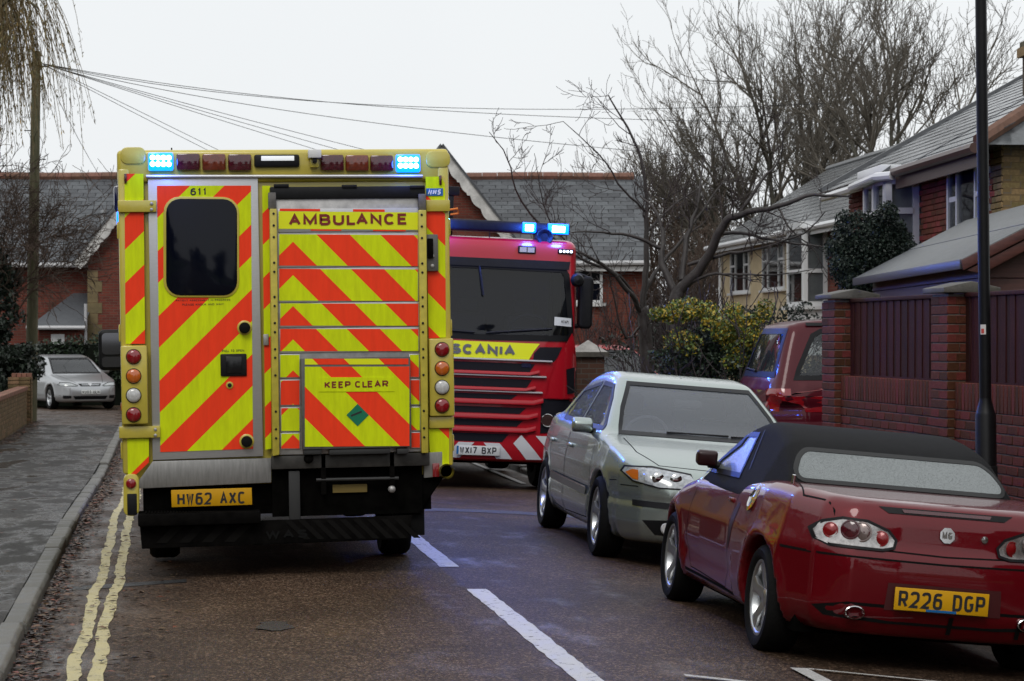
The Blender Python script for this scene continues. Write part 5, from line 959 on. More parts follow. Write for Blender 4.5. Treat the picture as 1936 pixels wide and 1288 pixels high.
# roof light bar
zb_ = F(960, 427)[1]
lbar = MB().box(-1.08, 1.08, .42, .72, zb_ - .06, zb_ + .075).build('light_bar', BLK, fe, bevel=.03, seg=3); [MB().box(q - .04, q + .04, .48, .66, zb_ - .20, zb_ - .06).build('light_bar_foot', BLK, lbar) for q in (-.7, .7)]
for sg in (1, -1):
    for u, w_ in ((.57, .085), (.93, .13)):
        ln = MB().box(sg * u - w_, sg * u + w_, .40, .60, zb_ - .055, zb_ + .07).build('blue_lamp', BLULENS, lbar, bevel=.012); MB().box(sg * u - w_ * .6, sg * u + w_ * .6, .385, .395, zb_ - .035, zb_ + .04).build('led_panel', BLUDOT, ln, bevel=.004)
o = MB().lathe([(.0, .02), (.05, .02), (.09, -.02), (.10, -.02), (.10, .06), (0, .09)], (F(1030, 446)[0], .36, F(1030, 446)[1]), 'y', 18).build('loudhailer', BLK, fe, smooth=True)
MB().tube([(.1, .5, 3.06), (.1, .5, 3.22)], .006, 5).build('aerial', BLK, fe)
# lamp mast, ladder beams and body behind the cab
mast = MB(); mast.box(-.20, -.12, 2.4, 2.5, 3.0, 3.72); mast.box(-.75, -.05, 2.38, 2.52, 3.68, 3.80); mast.build('lamp_mast', BLK, fe, bevel=.01)
bx_ = MB().box(-.30, .26, 2.1, 2.4, zb_ + .06, zb_ + .13).build('locker_lid', BLK, fe, bevel=.01)
for x in (-.50, -.36, -.26): MB().box(x - .03, x + .04, 2.2, 5.5, 3.32 + .05 * (x > -.4), 3.46 + .1 * (x > -.3)).build('ladder_beam', M('white_ladder', (.6, .6, .6), .4), fe, bevel=.008)
MB().tube([(-.2, 2.18, 3.48), (-.1, 2.15, 3.50), (-.08, 2.18, 3.44), (-.18, 2.2, 3.42)], .014, 6).build('orange_strap', M('orange_strap', (.7, .2, .02), .5), fe, smooth=True)
MB().box(-1.2, 1.2, 2.3, 7.4, .85, 3.1).build('body', FRED, fe, bevel=.04)
for sg in (-1, 1):
    for k in range(3): MB().box(sg * 1.2 - .005, sg * 1.205 + .005 * sg, 2.5 + k * 1.6, 3.95 + k * 1.6, 1.1, 2.7).build('locker_shutter', ALU, fe)
MB().box(-1.0, 1.0, .3, 7.3, .55, .9).build('chassis', ch, fe)
MB().box(-1.05, 1.05, .25, .6, .33, .42).build('underrun_bar', ch, fe)
for sg in (-1, 1):
    for y_ in (1.38, 5.4): wheel(fe, (sg * 1.02, y_, .48), .48, .30, .29, 8, M('red_rim', (.3, .01, .02), .4), sg, 'thin')
for sg in (1, -1):
    for u in (.57, .93): lamp('blue_lamp_glow', 'POINT', fe, (sg * u, .25, zb_ + .01), 32 if sg > 0 else 48, BLU, size=.07)

FINT = M('cab_interior', (.035, .037, .045), .8, spec=.2)
for x in (-.72, .0, .72): seat(fe, x, 1.35, 1.45, FINT, .7)
MB().prism([(.2, 1.5), (.2, 1.84), (.5, 1.92), (.75, 1.78), (.8, 1.5)], 'x', -1.05, 1.05).build('dashboard', FINT, fe, bevel=.04); o = MB(); pts = [(.66 + .22 * math.cos(t), .78 - .13 * math.sin(t), 1.98 + .17 * math.sin(t)) for t in [2 * math.pi * k / 20 for k in range(21)]]; o.tube(pts, .016, 6, cap=False); o.tube([(.45, .78, 1.98), (.87, .78, 1.98)], .02, 6); o.build('steering_wheel', FINT, fe, smooth=True)
MB().box(-1.1, 1.1, 1.95, 2.1, .8, 2.95).build('rear_bulkhead', FINT, fe); MB().box(-1.1, 1.1, .3, 2.0, 1.2, 1.3).build('cab_floor', FINT, fe)
# ------------------------------------------------------------------ buildings, walls, posts
def brickmat(name, c1, c2, mortar, sc=1.0, rough=.8):
    m = bpy.data.materials.new(name); m.use_nodes = True; t = m.node_tree; n = t.nodes.new; l = t.links.new; p = t.nodes['Principled BSDF']; p.inputs['Roughness'].default_value = rough; p.inputs['Specular IOR Level'].default_value = .2
    co = n('ShaderNodeTexCoord'); sp = n('ShaderNodeSeparateXYZ'); l(co.outputs['Object'], sp.inputs[0]); ad = n('ShaderNodeMath'); l(sp.outputs[0], ad.inputs[0]); l(sp.outputs[1], ad.inputs[1]); cb = n('ShaderNodeCombineXYZ'); l(ad.outputs[0], cb.inputs[0]); l(sp.outputs[2], cb.inputs[1])
    b = n('ShaderNodeTexBrick'); b.inputs['Scale'].default_value = 1; b.inputs['Brick Width'].default_value = .225; b.inputs['Row Height'].default_value = .075; b.inputs['Mortar Size'].default_value = .006; b.inputs['Color1'].default_value = (*c1, 1); b.inputs['Color2'].default_value = (*c2, 1); b.inputs['Mortar'].default_value = (*mortar, 1); l(cb.outputs[0], b.inputs['Vector'])
    z = n('ShaderNodeTexNoise'); z.inputs['Scale'].default_value = 1.5; z.inputs['Detail'].default_value = 5; l(co.outputs['Object'], z.inputs['Vector']); r = n('ShaderNodeMapRange'); r.inputs[3].default_value = .6; r.inputs[4].default_value = 1.3; l(z.outputs['Fac'], r.inputs[0]); hs = n('ShaderNodeHueSaturation'); l(r.outputs[0], hs.inputs['Value']); l(b.outputs['Color'], hs.inputs['Color']); l(hs.outputs[0], p.inputs['Base Color'])
    bp = n('ShaderNodeBump'); bp.inputs['Strength'].default_value = .6; bp.inputs['Distance'].default_value = .008; bp.invert = True; l(b.outputs['Fac'], bp.inputs['Height']); l(bp.outputs[0], p.inputs['Normal']); return m
HALLB = brickmat('hall_brick', (.17, .042, .028), (.11, .030, .022), (.12, .09, .07))
BRICK = M('red_brick', (.20, .05, .03), .75, var=.3, vs=30, bump=.5, bs=120, rnd=.35, spec=.25); BRICK2 = M('wall_red_brick', (.11, .033, .019), .7, var=.3, vs=30, bump=.5, bs=120, rnd=.4, spec=.14)
BRICKG = M('garden_wall_brick', (.15, .10, .05), .75, var=.45, vs=12, bump=.5, bs=120, rnd=.4, spec=.2); BRICKY = M('buff_quoin_brick', (.24, .17, .075), .75, var=.3, vs=30, bump=.5, bs=120, rnd=.3, spec=.2)
MORT = M('mortar', (.17, .155, .125), .9, var=.3, vs=20); MORTG = M('mossy_mortar', (.10, .09, .05), .9, var=.4, vs=6)
SLATE = M('slate', (.075, .08, .088), .42, var=.25, vs=12, rnd=.35, bump=.3, bs=40); SLATEW = M('wet_slate', (.075, .08, .085), .2, var=.25, vs=12, rnd=.2, bump=.12, bs=30); ROOFU = M('roof_underlay', (.02, .02, .022), .9)
UPVC = M('white_upvc', (.66, .67, .68), .3); WPAINT = M('white_painted_timber', (.60, .60, .60), .5, var=.2, vs=6); TERRA = M('terracotta_ridge', (.17, .075, .05), .7, var=.35, vs=8, rnd=.2)
WGL = clearglass('house_window_glass', (.9, .92, .93), 0, .03); NET = M('net_curtain', (.52, .53, .53), .9, var=.2, vs=3, stretch=(1, 14, 1)); DARKR = M('dark_room', (.02, .02, .022), .9)
def brick_mesh(mat, l=.215, d=.102, h=.065): return MB().box(-l / 2, l / 2, -d / 2, d / 2, -h / 2, h / 2).mesh('brick', mat, bevel=.004, seg=1)
def run(O, u, length, z0, rows, skip=None, off=0.0, proud=.0, bl=.225, ch_=.075):       # stretcher bond: matrices of bricks along u from O
    u = Vector(u).normalized(); ang = math.atan2(u.y, u.x); nrm = Vector((u.y, -u.x, 0)); out = []
    for r in range(rows):
        s = -(bl / 2) * (r % 2) + off; z = z0 + r * ch_ + .0375
        while s < length - .02:
            a, b = max(0, s), min(length, s + bl - .01)
            if b - a > .04 and not (skip and skip((a + b) / 2, z)):
                p = O + u * ((a + b) / 2) + nrm * (proud + random.uniform(-.002, .002)); out.append(TM(p.x, p.y, z, ang, sx=(b - a) / .215))
            s += bl
    return out
# ---- boundary wall on the right with timber infill panels
WX = 6.2
wall = thing('garden_wall', 'dark red brick wall with piers and brown fence panels behind the convertible', 'wall', (0, 0, 0))
MB().box(WX + .012, WX + .2, 8.0, 20.9, -.3, 1.055).build('mortar_core', MORT, wall)
bm_ = brick_mesh(BRICK2)
mats = run(Vector((WX + .05, 20.9, 0)), (0, -1, 0), 12.9, 1.055 - 17 * .075, 17); mats.sort(key=lambda m: (not 15.3 < m.translation.y < 20.6, -m.translation.z)); pieces('brick', 'bricks', wall, bm_, mats, 220)
piers = ((20.94, 20.52), (17.83, 17.43), (14.75, 14.35), (11.6, 11.2))
sol = []
for (a, b) in ((20.52, 17.83), (17.43, 14.75), (14.35, 11.6)):
    n = int((a - b) / .075)
    for k in range(n): sol.append(TM(WX + .05, a - (k + .5) * (a - b) / n, 1.055 + .11, math.pi / 2, 0, math.pi / 2))
pieces('soldier_brick', 'soldier_bricks', wall, brick_mesh(BRICK2), sol, 110)
MB().box(WX + .03, WX + .18, 8.0, 20.9, 1.055, 1.27).build('mortar_core', MORT, wall)
CAPM = M('concrete_cap', (.075, .068, .056), .6, var=.5, vs=6, bump=.4, bs=60)
for a, b in piers:
    MB().box(WX - .048, WX + .30, b + .012, a - .012, -.3, 1.975).build('mortar_core', MORT, wall); pb = []
    for r in range(29):
        z = 1.96 - .075 * (r + .5)
        if r % 2: pb += [TM(WX - .01, (a + b) / 2, z, math.pi / 2, sx=(a - b) / .215 * .98), TM(WX + .15, a - .052, z, 0), TM(WX + .15, b + .052, z, 0)]
        else: pb += [TM(WX - .01, (a + b) / 2 + q * (a - b) / 4, z, math.pi / 2, sx=(a - b) / .43 * .97) for q in (-1, 1)] + [TM(WX + .15, a - .052, z, 0, sx=1.3), TM(WX + .15, b + .052, z, 0, sx=1.3)]
    pieces('pier_brick', 'pier_bricks', wall, bm_, pb, 70 if b > 15 else 0)
    MB().prism([(WX - .11, 1.985), (WX + .36, 1.985), (WX + .36, 2.025), (WX + .125, 2.075), (WX - .11, 2.025)], 'y', b - .06, a + .06).build('pier_cap', CAPM, wall, bevel=.006)
FENCE = M('brown_stained_fence', (.042, .012, .009), .65, var=.4, vs=5, stretch=(8, 8, 1), bump=.3, bs=40, rnd=.25, spec=.12)
plank = MB().box(-.008, .008, -.052, .052, 0, .665).mesh('plank', FENCE, bevel=.003, seg=1); pk = []
for (a, b) in ((20.52, 17.83), (17.43, 14.75), (14.35, 11.6)):
    n = int((a - b) / .095); pk += [TM(WX + .10 + .009 * (k % 2), a - (k + .5) * (a - b) / n, 1.285) for k in range(n)]
    MB().box(WX + .075, WX + .14, b + .005, a - .005, 1.95, 1.985).build('fence_rail', FENCE, wall, bevel=.006); MB().box(WX + .09, WX + .13, b, a, 1.272, 1.287).build('fence_rail', FENCE, wall)
pieces('plank', 'planks', wall, plank, pk, 90)
# ---- shed behind that wall
P1, P2 = at(1830, 490, 19.6), at(1628, 525, 25.9); sy_ = (P2 - P1); slen = sy_.length; sang = math.atan2(-sy_.x, sy_.y)
shed = thing('garden_shed', 'brown boarded shed with wet felt roof behind the brick wall', 'shed', (P1.x, P1.y, 0), (0, 0, sang)); SZ = 2.30; HWs = 1.2; RISE = .62
SHB = M('shed_boards', (.075, .024, .016), .55, var=.35, vs=6, stretch=(1, .3, 6), rnd=.2, bump=.2, bs=30); FELT = M('wet_roof_felt', (.085, .09, .09), .4, var=.3, vs=5, bump=.5, bs=160)
MB().box(.13, 2 * HWs - .13, .14, slen - .14, 0, SZ).build('core', ROOFU, shed)
brd = MB().prism([(0, 0), (.022, 0), (.010, .125), (0, .135)], 'y', 0, 1).mesh('board', SHB); brd2 = MB().prism([(0, 0), (-.022, 0), (-.010, .125), (0, .135)], 'x', 0, 1).mesh('board', SHB)
for k in range(17):
    o = obj('board', brd, shed); o.location = (.13, .12, k * .134); o.scale = (-1, slen - .24, 1)
    o = obj('board', brd2, shed); o.location = (.12, .14, k * .134); o.scale = (2 * HWs - .24, 1, 1)
for k in range(5):
    z = SZ - .03 + k * .12; w_ = HWs - .16 - k * .12 / RISE * HWs
    if w_ > .05: o = obj('board', brd2, shed); o.location = (HWs - w_, .14, z); o.scale = (2 * w_, 1, .9)
MB().prism([(.12, SZ - .05), (2 * HWs - .12, SZ - .05), (HWs, SZ + RISE - .1)], 'y', .15, slen - .15).build('gable_core', ROOFU, shed)
for s_ in (0, 1):
    f = lambda x: x if s_ == 0 else 2 * HWs - x
    MB().prism([(f(-.06), SZ - .03), (f(HWs), SZ + RISE), (f(HWs), SZ + RISE + .025), (f(-.08), SZ - .01)], 'y', -.08, slen + .08).build('felt_sheet', FELT, shed, bevel=.004)
    MB().prism([(f(.55), SZ + RISE * .46 + .026), (f(HWs + .0), SZ + RISE + .026), (f(HWs), SZ + RISE + .034), (f(.55), SZ + RISE * .46 + .034)], 'y', -.085, slen + .085).build('felt_lap', FELT, shed)
    MB().box(*sorted((f(-.085), f(-.06))), -.08, slen + .08, SZ - .09, SZ - .005).build('fascia', M('felt_edge', (.05, .05, .052), .4), shed, bevel=.004)
    MB().prism([(f(-.06), SZ - .10), (f(HWs), SZ + RISE - .07), (f(HWs), SZ + RISE + .01), (f(-.08), SZ - .015)], 'y', -.12, -.085).build('bargeboard', SHB, shed, bevel=.004)
    MB().prism([(f(.1), SZ - .13), (f(HWs), SZ + RISE - .16), (f(HWs), SZ + RISE - .08), (f(-.03), SZ - .10)], 'y', -.10, -.06).build('bargeboard', SHB, shed, bevel=.004)
# ---- window helper on a facade in the local plane x=0 facing -x
def window(par, y0, y1, z0, z1, cols=(1,), top=None, sill=True, curtain=True, fr=.06, x=-.02, arch=None):
    w = MB(); t = fr; w.box(x - .03, x + .05, y0, y1, z1 - t, z1); w.box(x - .03, x + .05, y0, y1, z0, z0 + t); w.box(x - .03, x + .05, y0, y0 + t, z0 + t, z1 - t); w.box(x - .03, x + .05, y1 - t, y1, z0 + t, z1 - t)
    o = w.build('window', UPVC, par); tot = sum(cols); ya = y0 + t; W_ = y1 - y0 - 2 * t
    for i, c in enumerate(cols):
        yb = ya + W_ * c / tot
        if i: MB().box(x - .028, x + .045, ya - t * .45, ya + t * .45, z0 + t, z1 - t).build('mullion', UPVC, o)
        if top and (c < max(cols) or len(cols) == 1): zt_ = z1 - (z1 - z0) * top; MB().box(x - .026, x + .04, ya + t * .45, yb - t * .45, zt_ - t * .45, zt_ + t * .45).build('transom', UPVC, o)
        ya = yb
    MB().box(x, x + .012, y0 + t, y1 - t, z0 + t, z1 - t).build('pane', WGL, o)
    if curtain:
        m = MB(); n = 28; pts = [(x + .14 + .025 * math.sin(k * 1.9), y0 + t + W_ * k / n) for k in range(n + 1)]
        m.add([(a, b, z) for a, b in pts for z in (z0, z1)], [(2 * k, 2 * k + 2, 2 * k + 3, 2 * k + 1) for k in range(n)]); m.build('curtain', NET, o, smooth=True)
    if sill: MB().box(x - .10, x + .03, y0 - .08, y1 + .08, z0 - .06, z0).build('sill', UPVC, o, bevel=.006)
    return o
def slope_slates(par, y0, y1, x0, z0, x1, z1, gauge, sw, mat, limit, pri=None, sgn=1):    # slate courses on a roof plane running along local y, from eave (x0,z0) to ridge (x1,z1)
    Ls = math.hypot(x1 - x0, z1 - z0); ang = math.atan2(z1 - z0, (x1 - x0)); n = int(Ls / gauge); ms = []
    me = MB().box(-.0, gauge * 1.5, -sw / 2 + .006, sw / 2 - .006, 0, .016).mesh('slate', mat)
    for r in range(n):
        u = r * Ls / n; y = y0 - (sw / 2 if r % 2 else 0)
        while y < y1 - .05:
            a, b = max(y, y0), min(y + sw, y1)
            if b - a > .06: x = x0 + (x1 - x0) * u / Ls; z = z0 + (z1 - z0) * u / Ls; ms.append(TM(x, (a + b) / 2, z + .012 + random.uniform(0, .004), 0, 0, -ang + .035 + random.uniform(-.006, .006), sy=(b - a) / sw))
            y += sw
    if pri: ms.sort(key=pri)
    pieces('slate', 'slates', par, me, ms, limit)
# ---- brick house on the right
H1 = thing('brick_house', 'red brick house with wet slate roof and white bay behind the shed', 'house', (9.60, 25.4, 0), (0, 0, -R(5.1))); Lh = 8.5; EZ = 3.95; RX = 3.7; RZ = 6.15
MB().box(.06, 7.3, .06, Lh, -.5, EZ - .02).build('core_wall', MORT, H1)
w1 = (.55, 2.35)                          # window along the facade
sk = lambda s, z: (w1[0] < s < w1[1] and 2.72 < z < 3.80) or 3.95 < s < 5.4
fb = run(Vector((.05, Lh, 0)), (0, -1, 0), Lh, -.1, 53, lambda s, z: sk(Lh - s, z) or (Lh - s) < (.36 if int((z + .1) / .225) % 2 else .48)); fb = [m for m in fb]
fb.sort(key=lambda m: -m.translation.z); pieces('brick', 'bricks', H1, brick_mesh(BRICK), fb, 230)
qb = []
for r in range(53):
    z = -.1 + .075 * r + .0375; ww = .36 if int((z + .1) / .225) % 2 else .48; qb += [TM(.05, ww * .25 + .003, z, math.pi / 2, sx=ww / 2 / .225), TM(.05, ww * .75 + .003, z, math.pi / 2, sx=ww / 2 / .225)]
    qb += [TM(.11 + .225 * k + (.11 if r % 2 else 0), .05, z, 0) for k in range(3)]
qb.sort(key=lambda m: -m.translation.z); pieces('quoin_brick', 'quoin_bricks', H1, brick_mesh(BRICKY), qb, 90)
MB().box(.02, 7.3, .0, .05, -.5, EZ - .05).build('end_wall', brickmat('buff_brick', (.20, .14, .06), (.15, .1, .05), (.15, .13, .1)), H1)
window(H1, w1[0], w1[1], 2.72, 3.80, (1, 2.2, 1), .42, True, True, .07)
# canted white bay at the far end of the facade
by0, by1, bd_ = 4.0, 5.35, .45
MB().prism([(.05, by0), (-bd_, by0 + .04), (-bd_, by1 - .04), (.05, by1)], 'z', -.2, 2.55).build('bay_base', UPVC, H1, bevel=.01)
MB().prism([(.05, by0 - .08), (-bd_ - .08, by0 - .06), (-bd_ - .08, by1 + .06), (.05, by1 + .08)], 'z', EZ - .22, EZ - .03).build('bay_fascia', UPVC, H1, bevel=.01)
MB().prism([(.12, by0 + .05), (-bd_ + .1, by0 + .12), (-bd_ + .1, by1 - .12), (.12, by1 - .05)], 'z', 2.5, EZ - .1).build('bay_room', NET, H1)
for (xa, ya, xb, yb) in ((.0, by0, -bd_, by0 + .02), (-bd_, by0 + .02, -bd_, by1 - .02), (-bd_, by1 - .02, .0, by1)):
    q = obj('bay_window', MB().box(-.001, 0, 0, .001, 0, .001).mesh('bay_window', UPVC), H1); ln = math.hypot(xb - xa, yb - ya); q.location = (xa, ya, 0); q.rotation_euler = (0, 0, math.atan2(-(xb - xa), yb - ya)); m = MB(); z0, z1 = 2.55, EZ - .2; t = .085
    m.box(-.02, .06, 0, ln, z0, z0 + t); m.box(-.02, .06, 0, ln, z1 - t, z1); m.box(-.02, .06, 0, t, z0, z1); m.box(-.02, .06, ln - t, ln, z0, z1); q.data = m.mesh('bay_window', UPVC)
    nn = 2 if ln > 1.2 else 1
    for k in range(nn):
        a, b = t + (ln - 2 * t) * k / nn, t + (ln - 2 * t) * (k + 1) / nn
        if k: MB().box(-.03, .05, a - .05, a + .05, z0, z1).build('mullion', UPVC, q)
        MB().box(-.035, .03, a, b, z0 + .72, z0 + .80).build('transom', UPVC, q); MB().box(.01, .018, a, b, z0 + t, z1 - t).build('pane', WGL, q)
# roof of the brick house: front slope with slates, hip at the near end, verge at the far end
MB().prism([(-.35, EZ - .12), (RX, RZ - .03), (2 * RX + .35, EZ - .12)], 'y', 3.0, Lh + .25).build('roof_deck', ROOFU, H1)
m = MB(); m.add([(-.35, -.35, EZ - .12), (2 * RX + .35, -.35, EZ - .12), (2 * RX + .35, 3.02, EZ - .12), (-.35, 3.02, EZ - .12), (RX, 3.02, RZ - .03)], [(0, 1, 4), (1, 2, 4), (3, 0, 4), (0, 3, 2, 1)]); m.build('hip_roof', SLATEW, H1)
slope_slates(H1, 3.0, Lh + .28, -.40, EZ - .14, RX, RZ, .22, .32, SLATEW, 220)
m = MB().box(0, .33, -.158, .158, 0, .009).mesh('slate', SLATEW); hs_ = []
for r in range(19):
    u = r / 19; x = -.4 + (RX + .4) * u; z = EZ - .14 + (RZ - EZ + .14) * u; ya = -.35 + 3.37 * u; k = 0
    y = 3.0
    while y - .16 > ya: hs_.append(TM(x, y - .16, z + .012, 0, 0, -math.atan2(RZ - EZ + .14, RX + .4) + .035)); y -= .32
pieces('slate', 'slates', H1, m, hs_, 60)
MB().tube([(-.36, -.36, EZ - .08), (RX, 3.02, RZ + .03)], .09, 8).build('hip_tile', TERRA, H1, smooth=True); rt = MB().tube([(0, 0, 0), (0, .44, 0)], .10, 8).mesh('ridge_tile', TERRA, smooth=True); pieces('ridge_tile', 'ridge_tiles', H1, rt, [TM(RX, 3.0 + .45 * k, RZ + .02) for k in range(13)])
MB().tube([(-.42, -.4, EZ - .16), (-.42, 3.7, EZ - .16)], .065, 8).build('gutter', M('brown_gutter', (.06, .028, .022), .4), H1, smooth=True); MB().box(-.34, -.30, -.3, 3.9, EZ - .36, EZ - .15).build('fascia', M('brown_fascia', (.07, .035, .028), .5), H1)
MB().prism([(-.36, EZ - .10), (RX, RZ - .01), (RX, RZ + .06), (-.42, EZ - .05)], 'y', Lh + .2, Lh + .32).build('verge_board', M('lead_grey', (.10, .105, .11), .4), H1)
MB().tube([(-.45, 3.6, EZ - .2), (-bd_ - .15, by0 - .1, EZ - .2), (-bd_ - .15, by1 + .1, EZ - .24), (-.4, by1 + .3, EZ - .2), (-.4, Lh, EZ - .2)], .06, 8).build('bay_gutter', UPVC, H1, smooth=True)
MB().prism([(RX, EZ), (RX + .1, EZ)][:0] or [(-.42, EZ - .10), (-bd_ - .2, EZ - .26), (-bd_ - .2, EZ - .22), (-.40, EZ - .04)], 'y', by0 - .1, by1 + .1).build('bay_roof', M('lead_grey', (.10, .105, .11), .4), H1)
chm = thing('chimney_stack', 'mossy brick chimney stack at the right edge of the picture', 'chimney'); chm.location = at(1992, 175, 30); chm.rotation_euler = (0, 0, -R(5.1))
MB().box(-.30, .30, -.4, .4, -1.6, .55).build('stack', brickmat('chimney_brick', (.10, .08, .05), (.07, .055, .04), (.09, .08, .06)), chm); MB().box(-.36, .36, -.46, .46, .50, .62).build('oversail_course', BRICKY, chm); MB().box(-.33, .33, -.43, .43, .62, .70).build('flaunching', M('mossy_mortar', (.10, .09, .05)), chm)
for y_ in (-.18, .18): MB().lathe([(.11, .7), (.12, .95), (.10, .97), (.09, .9)], (0, y_, 0), 'z', 12).build('chimney_pot', TERRA, chm, smooth=True)
# ---- cream rendered house further down
H2 = thing('rendered_house', 'cream rendered house with slate roof and white windows beyond the hedge', 'house', (14.72, 47.6, 0), (0, 0, -R(2.9))); L2 = 14.9; E2 = 4.25; R2X, R2Z = 3.05, 6.32
CREAM = M('cream_render', (.50, .40, .25), .85, var=.12, vs=3, bump=.4, bs=90)
MB().box(0, 6.1, 2.75, L2, -.6, E2).build('wall', CREAM, H2); MB().box(.005, 6.1, -2.5, 2.75, -.6, E2 - .01).build('brick_wall', HALLB, H2); MB().box(-.03, .0, .55, 1.15, -.6, E2 - .1).build('quoin_strip', brickmat('buff_brick2', (.20, .14, .06), (.15, .1, .05), (.15, .13, .1)), H2)
window(H2, 11.2, 13.7, 2.80, 3.98, (1, 1.9, 1), .38); window(H2, 6.95, 9.5, 2.80, 4.0, (1, 2.2, 1), .38)
b0, b1, bd2 = 2.6, 4.3, .55
MB().prism([(.0, b0), (-bd2, b0 + .04), (-bd2, b1 - .04), (.0, b1)], 'z', 1.2, 2.32).build('bay_base', UPVC, H2); MB().prism([(.02, b0 + .12), (-bd2 + .12, b0 + .12), (-bd2 + .12, b1 - .12), (.02, b1 - .12)], 'z', 2.3, E2 - .05).build('bay_room', NET, H2)
for (xa, ya, xb, yb) in ((.0, b0, -bd2, b0 + .02), (-bd2, b0 + .02, -bd2, b1 - .02), (-bd2, b1 - .02, .0, b1)):
    ln = math.hypot(xb - xa, yb - ya); m = MB(); z0, z1 = 2.32, E2 - .18; t = .10
    m.box(-.02, .06, 0, ln, z0, z0 + t); m.box(-.02, .06, 0, ln, z1 - t, z1); m.box(-.02, .06, 0, t, z0, z1); m.box(-.02, .06, ln - t, ln, z0, z1); q = m.build('bay_window', UPVC, H2); q.location = (xa, ya, 0); q.rotation_euler = (0, 0, math.atan2(-(xb - xa), yb - ya))
    MB().box(-.03, .05, t, ln - t, z0 + .75, z0 + .84).build('transom', UPVC, q); MB().box(.01, .018, t, ln - t, z0 + t, z1 - t).build('pane', WGL, q)
    if ln > 1.9: MB().box(-.03, .05, ln / 2 - .08, ln / 2 + .08, z0, z1).build('mullion', UPVC, q)
MB().box(-bd2 - .12, 0, b0 - .08, b1 + .08, 2.24, 2.32).build('bay_sill', UPVC, H2); MB().prism([(.0, b0 - .1), (-bd2 - .1, b0 - .08), (-bd2 - .1, b1 + .08), (.0, b1 + .1)], 'z', E2 - .18, E2 - .02).build('bay_fascia', UPVC, H2)
MB().prism([(-.35, E2 - .1), (R2X, R2Z - .03), (2 * R2X + .35, E2 - .1)], 'y', -2.5, L2 + .2).build('roof_deck', ROOFU, H2); slope_slates(H2, -2.5, L2 + .25, -.45, E2 - .16, R2X, R2Z, .24, .40, SLATEW, 120, lambda m: -m.translation.z)
MB().tube([(-.46, -2.5, E2 - .17), (-.46, L2 + .2, E2 - .17)], .07, 8).build('gutter', UPVC, H2, smooth=True); pieces('ridge_tile', 'ridge_tiles', H2, MB().tube([(0, 0, 0), (0, .44, 0)], .10, 8).mesh('ridge_tile', M('lead_grey', (.10, .105, .11)), smooth=True), [TM(R2X, -2.5 + .45 * k, R2Z + .02) for k in range(39)], 39)
MB().tube([(-.1, L2 - .1, E2 - .2), (-.1, L2 - .1, -.4)], .05, 8).build('downpipe', UPVC, H2, smooth=True); MB().box(-.40, -.36, -2.5, L2 + .2, E2 - .32, E2 - .14).build('fascia', UPVC, H2)
# ---- long brick hall closing the end of the road
hall = thing('brick_hall', 'long brick hall with slate roof and white bargeboards closing the road', 'hall', (66 * math.sin(TH), 66 * math.cos(TH), 0), (0, 0, -TH)); HS = FPX / 66
def hx(px): return (px - 968) / HS
def hz(py): return CAMH - (py - Y0) / HS
X0, X1 = -17.0, hx(1232); ez, rz = hz(497), hz(320); YE, YR = .75, 3.35
MB().box(X0, X1 - .2, 1.1, 5.6, -.8, ez + .1).build('wall', HALLB, hall)
MB().prism([(YE - .02, ez - .06), (YR, rz - .05), (2 * YR - YE, ez - .06)], 'x', X0 - .2, X1).build('roof_deck', ROOFU, hall)
class _R: pass
roofO = obj('roof', MB().box(X0, X1, YR - .02, YR + .02, rz - .1, rz - .02).mesh('roof', ROOFU), hall)
sl = math.hypot(YR - YE, rz - ez); ga = .178; n = int(sl / ga); sw_ = .375; me = MB().box(-sw_ / 2 + .009, sw_ / 2 - .009, 0, ga * 1.4, 0, .022).mesh('slate', SLATE); ms = []; an = math.atan2(rz - ez, YR - YE)
for r in range(n):
    u = r / n; x = X0 - (sw_ / 2 if r % 2 else 0)
    while x < X1: ms.append(TM(min(x + sw_ / 2, X1 - sw_ / 2), YE - .06 + (YR - YE + .06) * u, ez - .02 + (rz - ez) * u + random.uniform(0, .006), 0, an - .05 + random.uniform(-.014, .014))); x += sw_
ms.sort(key=lambda m: 0 if (-14.2 < m.translation.x < -11.2) else 1 if (-.6 < m.translation.x) else 2); pieces('slate', 'slates', hall, me, ms, 300)
pieces('ridge_tile', 'ridge_tiles', hall, MB().tube([(0, 0, 0), (.45, 0, 0)], .13, 8).mesh('ridge_tile', TERRA, smooth=True), [TM(X0 + .46 * k, YR, rz + .02 + .01 * math.sin(k * .7)) for k in range(int((X1 - X0) / .46))], 60)
GUT = M('grey_white_gutter', (.42, .42, .43), .4); MB().tube([(X0, YE - .1, ez - .05), (hx(160), YE - .1, ez - .05)], .075, 8).build('gutter', GUT, hall, smooth=True); MB().tube([(hx(985), YE - .1, ez - .02), (X1, YE - .1, ez + .02)], .075, 8).build('gutter', GUT, hall, smooth=True)
MB().box(hx(985), X1, YE - .02, YE + .05, ez - .22, ez - .08).build('fascia', WPAINT, hall)
BARGE = M('weathered_white_bargeboard', (.55, .54, .52), .6, var=.3, vs=5)
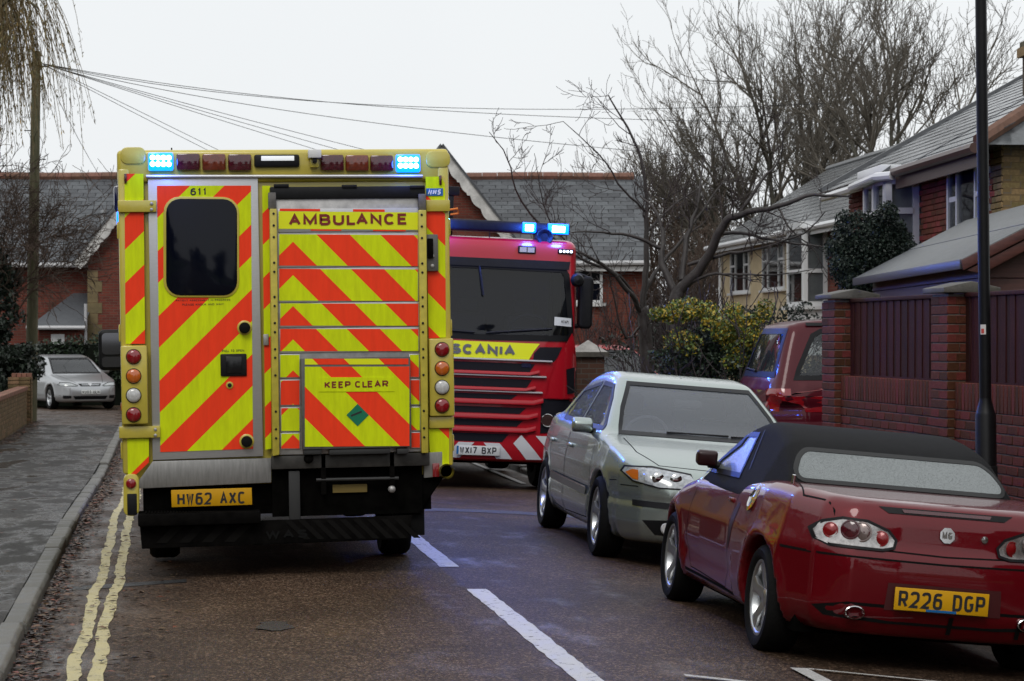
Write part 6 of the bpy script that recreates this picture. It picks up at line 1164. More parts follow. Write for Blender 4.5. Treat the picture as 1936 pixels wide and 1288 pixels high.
def gable(cx, hw, pz, fz):
    g = MB(); g.prism([(cx - hw + .25, -.8), (cx + hw - .25, -.8), (cx + hw - .25, fz), (cx, pz - .25), (cx - hw + .25, fz)], 'y', 0, 3.4); w = g.build('gable_wall', HALLB, hall)
    for s_ in (-1, 1):
        ex, ezz = cx + s_ * (hw + .12), fz - .12; L_ = math.hypot(hw + .12, pz - ezz); dx, dz = -s_ * (hw + .12) / L_, (pz - ezz) / L_; nx, nz = -dz * s_ * -1 * -1, 0
        nv = (-dz, dx) if s_ < 0 else (dz, -dx)          # outward normal of the slope
        top = [(ex + dx * t, ezz + dz * t) for t in (0, L_)]; bot = []
        k = int(L_ / .06)
        for i in range(k + 1):
            t = L_ * (1 - i / k); ph = (t % .5) / .5; dpt = .24 + .07 * abs(math.sin(ph * math.pi)) + (.05 if ph < .12 else 0); bot.append((ex + dx * t - nv[0] * dpt, ezz + dz * t - nv[1] * dpt))
        MB().prism(top + bot, 'y', -.34, -.28).build('bargeboard', BARGE, hall); MB().prism([(ex, ezz), (cx, pz), (cx + nv[0] * .05, pz + nv[1] * .05 + .02), (ex + nv[0] * .05, ezz + nv[1] * .05)], 'y', -.4, 3.4).build('gable_roof', SLATE, hall)
    for s_ in (-1, 1):
        for r in range(13): ww = .42 if r % 2 else .30; MB().box(*sorted((cx + s_ * (hw - .24), cx + s_ * (hw - .24 - ww))), -.02, .05, -.5 + r * .31, -.2 + r * .31).build('quoin_stone', M('buff_quoin', (.17, .125, .06), .8, var=.3, vs=6, rnd=.2), hall)
gable(hx(283), 2.03, hz(322), hz(490)); gable(hx(836), 2.42, hz(277), hz(482))
# porch, flue, downpipes, window on the hall front
pa, pb2 = hx(72), hx(166); MB().box(pa + .15, pb2 - .1, -.6, 1.1, -.8, hz(622)).build('porch_wall', HALLB, hall); MB().box(pa + .5, pb2 - .55, -.63, -.58, -.6, hz(632)).build('porch_door', WPAINT, hall)
m = MB(); z0_, z1_ = hz(618), hz(553); m.add([(pa - .1, -.85, z0_), (pb2 + .05, -.85, z0_), (pb2 + .05, 1.1, z1_), (pa + .8, 1.1, z1_), (pa - .1, 1.1, z0_)], [(0, 1, 2, 3), (0, 3, 4)]); m.build('porch_roof', SLATE, hall); MB().tube([(pa - .15, -.9, z0_ - .03), (pb2 + .1, -.9, z0_ - .03)], .06, 8).build('porch_gutter', GUT, hall, smooth=True)
MB().tube([(hx(168), -.5, hz(575)), (hx(168), -.5, -.5)], .045, 8).build('downpipe', GUT, hall, smooth=True)
MB().lathe([(.09, hz(455)), (.09, hz(400)), (.13, hz(399)), (.13, hz(394)), (0, hz(392))], (hx(184), 1.15, 0), 'z', 14).build('flue_pipe', M('galvanised_flue', (.32, .33, .34), .35, .5), hall, smooth=True); MB().lathe([(.12, hz(455)), (.15, hz(425)), (.10, hz(424))], (hx(184), 1.15, 0), 'z', 12).build('flue_collar', BLK, hall)
for xa, xb, za, zb in ((hx(1083), hx(1142), hz(572), hz(492)), (hx(1000), hx(1050), hz(590), hz(500))):
    w = MB(); t = .08; w.box(xa, xb, 1.0, 1.08, zb - t, zb); w.box(xa, xb, 1.0, 1.08, za, za + t); w.box(xa, xa + t, 1.0, 1.08, za, zb); w.box(xb - t, xb, 1.0, 1.08, za, zb); w.box(xa, xb, 1.0, 1.08, (za + zb) / 2 - .04, (za + zb) / 2 + .04); o = w.build('window', UPVC, hall); MB().box(xa, xb, 1.05, 1.06, za, zb).build('pane', GLD, o); MB().box(xa - .1, xb + .1, .95, 1.1, za - .1, za).build('sill', WPAINT, o)
# ---- left garden wall with its pier
lw = thing('garden_wall', 'low mossy brick wall with a pier beside the left pavement', 'wall'); LX = -2.74
MB().box(LX - .16, LX - .012, 19.9, 47.3, -.4, .53).build('mortar_core', MORTG, lw); gm = brick_mesh(BRICKG)
lb_ = run(Vector((LX - .05, 19.9, 0)), (0, 1, 0), 27.4, .545 - 11 * .075, 11); lb_.sort(key=lambda m: (m.translation.y < 38.5, -m.translation.z)); pieces('brick', 'bricks', lw, gm, lb_, 210)
MB().box(LX - .35, LX + .028, 47.31, 47.69, -.4, .795).build('mortar_core', MORTG, lw); pb = []
for r in range(15):
    z = .80 - .075 * (r + .5) + .01
    pb += [TM(LX - .16 + q * .11, 47.30, z, 0, sx=1.0) for q in (-1, 1)] + [TM(LX + .035, 47.5 + q * .1, z, math.pi / 2, sx=.9) for q in (-1, 1)]
pieces('pier_brick', 'pier_bricks', lw, gm, pb, 60)
pieces('coping_brick', 'coping_bricks', lw, brick_mesh(M('coping_brick', (.19, .085, .05), .7, var=.4, vs=8, rnd=.35), .102, .215, .075), [TM(LX - .08, 19.9 + .11 * k + .05, .585, math.pi / 2) for k in range(248)][::-1] + [TM(LX - .26 + .1 * k, 47.42, .845, 0, sx=.9) for k in range(4)], 80)
# ---- lamp column, telegraph pole, gate pier
lc = thing('lamp_post', 'black steel lamp post standing in front of the brick wall', 'lamp post', (5.80, 15.62, G(5, 15.6) + .1)); LCM = M('black_column_paint', (.006, .006, .007), .4, spec=.25, var=.3, vs=10); z0 = lc.location.z
MB().lathe([(.10, -.1), (.078, 0), (.074, 1.08 - z0), (.066, 1.10 - z0), (.045, 1.18 - z0), (.043, 1.2 - z0)], (0, 0, 0), 'z', 24).build('base', LCM, lc, smooth=True); MB().lathe([(.0425, 1.17 - z0), (.0405, 4), (.038, 5.9)], (0, 0, 0), 'z', 20, cap=False).build('shaft', LCM, lc, smooth=True)
lc.rotation_euler = (0, -R(.7), 0)
MB().box(-.055, .055, -.085, -.065, .35, .85).build('access_door', LCM, lc, bevel=.004); zz = 1.643 + 12 / 267 - z0
sk_ = MB(); sk_.add([(.0435 * math.sin(a), -.0435 * math.cos(a), z) for a in [R(-62 + 9 * k) for k in range(7)] for z in (zz - .035, zz + .035)], [(2 * k, 2 * k + 2, 2 * k + 3, 2 * k + 1) for k in range(6)]); st_ = sk_.build('warning_sticker', M('sticker_white', (.6, .58, .56), .5), lc)
sk_ = MB(); sk_.add([(.0445 * math.sin(a), -.0445 * math.cos(a), zz + z) for a in [R(-52 + 9 * k) for k in range(4)] for z in (-.028, .006)], [(2 * k, 2 * k + 2, 2 * k + 3, 2 * k + 1) for k in range(3)]); sk_.build('flame_mark', M('sticker_red', (.5, .06, .05), .5), st_)
MB().box(-.12, .12, -.55, .1, 5.85, 6.02).build('lantern', LCM, lc, bevel=.04)
pole = thing('telegraph_pole', 'mossy wooden telegraph pole behind the left garden wall', 'pole', tuple(at(58, 640, 50)[:2]) + (-.2,)); pz = at(58, 97, 50).z + .2
PW = M('mossy_pole_wood', (.10, .085, .05), .85, var=.5, vs=5, stretch=(4, 4, .6), bump=.6, bs=25, dark=(.05, .055, .022)); MB().lathe([(.135, -.5), (.13, 1), (.11, pz * .6), (.095, pz - .02), (.08, pz), (0, pz)], (0, 0, 0), 'z', 14).build('shaft', PW, pole, smooth=True); pole.rotation_euler = (0, R(.9), 0)
for k in range(7):
    s_ = 1 if k % 2 else -1; z = 2.6 + k * .62; MB().tube([(0, 0, z), (s_ * .24, 0, z)], .012, 5).build('step_peg', BLK, pole)
br = MB(); br.tube([(-.22, 0, pz - .3), (.28, 0, pz - .33)], .02, 6); br.tube([(-.1, 0, pz - .3), (.1, 0, pz - .25)], .05, 8); br.build('wire_bracket', BLK, pole)
WIRE = M('overhead_wire', (.012, .012, .014), .6); top = at(78, 120, 50)
for k, (mid, end) in enumerate((((560, 189, 57), (1560, 196, 62)), ((640, 195, 57), (1500, 232, 60)), ((420, 190, 55), (1320, 296, 60)), ((330, 190, 56), (760, 301, 65)), ((330, 195, 56), (700, 300, 65)), ((330, 200, 56), (640, 296, 65)), ((250, 204, 57), (470, 312, 65)), ((220, 196, 57), (440, 308, 65)), ((125, 220, 56), (188, 332, 66)))):
    a, b, c = top, at(*mid), at(*end); b = b if k < 8 else (a + c) / 2 + Vector((0, 0, -.1)); pts = []
    # quadratic through the three points
    tm = (b - a).length / ((b - a).length + (c - b).length)
    for i in range(25):
        t = i / 24; l0 = (t - tm) * (t - 1) / (tm); l1 = t * (t - 1) / (tm * (tm - 1)); l2 = t * (t - tm) / (1 - tm); pts.append(a * l0 + b * l1 + c * l2)
    lab = ('topmost overhead wire running right from the pole to the bare trees', 'second overhead wire running right from the pole into the bare trees', 'third overhead wire sloping right from the pole behind the fire engine', 'upper of three close wires sloping from the pole behind the ambulance roof', 'middle of three close wires sloping from the pole behind the ambulance roof', 'lowest of three close wires sloping from the pole behind the ambulance roof', 'upper of two steeper wires from the pole behind the ambulance aerial', 'lower of two steeper wires from the pole behind the ambulance aerial', 'steepest wire dropping from the pole to the hall roof')[k]
    tag(MB().tube(pts, .0075, 4).build('overhead_wire', WIRE), lab, 'wire', 'overhead wires')
gp = thing('gate_pier', 'dark gate pier with pale pyramid cap beside the fire engine', 'pier', tuple(at(1112, 690, 33)[:2]) + (-.1,)); zc = at(1112, 668, 33).z + .1
MB().box(-.2, .2, -.2, .2, -.2, zc - .05).build('pier', brickmat('pier_brick', (.10, .05, .035), (.07, .04, .03), (.10, .09, .08)), gp); MB().box(-.26, .26, -.26, .26, zc - .05, zc + .02).build('cap_slab', CAPM, gp); m = MB(); m.add([(-.24, -.24, zc + .02), (.24, -.24, zc + .02), (.24, .24, zc + .02), (-.24, .24, zc + .02), (0, 0, zc + .19)], [(0, 1, 4), (1, 2, 4), (2, 3, 4), (3, 0, 4), (3, 2, 1, 0)]); m.build('pyramid_cap', M('pale_cap', (.36, .35, .33), .7, var=.3, vs=8), gp)
# ------------------------------------------------------------------ trees, hedges, shrubs
class Tw:                                # tapered tubes collected fast
    def __init__(s): s.V = []; s.F = []; s.n = 0
    def tube(s, pts, r0, r1, k=3):
        m = len(pts); up = Vector((.31, .2, 1)); base = s.n
        for i, p in enumerate(pts):
            d = (pts[min(i + 1, m - 1)] - pts[max(i - 1, 0)]); a = d.cross(up)
            if a.length < 1e-6: a = Vector((1, 0, 0))
            a.normalize(); b = a.cross(d).normalized(); r = r0 + (r1 - r0) * i / (m - 1)
            for j in range(k):
                t = 6.2832 * j / k; s.V.append(p + a * (r * math.cos(t)) + b * (r * math.sin(t)))
        for i in range(m - 1):
            for j in range(k): s.F.append((base + i * k + j, base + i * k + (j + 1) % k, base + (i + 1) * k + (j + 1) % k, base + (i + 1) * k + j))
        s.n += m * k
    def build(s, name, mat, parent): return obj(name, qmesh(name, np.array([v[:] for v in s.V]), np.array(s.F), mat, True), parent)
def rv(sc=1): return Vector((random.gauss(0, sc), random.gauss(0, sc), random.gauss(0, sc)))
def grow(tw, p, d, Ln, r, lev, P):
    n = 4 if lev >= P['lv'] - 1 else 6; pts = [p.copy()]; q = p.copy(); dd = d.copy()
    for i in range(n):
        dd = (dd + rv(P['jit'] * (1 + .3 * lev)) + Vector((0, 0, P['up'] * (1 + P.get('upl', .5) * lev)))).normalized(); q = q + dd * (Ln / n); pts.append(q.copy())
    r1 = max(P['rmin'], r * (.45 if lev < P['lv'] else .6)); tw[0 if lev < P.get('tl', 1) else 1].tube(pts, r, r1, 7 if r > .08 else 5 if r > .03 else 3)
    if lev >= P['lv']: return
    for k in range(P['ch'][lev]):
        f = random.uniform(.25, 1.0) if lev else random.uniform(.35, 1.0); i = min(n - 1, int(f * n)); b = pts[i].lerp(pts[i + 1], f * n - i) if i < n else pts[-1]
        ax = (pts[i + 1] - pts[i]).normalized(); side = ax.cross(rv()).normalized(); an = R(random.uniform(*P['ang'])); nd = (ax * math.cos(an) + side * math.sin(an)).normalized()
        grow(tw, b, nd, Ln * random.uniform(*P['len']), max(P['rmin'], r * random.uniform(.42, .6)), lev + 1, P)
    grow(tw, pts[-1], dd, Ln * .6, r1, lev + 1, P)
def tree(name, label, base, stems, P, mat, twig, group=None):
    t = thing(name, label, 'tree', base, group=group); a, b = Tw(), Tw()
    for off, d, Ln, r in stems: grow((a, b), Vector(off), Vector(d).normalized(), Ln, r, 0, P)
    a.build('trunk', mat, t); b.build('crown', twig, t); return t
BARK = M('grey_bark', (.10, .095, .075), .9, var=.35, vs=6, bump=.6, bs=20); TWIG = M('grey_twigs', (.12, .105, .085), .9); BARKD = M('dark_wet_bark', (.030, .024, .022), .6, var=.4, vs=10, bump=.6, bs=30); TWIGD = M('dark_twigs', (.034, .024, .024), .7); TWIGB = M('brown_twigs', (.07, .045, .032), .9)  # TWIG is paled: distance haze on the far crowns is put into its colour
random.seed(21)
b1_ = at(1475, 520, 80); b1_.z = -.5
tree('bare_tree', 'largest bare tree, many upright limbs behind the cream house', b1_, [((random.uniform(-.3, .3), random.uniform(-.3, .3), 2.2), (random.gauss(0, .1) + x, random.gauss(0, .35), 1.0), ln, .13) for x, ln in ((-.95, 4.4), (-.62, 5.2), (-.36, 5.8), (-.14, 6.2), (.05, 6.5), (.24, 6.4), (.45, 6.0), (.75, 5.0), (-.75, 3.9))] + [((0, 0, -.3), (0, 0, 1), 3.6, .34)],
     dict(lv=5, ch=(6, 5, 4, 2, 2), ang=(18, 44), len=(.40, .60), jit=.07, up=.03, upl=.5, rmin=.007, tl=1), BARK, TWIG, 'bare trees behind the houses')
b2_ = at(1690, 400, 72); b2_.z = -.5
t2 = tree('bare_tree', 'bare tree with ivy on its fork rising right of the largest one', b2_, [((0, 0, 5.2), (x, random.gauss(0, .3), 1.0), ln, .10) for x, ln in ((-.65, 3.6), (-.3, 4.4), (.0, 4.6), (.3, 4.6), (.7, 4.4), (1.25, 4.2), (2.4, 3.6))] + [((0, 0, -.3), (0, 0, 1), 5.8, .26)],
     dict(lv=5, ch=(5, 5, 3, 2, 1), ang=(18, 46), len=(.42, .60), jit=.07, up=.025, upl=.4, rmin=.007, tl=1), BARK, TWIG, 'bare trees behind the houses')
# dark cherry-like trees on the right verge, their main limbs laid out one by one
def limb_tree(name, label, d0, limbs, P, group):
    root = at(*limbs[0][0][0], d0); root.z = -.1; t = thing(name, label, 'tree', root, group=group); a, b = Tw(), Tw()
    for pix, r0, r1, dep in limbs:
        P3 = [at(px, py, d0 + dep * i / max(1, len(pix) - 1)) - root for i, (px, py) in enumerate(pix)]; pts = []
        for i in range(len(P3) - 1):
            p0, p1, p2, p3 = P3[max(i - 1, 0)], P3[i], P3[i + 1], P3[min(i + 2, len(P3) - 1)]
            for k in range(4):
                u = k / 4; pts.append((p1 * 2 + (p2 - p0) * u + (p0 * 2 - p1 * 5 + p2 * 4 - p3) * u * u + (p1 * 3 - p0 - p2 * 3 + p3) * u ** 3) * .5 + rv(.008))
        pts.append(P3[-1]); a.tube(pts, r0, r1, 7 if r0 > .04 else 5)
        n = len(pts); tot = sum((pts[i + 1] - pts[i]).length for i in range(n - 1))
        for k in range(int(tot * P['den'])):
            f = random.uniform(.3, 1) * (n - 1); i = min(n - 2, int(f)); ax = (pts[i + 1] - pts[i]).normalized(); side = ax.cross(rv()).normalized(); an = R(random.uniform(30, 65)); rr = (r0 + (r1 - r0) * f / (n - 1)) * .5
            grow((b, b), pts[i].lerp(pts[i + 1], f - i), (ax * math.cos(an) + side * math.sin(an)).normalized(), random.uniform(.35, 1.0) * min(1, .45 + rr * 30), max(.006, min(.014, rr)), 2, P)
    a.build('trunk', BARKD, t); b.build('crown', TWIGD, t); return t
PC = dict(lv=4, ch=(0, 0, 3, 2), ang=(28, 60), len=(.4, .65), jit=.09, up=.035, upl=.2, rmin=.0042, tl=0, den=2.5)
random.seed(5)
limb_tree('street_tree', 'dark bare tree just right of the fire engine with a straight upright leader', 35, [([(1228, 760), (1225, 690), (1220, 620), (1213, 585)], .12, .10, 0), ([(1213, 590), (1221, 520), (1222, 450), (1222, 380), (1212, 300), (1185, 240), (1150, 180)], .055, .010, 0), ([(1212, 595), (1195, 560), (1150, 510), (1100, 480), (1040, 470)], .05, .012, -1), ([(1205, 580), (1170, 520), (1080, 480), (985, 380), (960, 300), (925, 250)], .03, .005, -1.5), ([(1215, 560), (1250, 500), (1300, 440), (1340, 380), (1380, 330)], .04, .008, 1), ([(1218, 600), (1185, 640), (1160, 560), (1150, 500)], .022, .006, -.5), ([(1222, 440), (1270, 390), (1330, 350)], .03, .006, .5), ([(1222, 400), (1180, 360), (1130, 290), (1065, 230)], .022, .005, -.5), ([(1100, 485), (1040, 420), (1020, 350), (1010, 290)], .014, .004, -1)], PC, 'dark bare street trees')
random.seed(6)
limb_tree('street_tree', 'dark bare tree with spreading boughs behind the yellow hedge', 33, [([(1270, 740), (1272, 660), (1275, 590), (1285, 545)], .12, .10, 0), ([(1285, 550), (1330, 500), (1365, 430), (1400, 405), (1470, 390), (1540, 370), (1610, 372)], .085, .012, -1), ([(1360, 440), (1420, 445), (1500, 460), (1560, 468)], .035, .008, -1), ([(1290, 545), (1340, 520), (1400, 518), (1470, 520), (1535, 510)], .03, .006, -1), ([(1280, 560), (1250, 500), (1255, 450), (1240, 400), (1210, 370)], .06, .012, .6), ([(1250, 470), (1210, 450), (1140, 440), (1080, 440)], .035, .008, 0), ([(1290, 530), (1300, 450), (1320, 380), (1330, 300)], .05, .008, .6), ([(1400, 405), (1440, 340), (1475, 300), (1480, 230)], .03, .005, 0), ([(1470, 390), (1500, 440), (1540, 470)], .02, .005, -.6), ([(1300, 500), (1380, 480), (1440, 470), (1520, 440), (1560, 400)], .03, .006, -1)], PC, 'dark bare street trees')
# bare thicket between the hall and the cream house, tops of far trees beyond the hall
random.seed(9)
PT = dict(lv=3, ch=(6, 5, 4), ang=(20, 50), len=(.4, .62), jit=.10, up=.04, upl=.4, rmin=.010, tl=1)
for k, (px, d, h, lab) in enumerate(((1265, 74, 3.2, 'brown bare thicket beside the right end of the hall'), (1330, 70, 3.4, 'brown bare thicket in the gap between hall and cream house'), (1385, 72, 3.0, 'brown bare thicket against the far end of the cream house'), (1140, 84, 3.0, 'fine bare treetop showing over the right end of the hall ridge'), (1215, 82, 3.4, 'bare tree rising past the right end of the hall roof'), (1300, 86, 3.9, 'slender bare tree behind the thickets right of the hall'), (60, 80, 3.1, 'brownish bare treetop showing over the left end of the hall ridge'))):
    p = at(px, 640, d); p.z = -.5; n = 9; big = k > 2; ex = 2.6 if big else .9
    tree('bare_tree' if big else 'bare_shrub', lab, p, [((random.uniform(-.5, .5), random.uniform(-.3, .3), -.1 + (ex if big else 0)), (random.gauss(0, .45), random.gauss(0, .45), 1), h * random.uniform(.75, 1.0), .045) for i in range(n)] + ([((0, 0, -.2), (0, 0, 1), 3, .16)] if big else []), PT, TWIGB, TWIGB if k != 3 else TWIG, 'background bare trees')
# leafy masses
def leaves(name, clumps, size, mats, parent, seed, asp=.55):
    r = np.random.default_rng(seed); P = []
    for c, rad, n in clumps:
        v = r.normal(size=(n, 3)); v /= np.linalg.norm(v, axis=1)[:, None]; v *= (r.random(n) ** .42)[:, None]; P.append(np.array(c) + v * np.array(rad))
    P = np.concatenate(P); n = len(P); a = r.normal(size=(n, 3)); a /= np.linalg.norm(a, axis=1)[:, None]; b = np.cross(a, r.normal(size=(n, 3))); b /= np.linalg.norm(b, axis=1)[:, None]; s = size * r.uniform(.6, 1.35, (n, 1)); nn = np.cross(a, b)
    V = np.stack([P - a * s, P + b * s * asp + nn * s * .15, P + a * s, P - b * s * asp + nn * s * .15], 1).reshape(-1, 3); F = np.arange(4 * n).reshape(n, 4); mi = r.integers(0, len(mats), n)
    return obj(name, qmesh(name, V, F, mats, mi=mi), parent)
def clumps_box(x0, x1, y0, y1, z0, z1, k, rad, n, seed):
    r = np.random.default_rng(seed); return [((r.uniform(x0, x1), r.uniform(y0, y1), r.uniform(z0, z1)), (rad * r.uniform(.6, 1.3), rad * r.uniform(.6, 1.3), rad * r.uniform(.5, 1.1)), n) for _ in range(k)]
IVY = [M('ivy_leaf', (.016, .028, .016), .45, rnd=.4), M('ivy_leaf_dark', (.009, .016, .010), .5, rnd=.4)]
EVG = [M('evergreen_leaf', (.022, .034, .025), .45, rnd=.4, spec=.3), M('evergreen_leaf_dark', (.010, .017, .012), .5, rnd=.4, spec=.3)]
HDG = [M('hedge_leaf', (.022, .042, .018), .5, rnd=.45), M('hedge_leaf_dark', (.010, .018, .010), .55, rnd=.4)]
YEL = [M('yellow_leaf', (.40, .29, .025), .5, rnd=.3), M('lime_leaf', (.14, .19, .03), .5, rnd=.35), M('green_leaf', (.05, .085, .02), .5, rnd=.4)]
def shrub(name, label, base, cat='shrub', group=None): return thing(name, label, cat, base, group=group)
def stemset(par, n, hgt, spread, mat, seed, r=.018):
    random.seed(seed); a = Tw()
    for k in range(n):
        p = Vector((random.uniform(-spread, spread), random.uniform(-.3, .3), -.1)); grow((a, a), p, Vector((random.gauss(0, .25), random.gauss(0, .2), 1)).normalized(), hgt * random.uniform(.5, .8), r, 1, dict(lv=3, ch=(0, 4, 3), ang=(18, 45), len=(.4, .6), jit=.1, up=.04, rmin=.006, tl=9))
    return a.build('stems', mat, par)
# round dark evergreen in front of the brick house
p = at(1634, 478, 27.2); ev = shrub('evergreen_bush', 'round dark evergreen bush between the two houses above the shed', (p.x, p.y, 0), 'bush')
leaves('foliage', [((0, 0, p.z), (.46, .48, .52), 11000), ((-.12, -.2, p.z - .2), (.36, .3, .34), 4200), ((.16, -.1, p.z + .2), (.26, .3, .3), 3000), ((0, 0, p.z - .5), (.30, .3, .3), 2200), ((-.25, -.15, p.z + .05), (.22, .2, .25), 1700), ((.28, -.1, p.z - .15), (.2, .2, .25), 1700)] + [((.46 * math.cos(a) * math.cos(b), -.3 + .2 * math.sin(a * 3), p.z + .5 * math.sin(a)), (.13, .13, .13), 420) for a, b in [(k * .7 + .3 * math.sin(k * 5), .3 * math.sin(k * 7)) for k in range(12)]], .019, EVG, ev, 3); MB().tube([(0, 0, -.1), (.02, 0, p.z)], [.07, .04], 8).build('trunk', BARKD, ev, smooth=True)
# yellow variegated hedge left of the drive
p = at(1345, 640, 26.6); hd = shrub('variegated_hedge', 'bushy hedge with yellow tops between the silver car and the maroon one', (p.x, p.y, 0), 'hedge')
leaves('foliage', clumps_box(-.55, .55, -.4, .3, .25, 1.55, 22, .30, 800, 4), .022, HDG, hd, 5); leaves('yellow_sprays', clumps_box(-.55, .60, -.45, .2, 1.5, 1.98, 22, .16, 300, 6) + clumps_box(.15, .58, -.45, -.25, 1.1, 1.6, 6, .13, 150, 7), .022, YEL, hd, 8); stemset(hd, 26, 1.7, .55, TWIGD, 11)
p = at(1505, 592, 29.5); lh = shrub('low_hedge', 'dark low hedge showing over the roof of the maroon car', (p.x, p.y, 0), 'hedge'); leaves('foliage', clumps_box(-.6, .7, -.2, .2, .6, p.z - .05, 14, .24, 420, 14), .026, EVG, lh, 15); stemset(lh, 10, 1.3, .5, TWIGD, 12)
# dark bush under the street trees
p = at(1150, 640, 40.5); db = shrub('dark_bush', 'brown leafless bush behind the fire engine mirror', (p.x, p.y, 0), 'bush'); leaves('foliage', clumps_box(-.9, .8, -.4, .4, .3, 1.5, 16, .32, 150, 17), .03, [M('dead_leaf', (.05, .035, .028), .6, rnd=.4), IVY[1]], db, 18); stemset(db, 34, 2.1, .9, TWIGD, 13)
p = at(1310, 640, 36); db = shrub('dark_bush', 'dark leafy bush behind the yellow hedge and street tree trunks', (p.x, p.y, 0), 'bush'); leaves('foliage', clumps_box(-1.2, 1.0, -.4, .4, .2, 1.6, 20, .36, 170, 27), .035, IVY, db, 28); stemset(db, 24, 2.2, 1.1, TWIGD, 29)
# hedge behind the far silver car
p = at(150, 640, 63.5); hb = shrub('clipped_hedge', 'dark green hedge behind the far silver car', (p.x, p.y, -.3), 'hedge'); leaves('foliage', clumps_box(-2.6, 3.4, -.35, .35, .2, 1.72, 60, .36, 330, 21), .05, HDG, hb, 22); hb.rotation_euler = (0, 0, -TH); MB().box(-2.6, 3.4, -.25, .25, -.2, 1.7).build('woody_core', M('hedge_core', (.008, .010, .007), .95, spec=.05), hb)
# ivy-clad tree at the left edge with bare twigs above
p = at(8, 640, 48.5); iv = thing('ivy_tree', 'dark ivy covered trunk at the left edge behind the telegraph pole', 'tree', (p.x, p.y, 0)); MB().tube([(-.3, 0, -.2), (-.25, 0, 2), (-.4, 0, 4)], [.18, .14, .08], 8).build('trunk', BARKD, iv, smooth=True)
leaves('ivy', clumps_box(-1.1, .22, -.3, .3, .2, 1.7, 26, .34, 330, 31) + clumps_box(-1.2, .18, -.3, .3, 1.6, 3.1, 22, .30, 300, 32) + clumps_box(.1, .62, -.3, .1, .5, 1.5, 8, .26, 260, 34) + clumps_box(-1.0, .0, -.2, .2, 3.0, 3.8, 9, .28, 220, 33), .05, IVY, iv, 35)
random.seed(31); a = Tw()
for k in range(14): grow((a, a), Vector((random.uniform(-1, .2), 0, random.uniform(1.8, 3))), Vector((random.gauss(.35, .4), random.gauss(0, .3), 1)).normalized(), random.uniform(1.2, 2.0), .022, 1, dict(lv=4, ch=(0, 6, 4, 3), ang=(20, 55), len=(.45, .65), jit=.12, up=.0, rmin=.006, tl=9))
a.build('bare_twigs', TWIGB, iv)
# weeping willow hanging in from the top left
random.seed(41); wr = at(-150, 760, 46); wr.z = -.2; wt = thing('willow_tree', 'weeping willow with yellowish hanging shoots at the top left corner', 'tree', wr); a, b = Tw(), Tw(); LP = []
a.tube([Vector((0, 0, -.2)), Vector((.1, 0, 3)), Vector((.3, .1, 6)), Vector((.5, 0, 8.5))], .36, .2, 9)
for k in range(30):
    e = at(random.uniform(-130, 150), random.uniform(-170, 30), 46 + random.uniform(-1.8, 1.8)) - wr; s0 = Vector((.4, 0, random.uniform(6, 8.4))); pts = [s0.lerp(e, t) + Vector((0, 0, 1.3 * math.sin(t * math.pi) * .6)) + rv(.05) for t in (0, .2, .4, .6, .8, 1)]; a.tube(pts, .07, .02, 5)
    for j in range(17):
        t = random.uniform(.3, 1) * 5; i = min(4, int(t)); q = pts[i].lerp(pts[i + 1], t - i); wp = q + wr
        px = 968 + ((wp.x * math.cos(TH) - wp.y * math.sin(TH)) / (wp.x * math.sin(TH) + wp.y * math.cos(TH))) * FPX; lim = 300 - 1.0 * max(0, px - 70) - (0 if px > 20 else 60) + random.gauss(0, 45); py = Y0 - (wp.z - CAMH) / 46 * FPX; ln = min(4.2, max(.3, (lim - py) / 94)) * random.uniform(.5, 1.05)
        pp = [q]; dd = Vector((random.gauss(.15, .25), random.gauss(0, .2), -.4)).normalized()
        for _ in range(9): dd = (dd + Vector((random.gauss(0, .05), random.gauss(0, .05), -.25))).normalized(); pp.append(pp[-1] + dd * ln / 9)
        b.tube(pp, .009, .005, 3)
        for _ in range(int(7 * ln)):
            u = random.uniform(.15, 1) * 9; i = min(8, int(u)); LP.append(pp[i].lerp(pp[i + 1], u - i) + rv(.02))
        if random.random() < .6:
            s2 = pp[3]; d2 = Vector((random.gauss(0, .4), random.gauss(0, .3), -.8)).normalized(); p2 = [s2]
            for _ in range(5): d2 = (d2 + Vector((0, 0, -.2))).normalized(); p2.append(p2[-1] + d2 * ln * .11)
            b.tube(p2, .007, .004, 3)
a.build('trunk', M('willow_bark', (.10, .085, .05), .9, var=.3, vs=8), wt); b.build('hanging_shoots', M('willow_shoot', (.17, .12, .05), .7), wt)
r = np.random.default_rng(3); LPn = np.array([p[:] for p in LP]); n = len(LPn); a_ = r.normal(0, .35, (n, 3)) + np.array([0, 0, -1]); a_ /= np.linalg.norm(a_, axis=1)[:, None]; b_ = np.cross(a_, r.normal(size=(n, 3))); b_ /= np.linalg.norm(b_, axis=1)[:, None]; s = r.uniform(.025, .06, (n, 1))
obj('leaves', qmesh('leaves', np.stack([LPn, LPn + a_ * s + b_ * s * .22, LPn + a_ * s * 2, LPn + a_ * s - b_ * s * .22], 1).reshape(-1, 3), np.arange(4 * n).reshape(n, 4), [M('willow_leaf_yellow', (.26, .19, .06), .6, rnd=.3), M('willow_leaf_brown', (.13, .09, .045), .6, rnd=.3), M('willow_leaf_olive', (.12, .12, .045), .6, rnd=.3)], mi=r.integers(0, 3, n)), wt)
# ivy ball on the fork of the second bare tree
o = leaves('ivy', [((-.1, 0, 5.3), (.55, .5, .6), 900), ((.5, 0, 5.0), (.6, .4, .35), 700), ((-.5, 0, 4.9), (.45, .4, .4), 500), ((1.3, 0, 5.0), (.45, .4, .25), 450), ((0, 0, 4.2), (.35, .35, .9), 600)], .07, [M('ivy_green', (.035, .06, .02), .5, rnd=.4), IVY[0]], t2, 44)
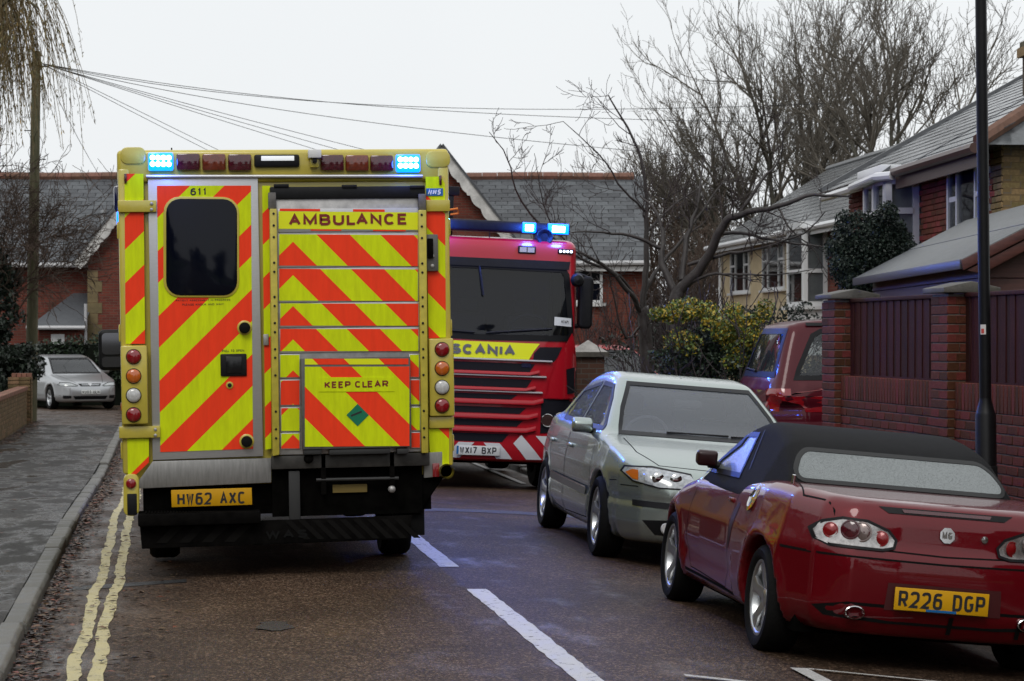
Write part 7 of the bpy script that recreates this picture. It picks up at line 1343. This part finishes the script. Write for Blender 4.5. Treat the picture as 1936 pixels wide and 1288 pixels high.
# rough grass behind the left wall
tuf = np.random.default_rng(12); n = 5000; gx = tuf.uniform(-5.5, -2.92, n); gy = tuf.uniform(36, 47, n); gzv = np.array([gz(y) for y in gy]) + .27; hh = tuf.uniform(.05, .17, n); aa = tuf.uniform(0, 6.28, n); w_ = .008
V = np.stack([np.stack([gx - w_ * np.cos(aa), gy - w_ * np.sin(aa), gzv], 1), np.stack([gx + w_ * np.cos(aa), gy + w_ * np.sin(aa), gzv], 1), np.stack([gx + tuf.normal(0, .03, n), gy + tuf.normal(0, .03, n), gzv + hh], 1)], 1).reshape(-1, 3)
tag(obj('rough_grass', qmesh('rough_grass', V, np.arange(3 * n).reshape(n, 3), M('grass_blade', (.07, .13, .025), .6, rnd=.4))), 'rough green grass on the bank behind the low left wall', 'grass', kind='stuff')
# ------------------------------------------------------------------ the rest of the street, out of frame, that the wet paint and glass reflect
def street_house(label, loc, rz, w, dpt, eave, ridge, wallm, seed):
    h = thing('street_house', label, 'house', loc, (0, 0, rz), 'houses of the street outside the frame'); r = random.Random(seed)
    MB().box(-w / 2, w / 2, 0, dpt, -.5, eave).build('wall', wallm, h); MB().prism([(-.3, eave - .1), (dpt / 2, ridge), (dpt + .3, eave - .1)], 'x', -w / 2 - .25, w / 2 + .25).build('roof', SLATE, h)
    for x in (-w * .28, w * .28):
        for z in (.9, 3.3):
            f = MB().box(x - .8, x + .8, -.05, .04, z, z + 1.3).build('window', UPVC, h)
            for q in (-.4, .4): MB().box(x + q - .36, x + q + .36, -.06, -.05, z + .08, z + 1.22).build('pane', GLD, f)
    MB().box(-.5, .5, -.06, .05, -.1, 2.05).build('door', M('dark_green_door', (.02, .05, .03), .4), h); MB().box(w * .3, w * .3 + .6, dpt / 2 - .4, dpt / 2 + .4, eave, ridge + .9).build('chimney', HALLB, h)
PEB = M('pebbledash', (.30, .27, .22), .9, var=.2, vs=20, bump=.5, bs=100)
for k, (lab, loc, rz, m) in enumerate((('brick house left of the photographer, out of frame', (-8.2, 3, 0), -math.pi / 2, HALLB), ('pebbledashed house left of the ambulance, out of frame', (-8.6, 13.5, 0), -math.pi / 2, PEB), ('brick house further left beyond the ambulance, out of frame', (-9.0, 25, 0), -math.pi / 2, HALLB), ('brick house right of the photographer, out of frame', (10.0, -2, 0), math.pi / 2, HALLB), ('pebbledashed house right behind the convertible, out of frame', (10.4, 9.5, 0), math.pi / 2, PEB), ('brick house behind the photographer on the left, out of frame', (-7.8, -10, 0), -math.pi / 2, HALLB), ('brick house behind the photographer closing the street, out of frame', (3, -34, 0), math.pi, PEB))):
    street_house(lab, loc, -rz, 8.6, 7.5, 5.0, 7.6, m, k)
random.seed(77)
for k, (x, y, h, lab) in enumerate(((-5.2, -6, 5.5, 'evergreen tree behind the photographer on the left, out of frame'), (7.4, -9, 6.0, 'evergreen tree behind the photographer on the right, out of frame'), (-5.0, 8.5, 4.2, 'evergreen tree in the left gardens, out of frame'), (-5.6, 19.5, 4.6, 'evergreen tree left of the ambulance, out of frame'), (2.2, -26, 8, 'tall evergreen tree far behind the photographer, out of frame'))):
    t = thing('evergreen_tree', lab, 'tree', (x, y, 0), group='evergreens outside the frame'); MB().tube([(0, 0, -.2), (0, 0, h * .7)], [.2, .08], 8).build('trunk', BARKD, t, smooth=True); leaves('crown', [((random.gauss(0, .6), random.gauss(0, .6), h * random.uniform(.3, .95)), (1.1, 1.1, .9), 420) for _ in range(16)], .12, HDG, t, 60 + k)
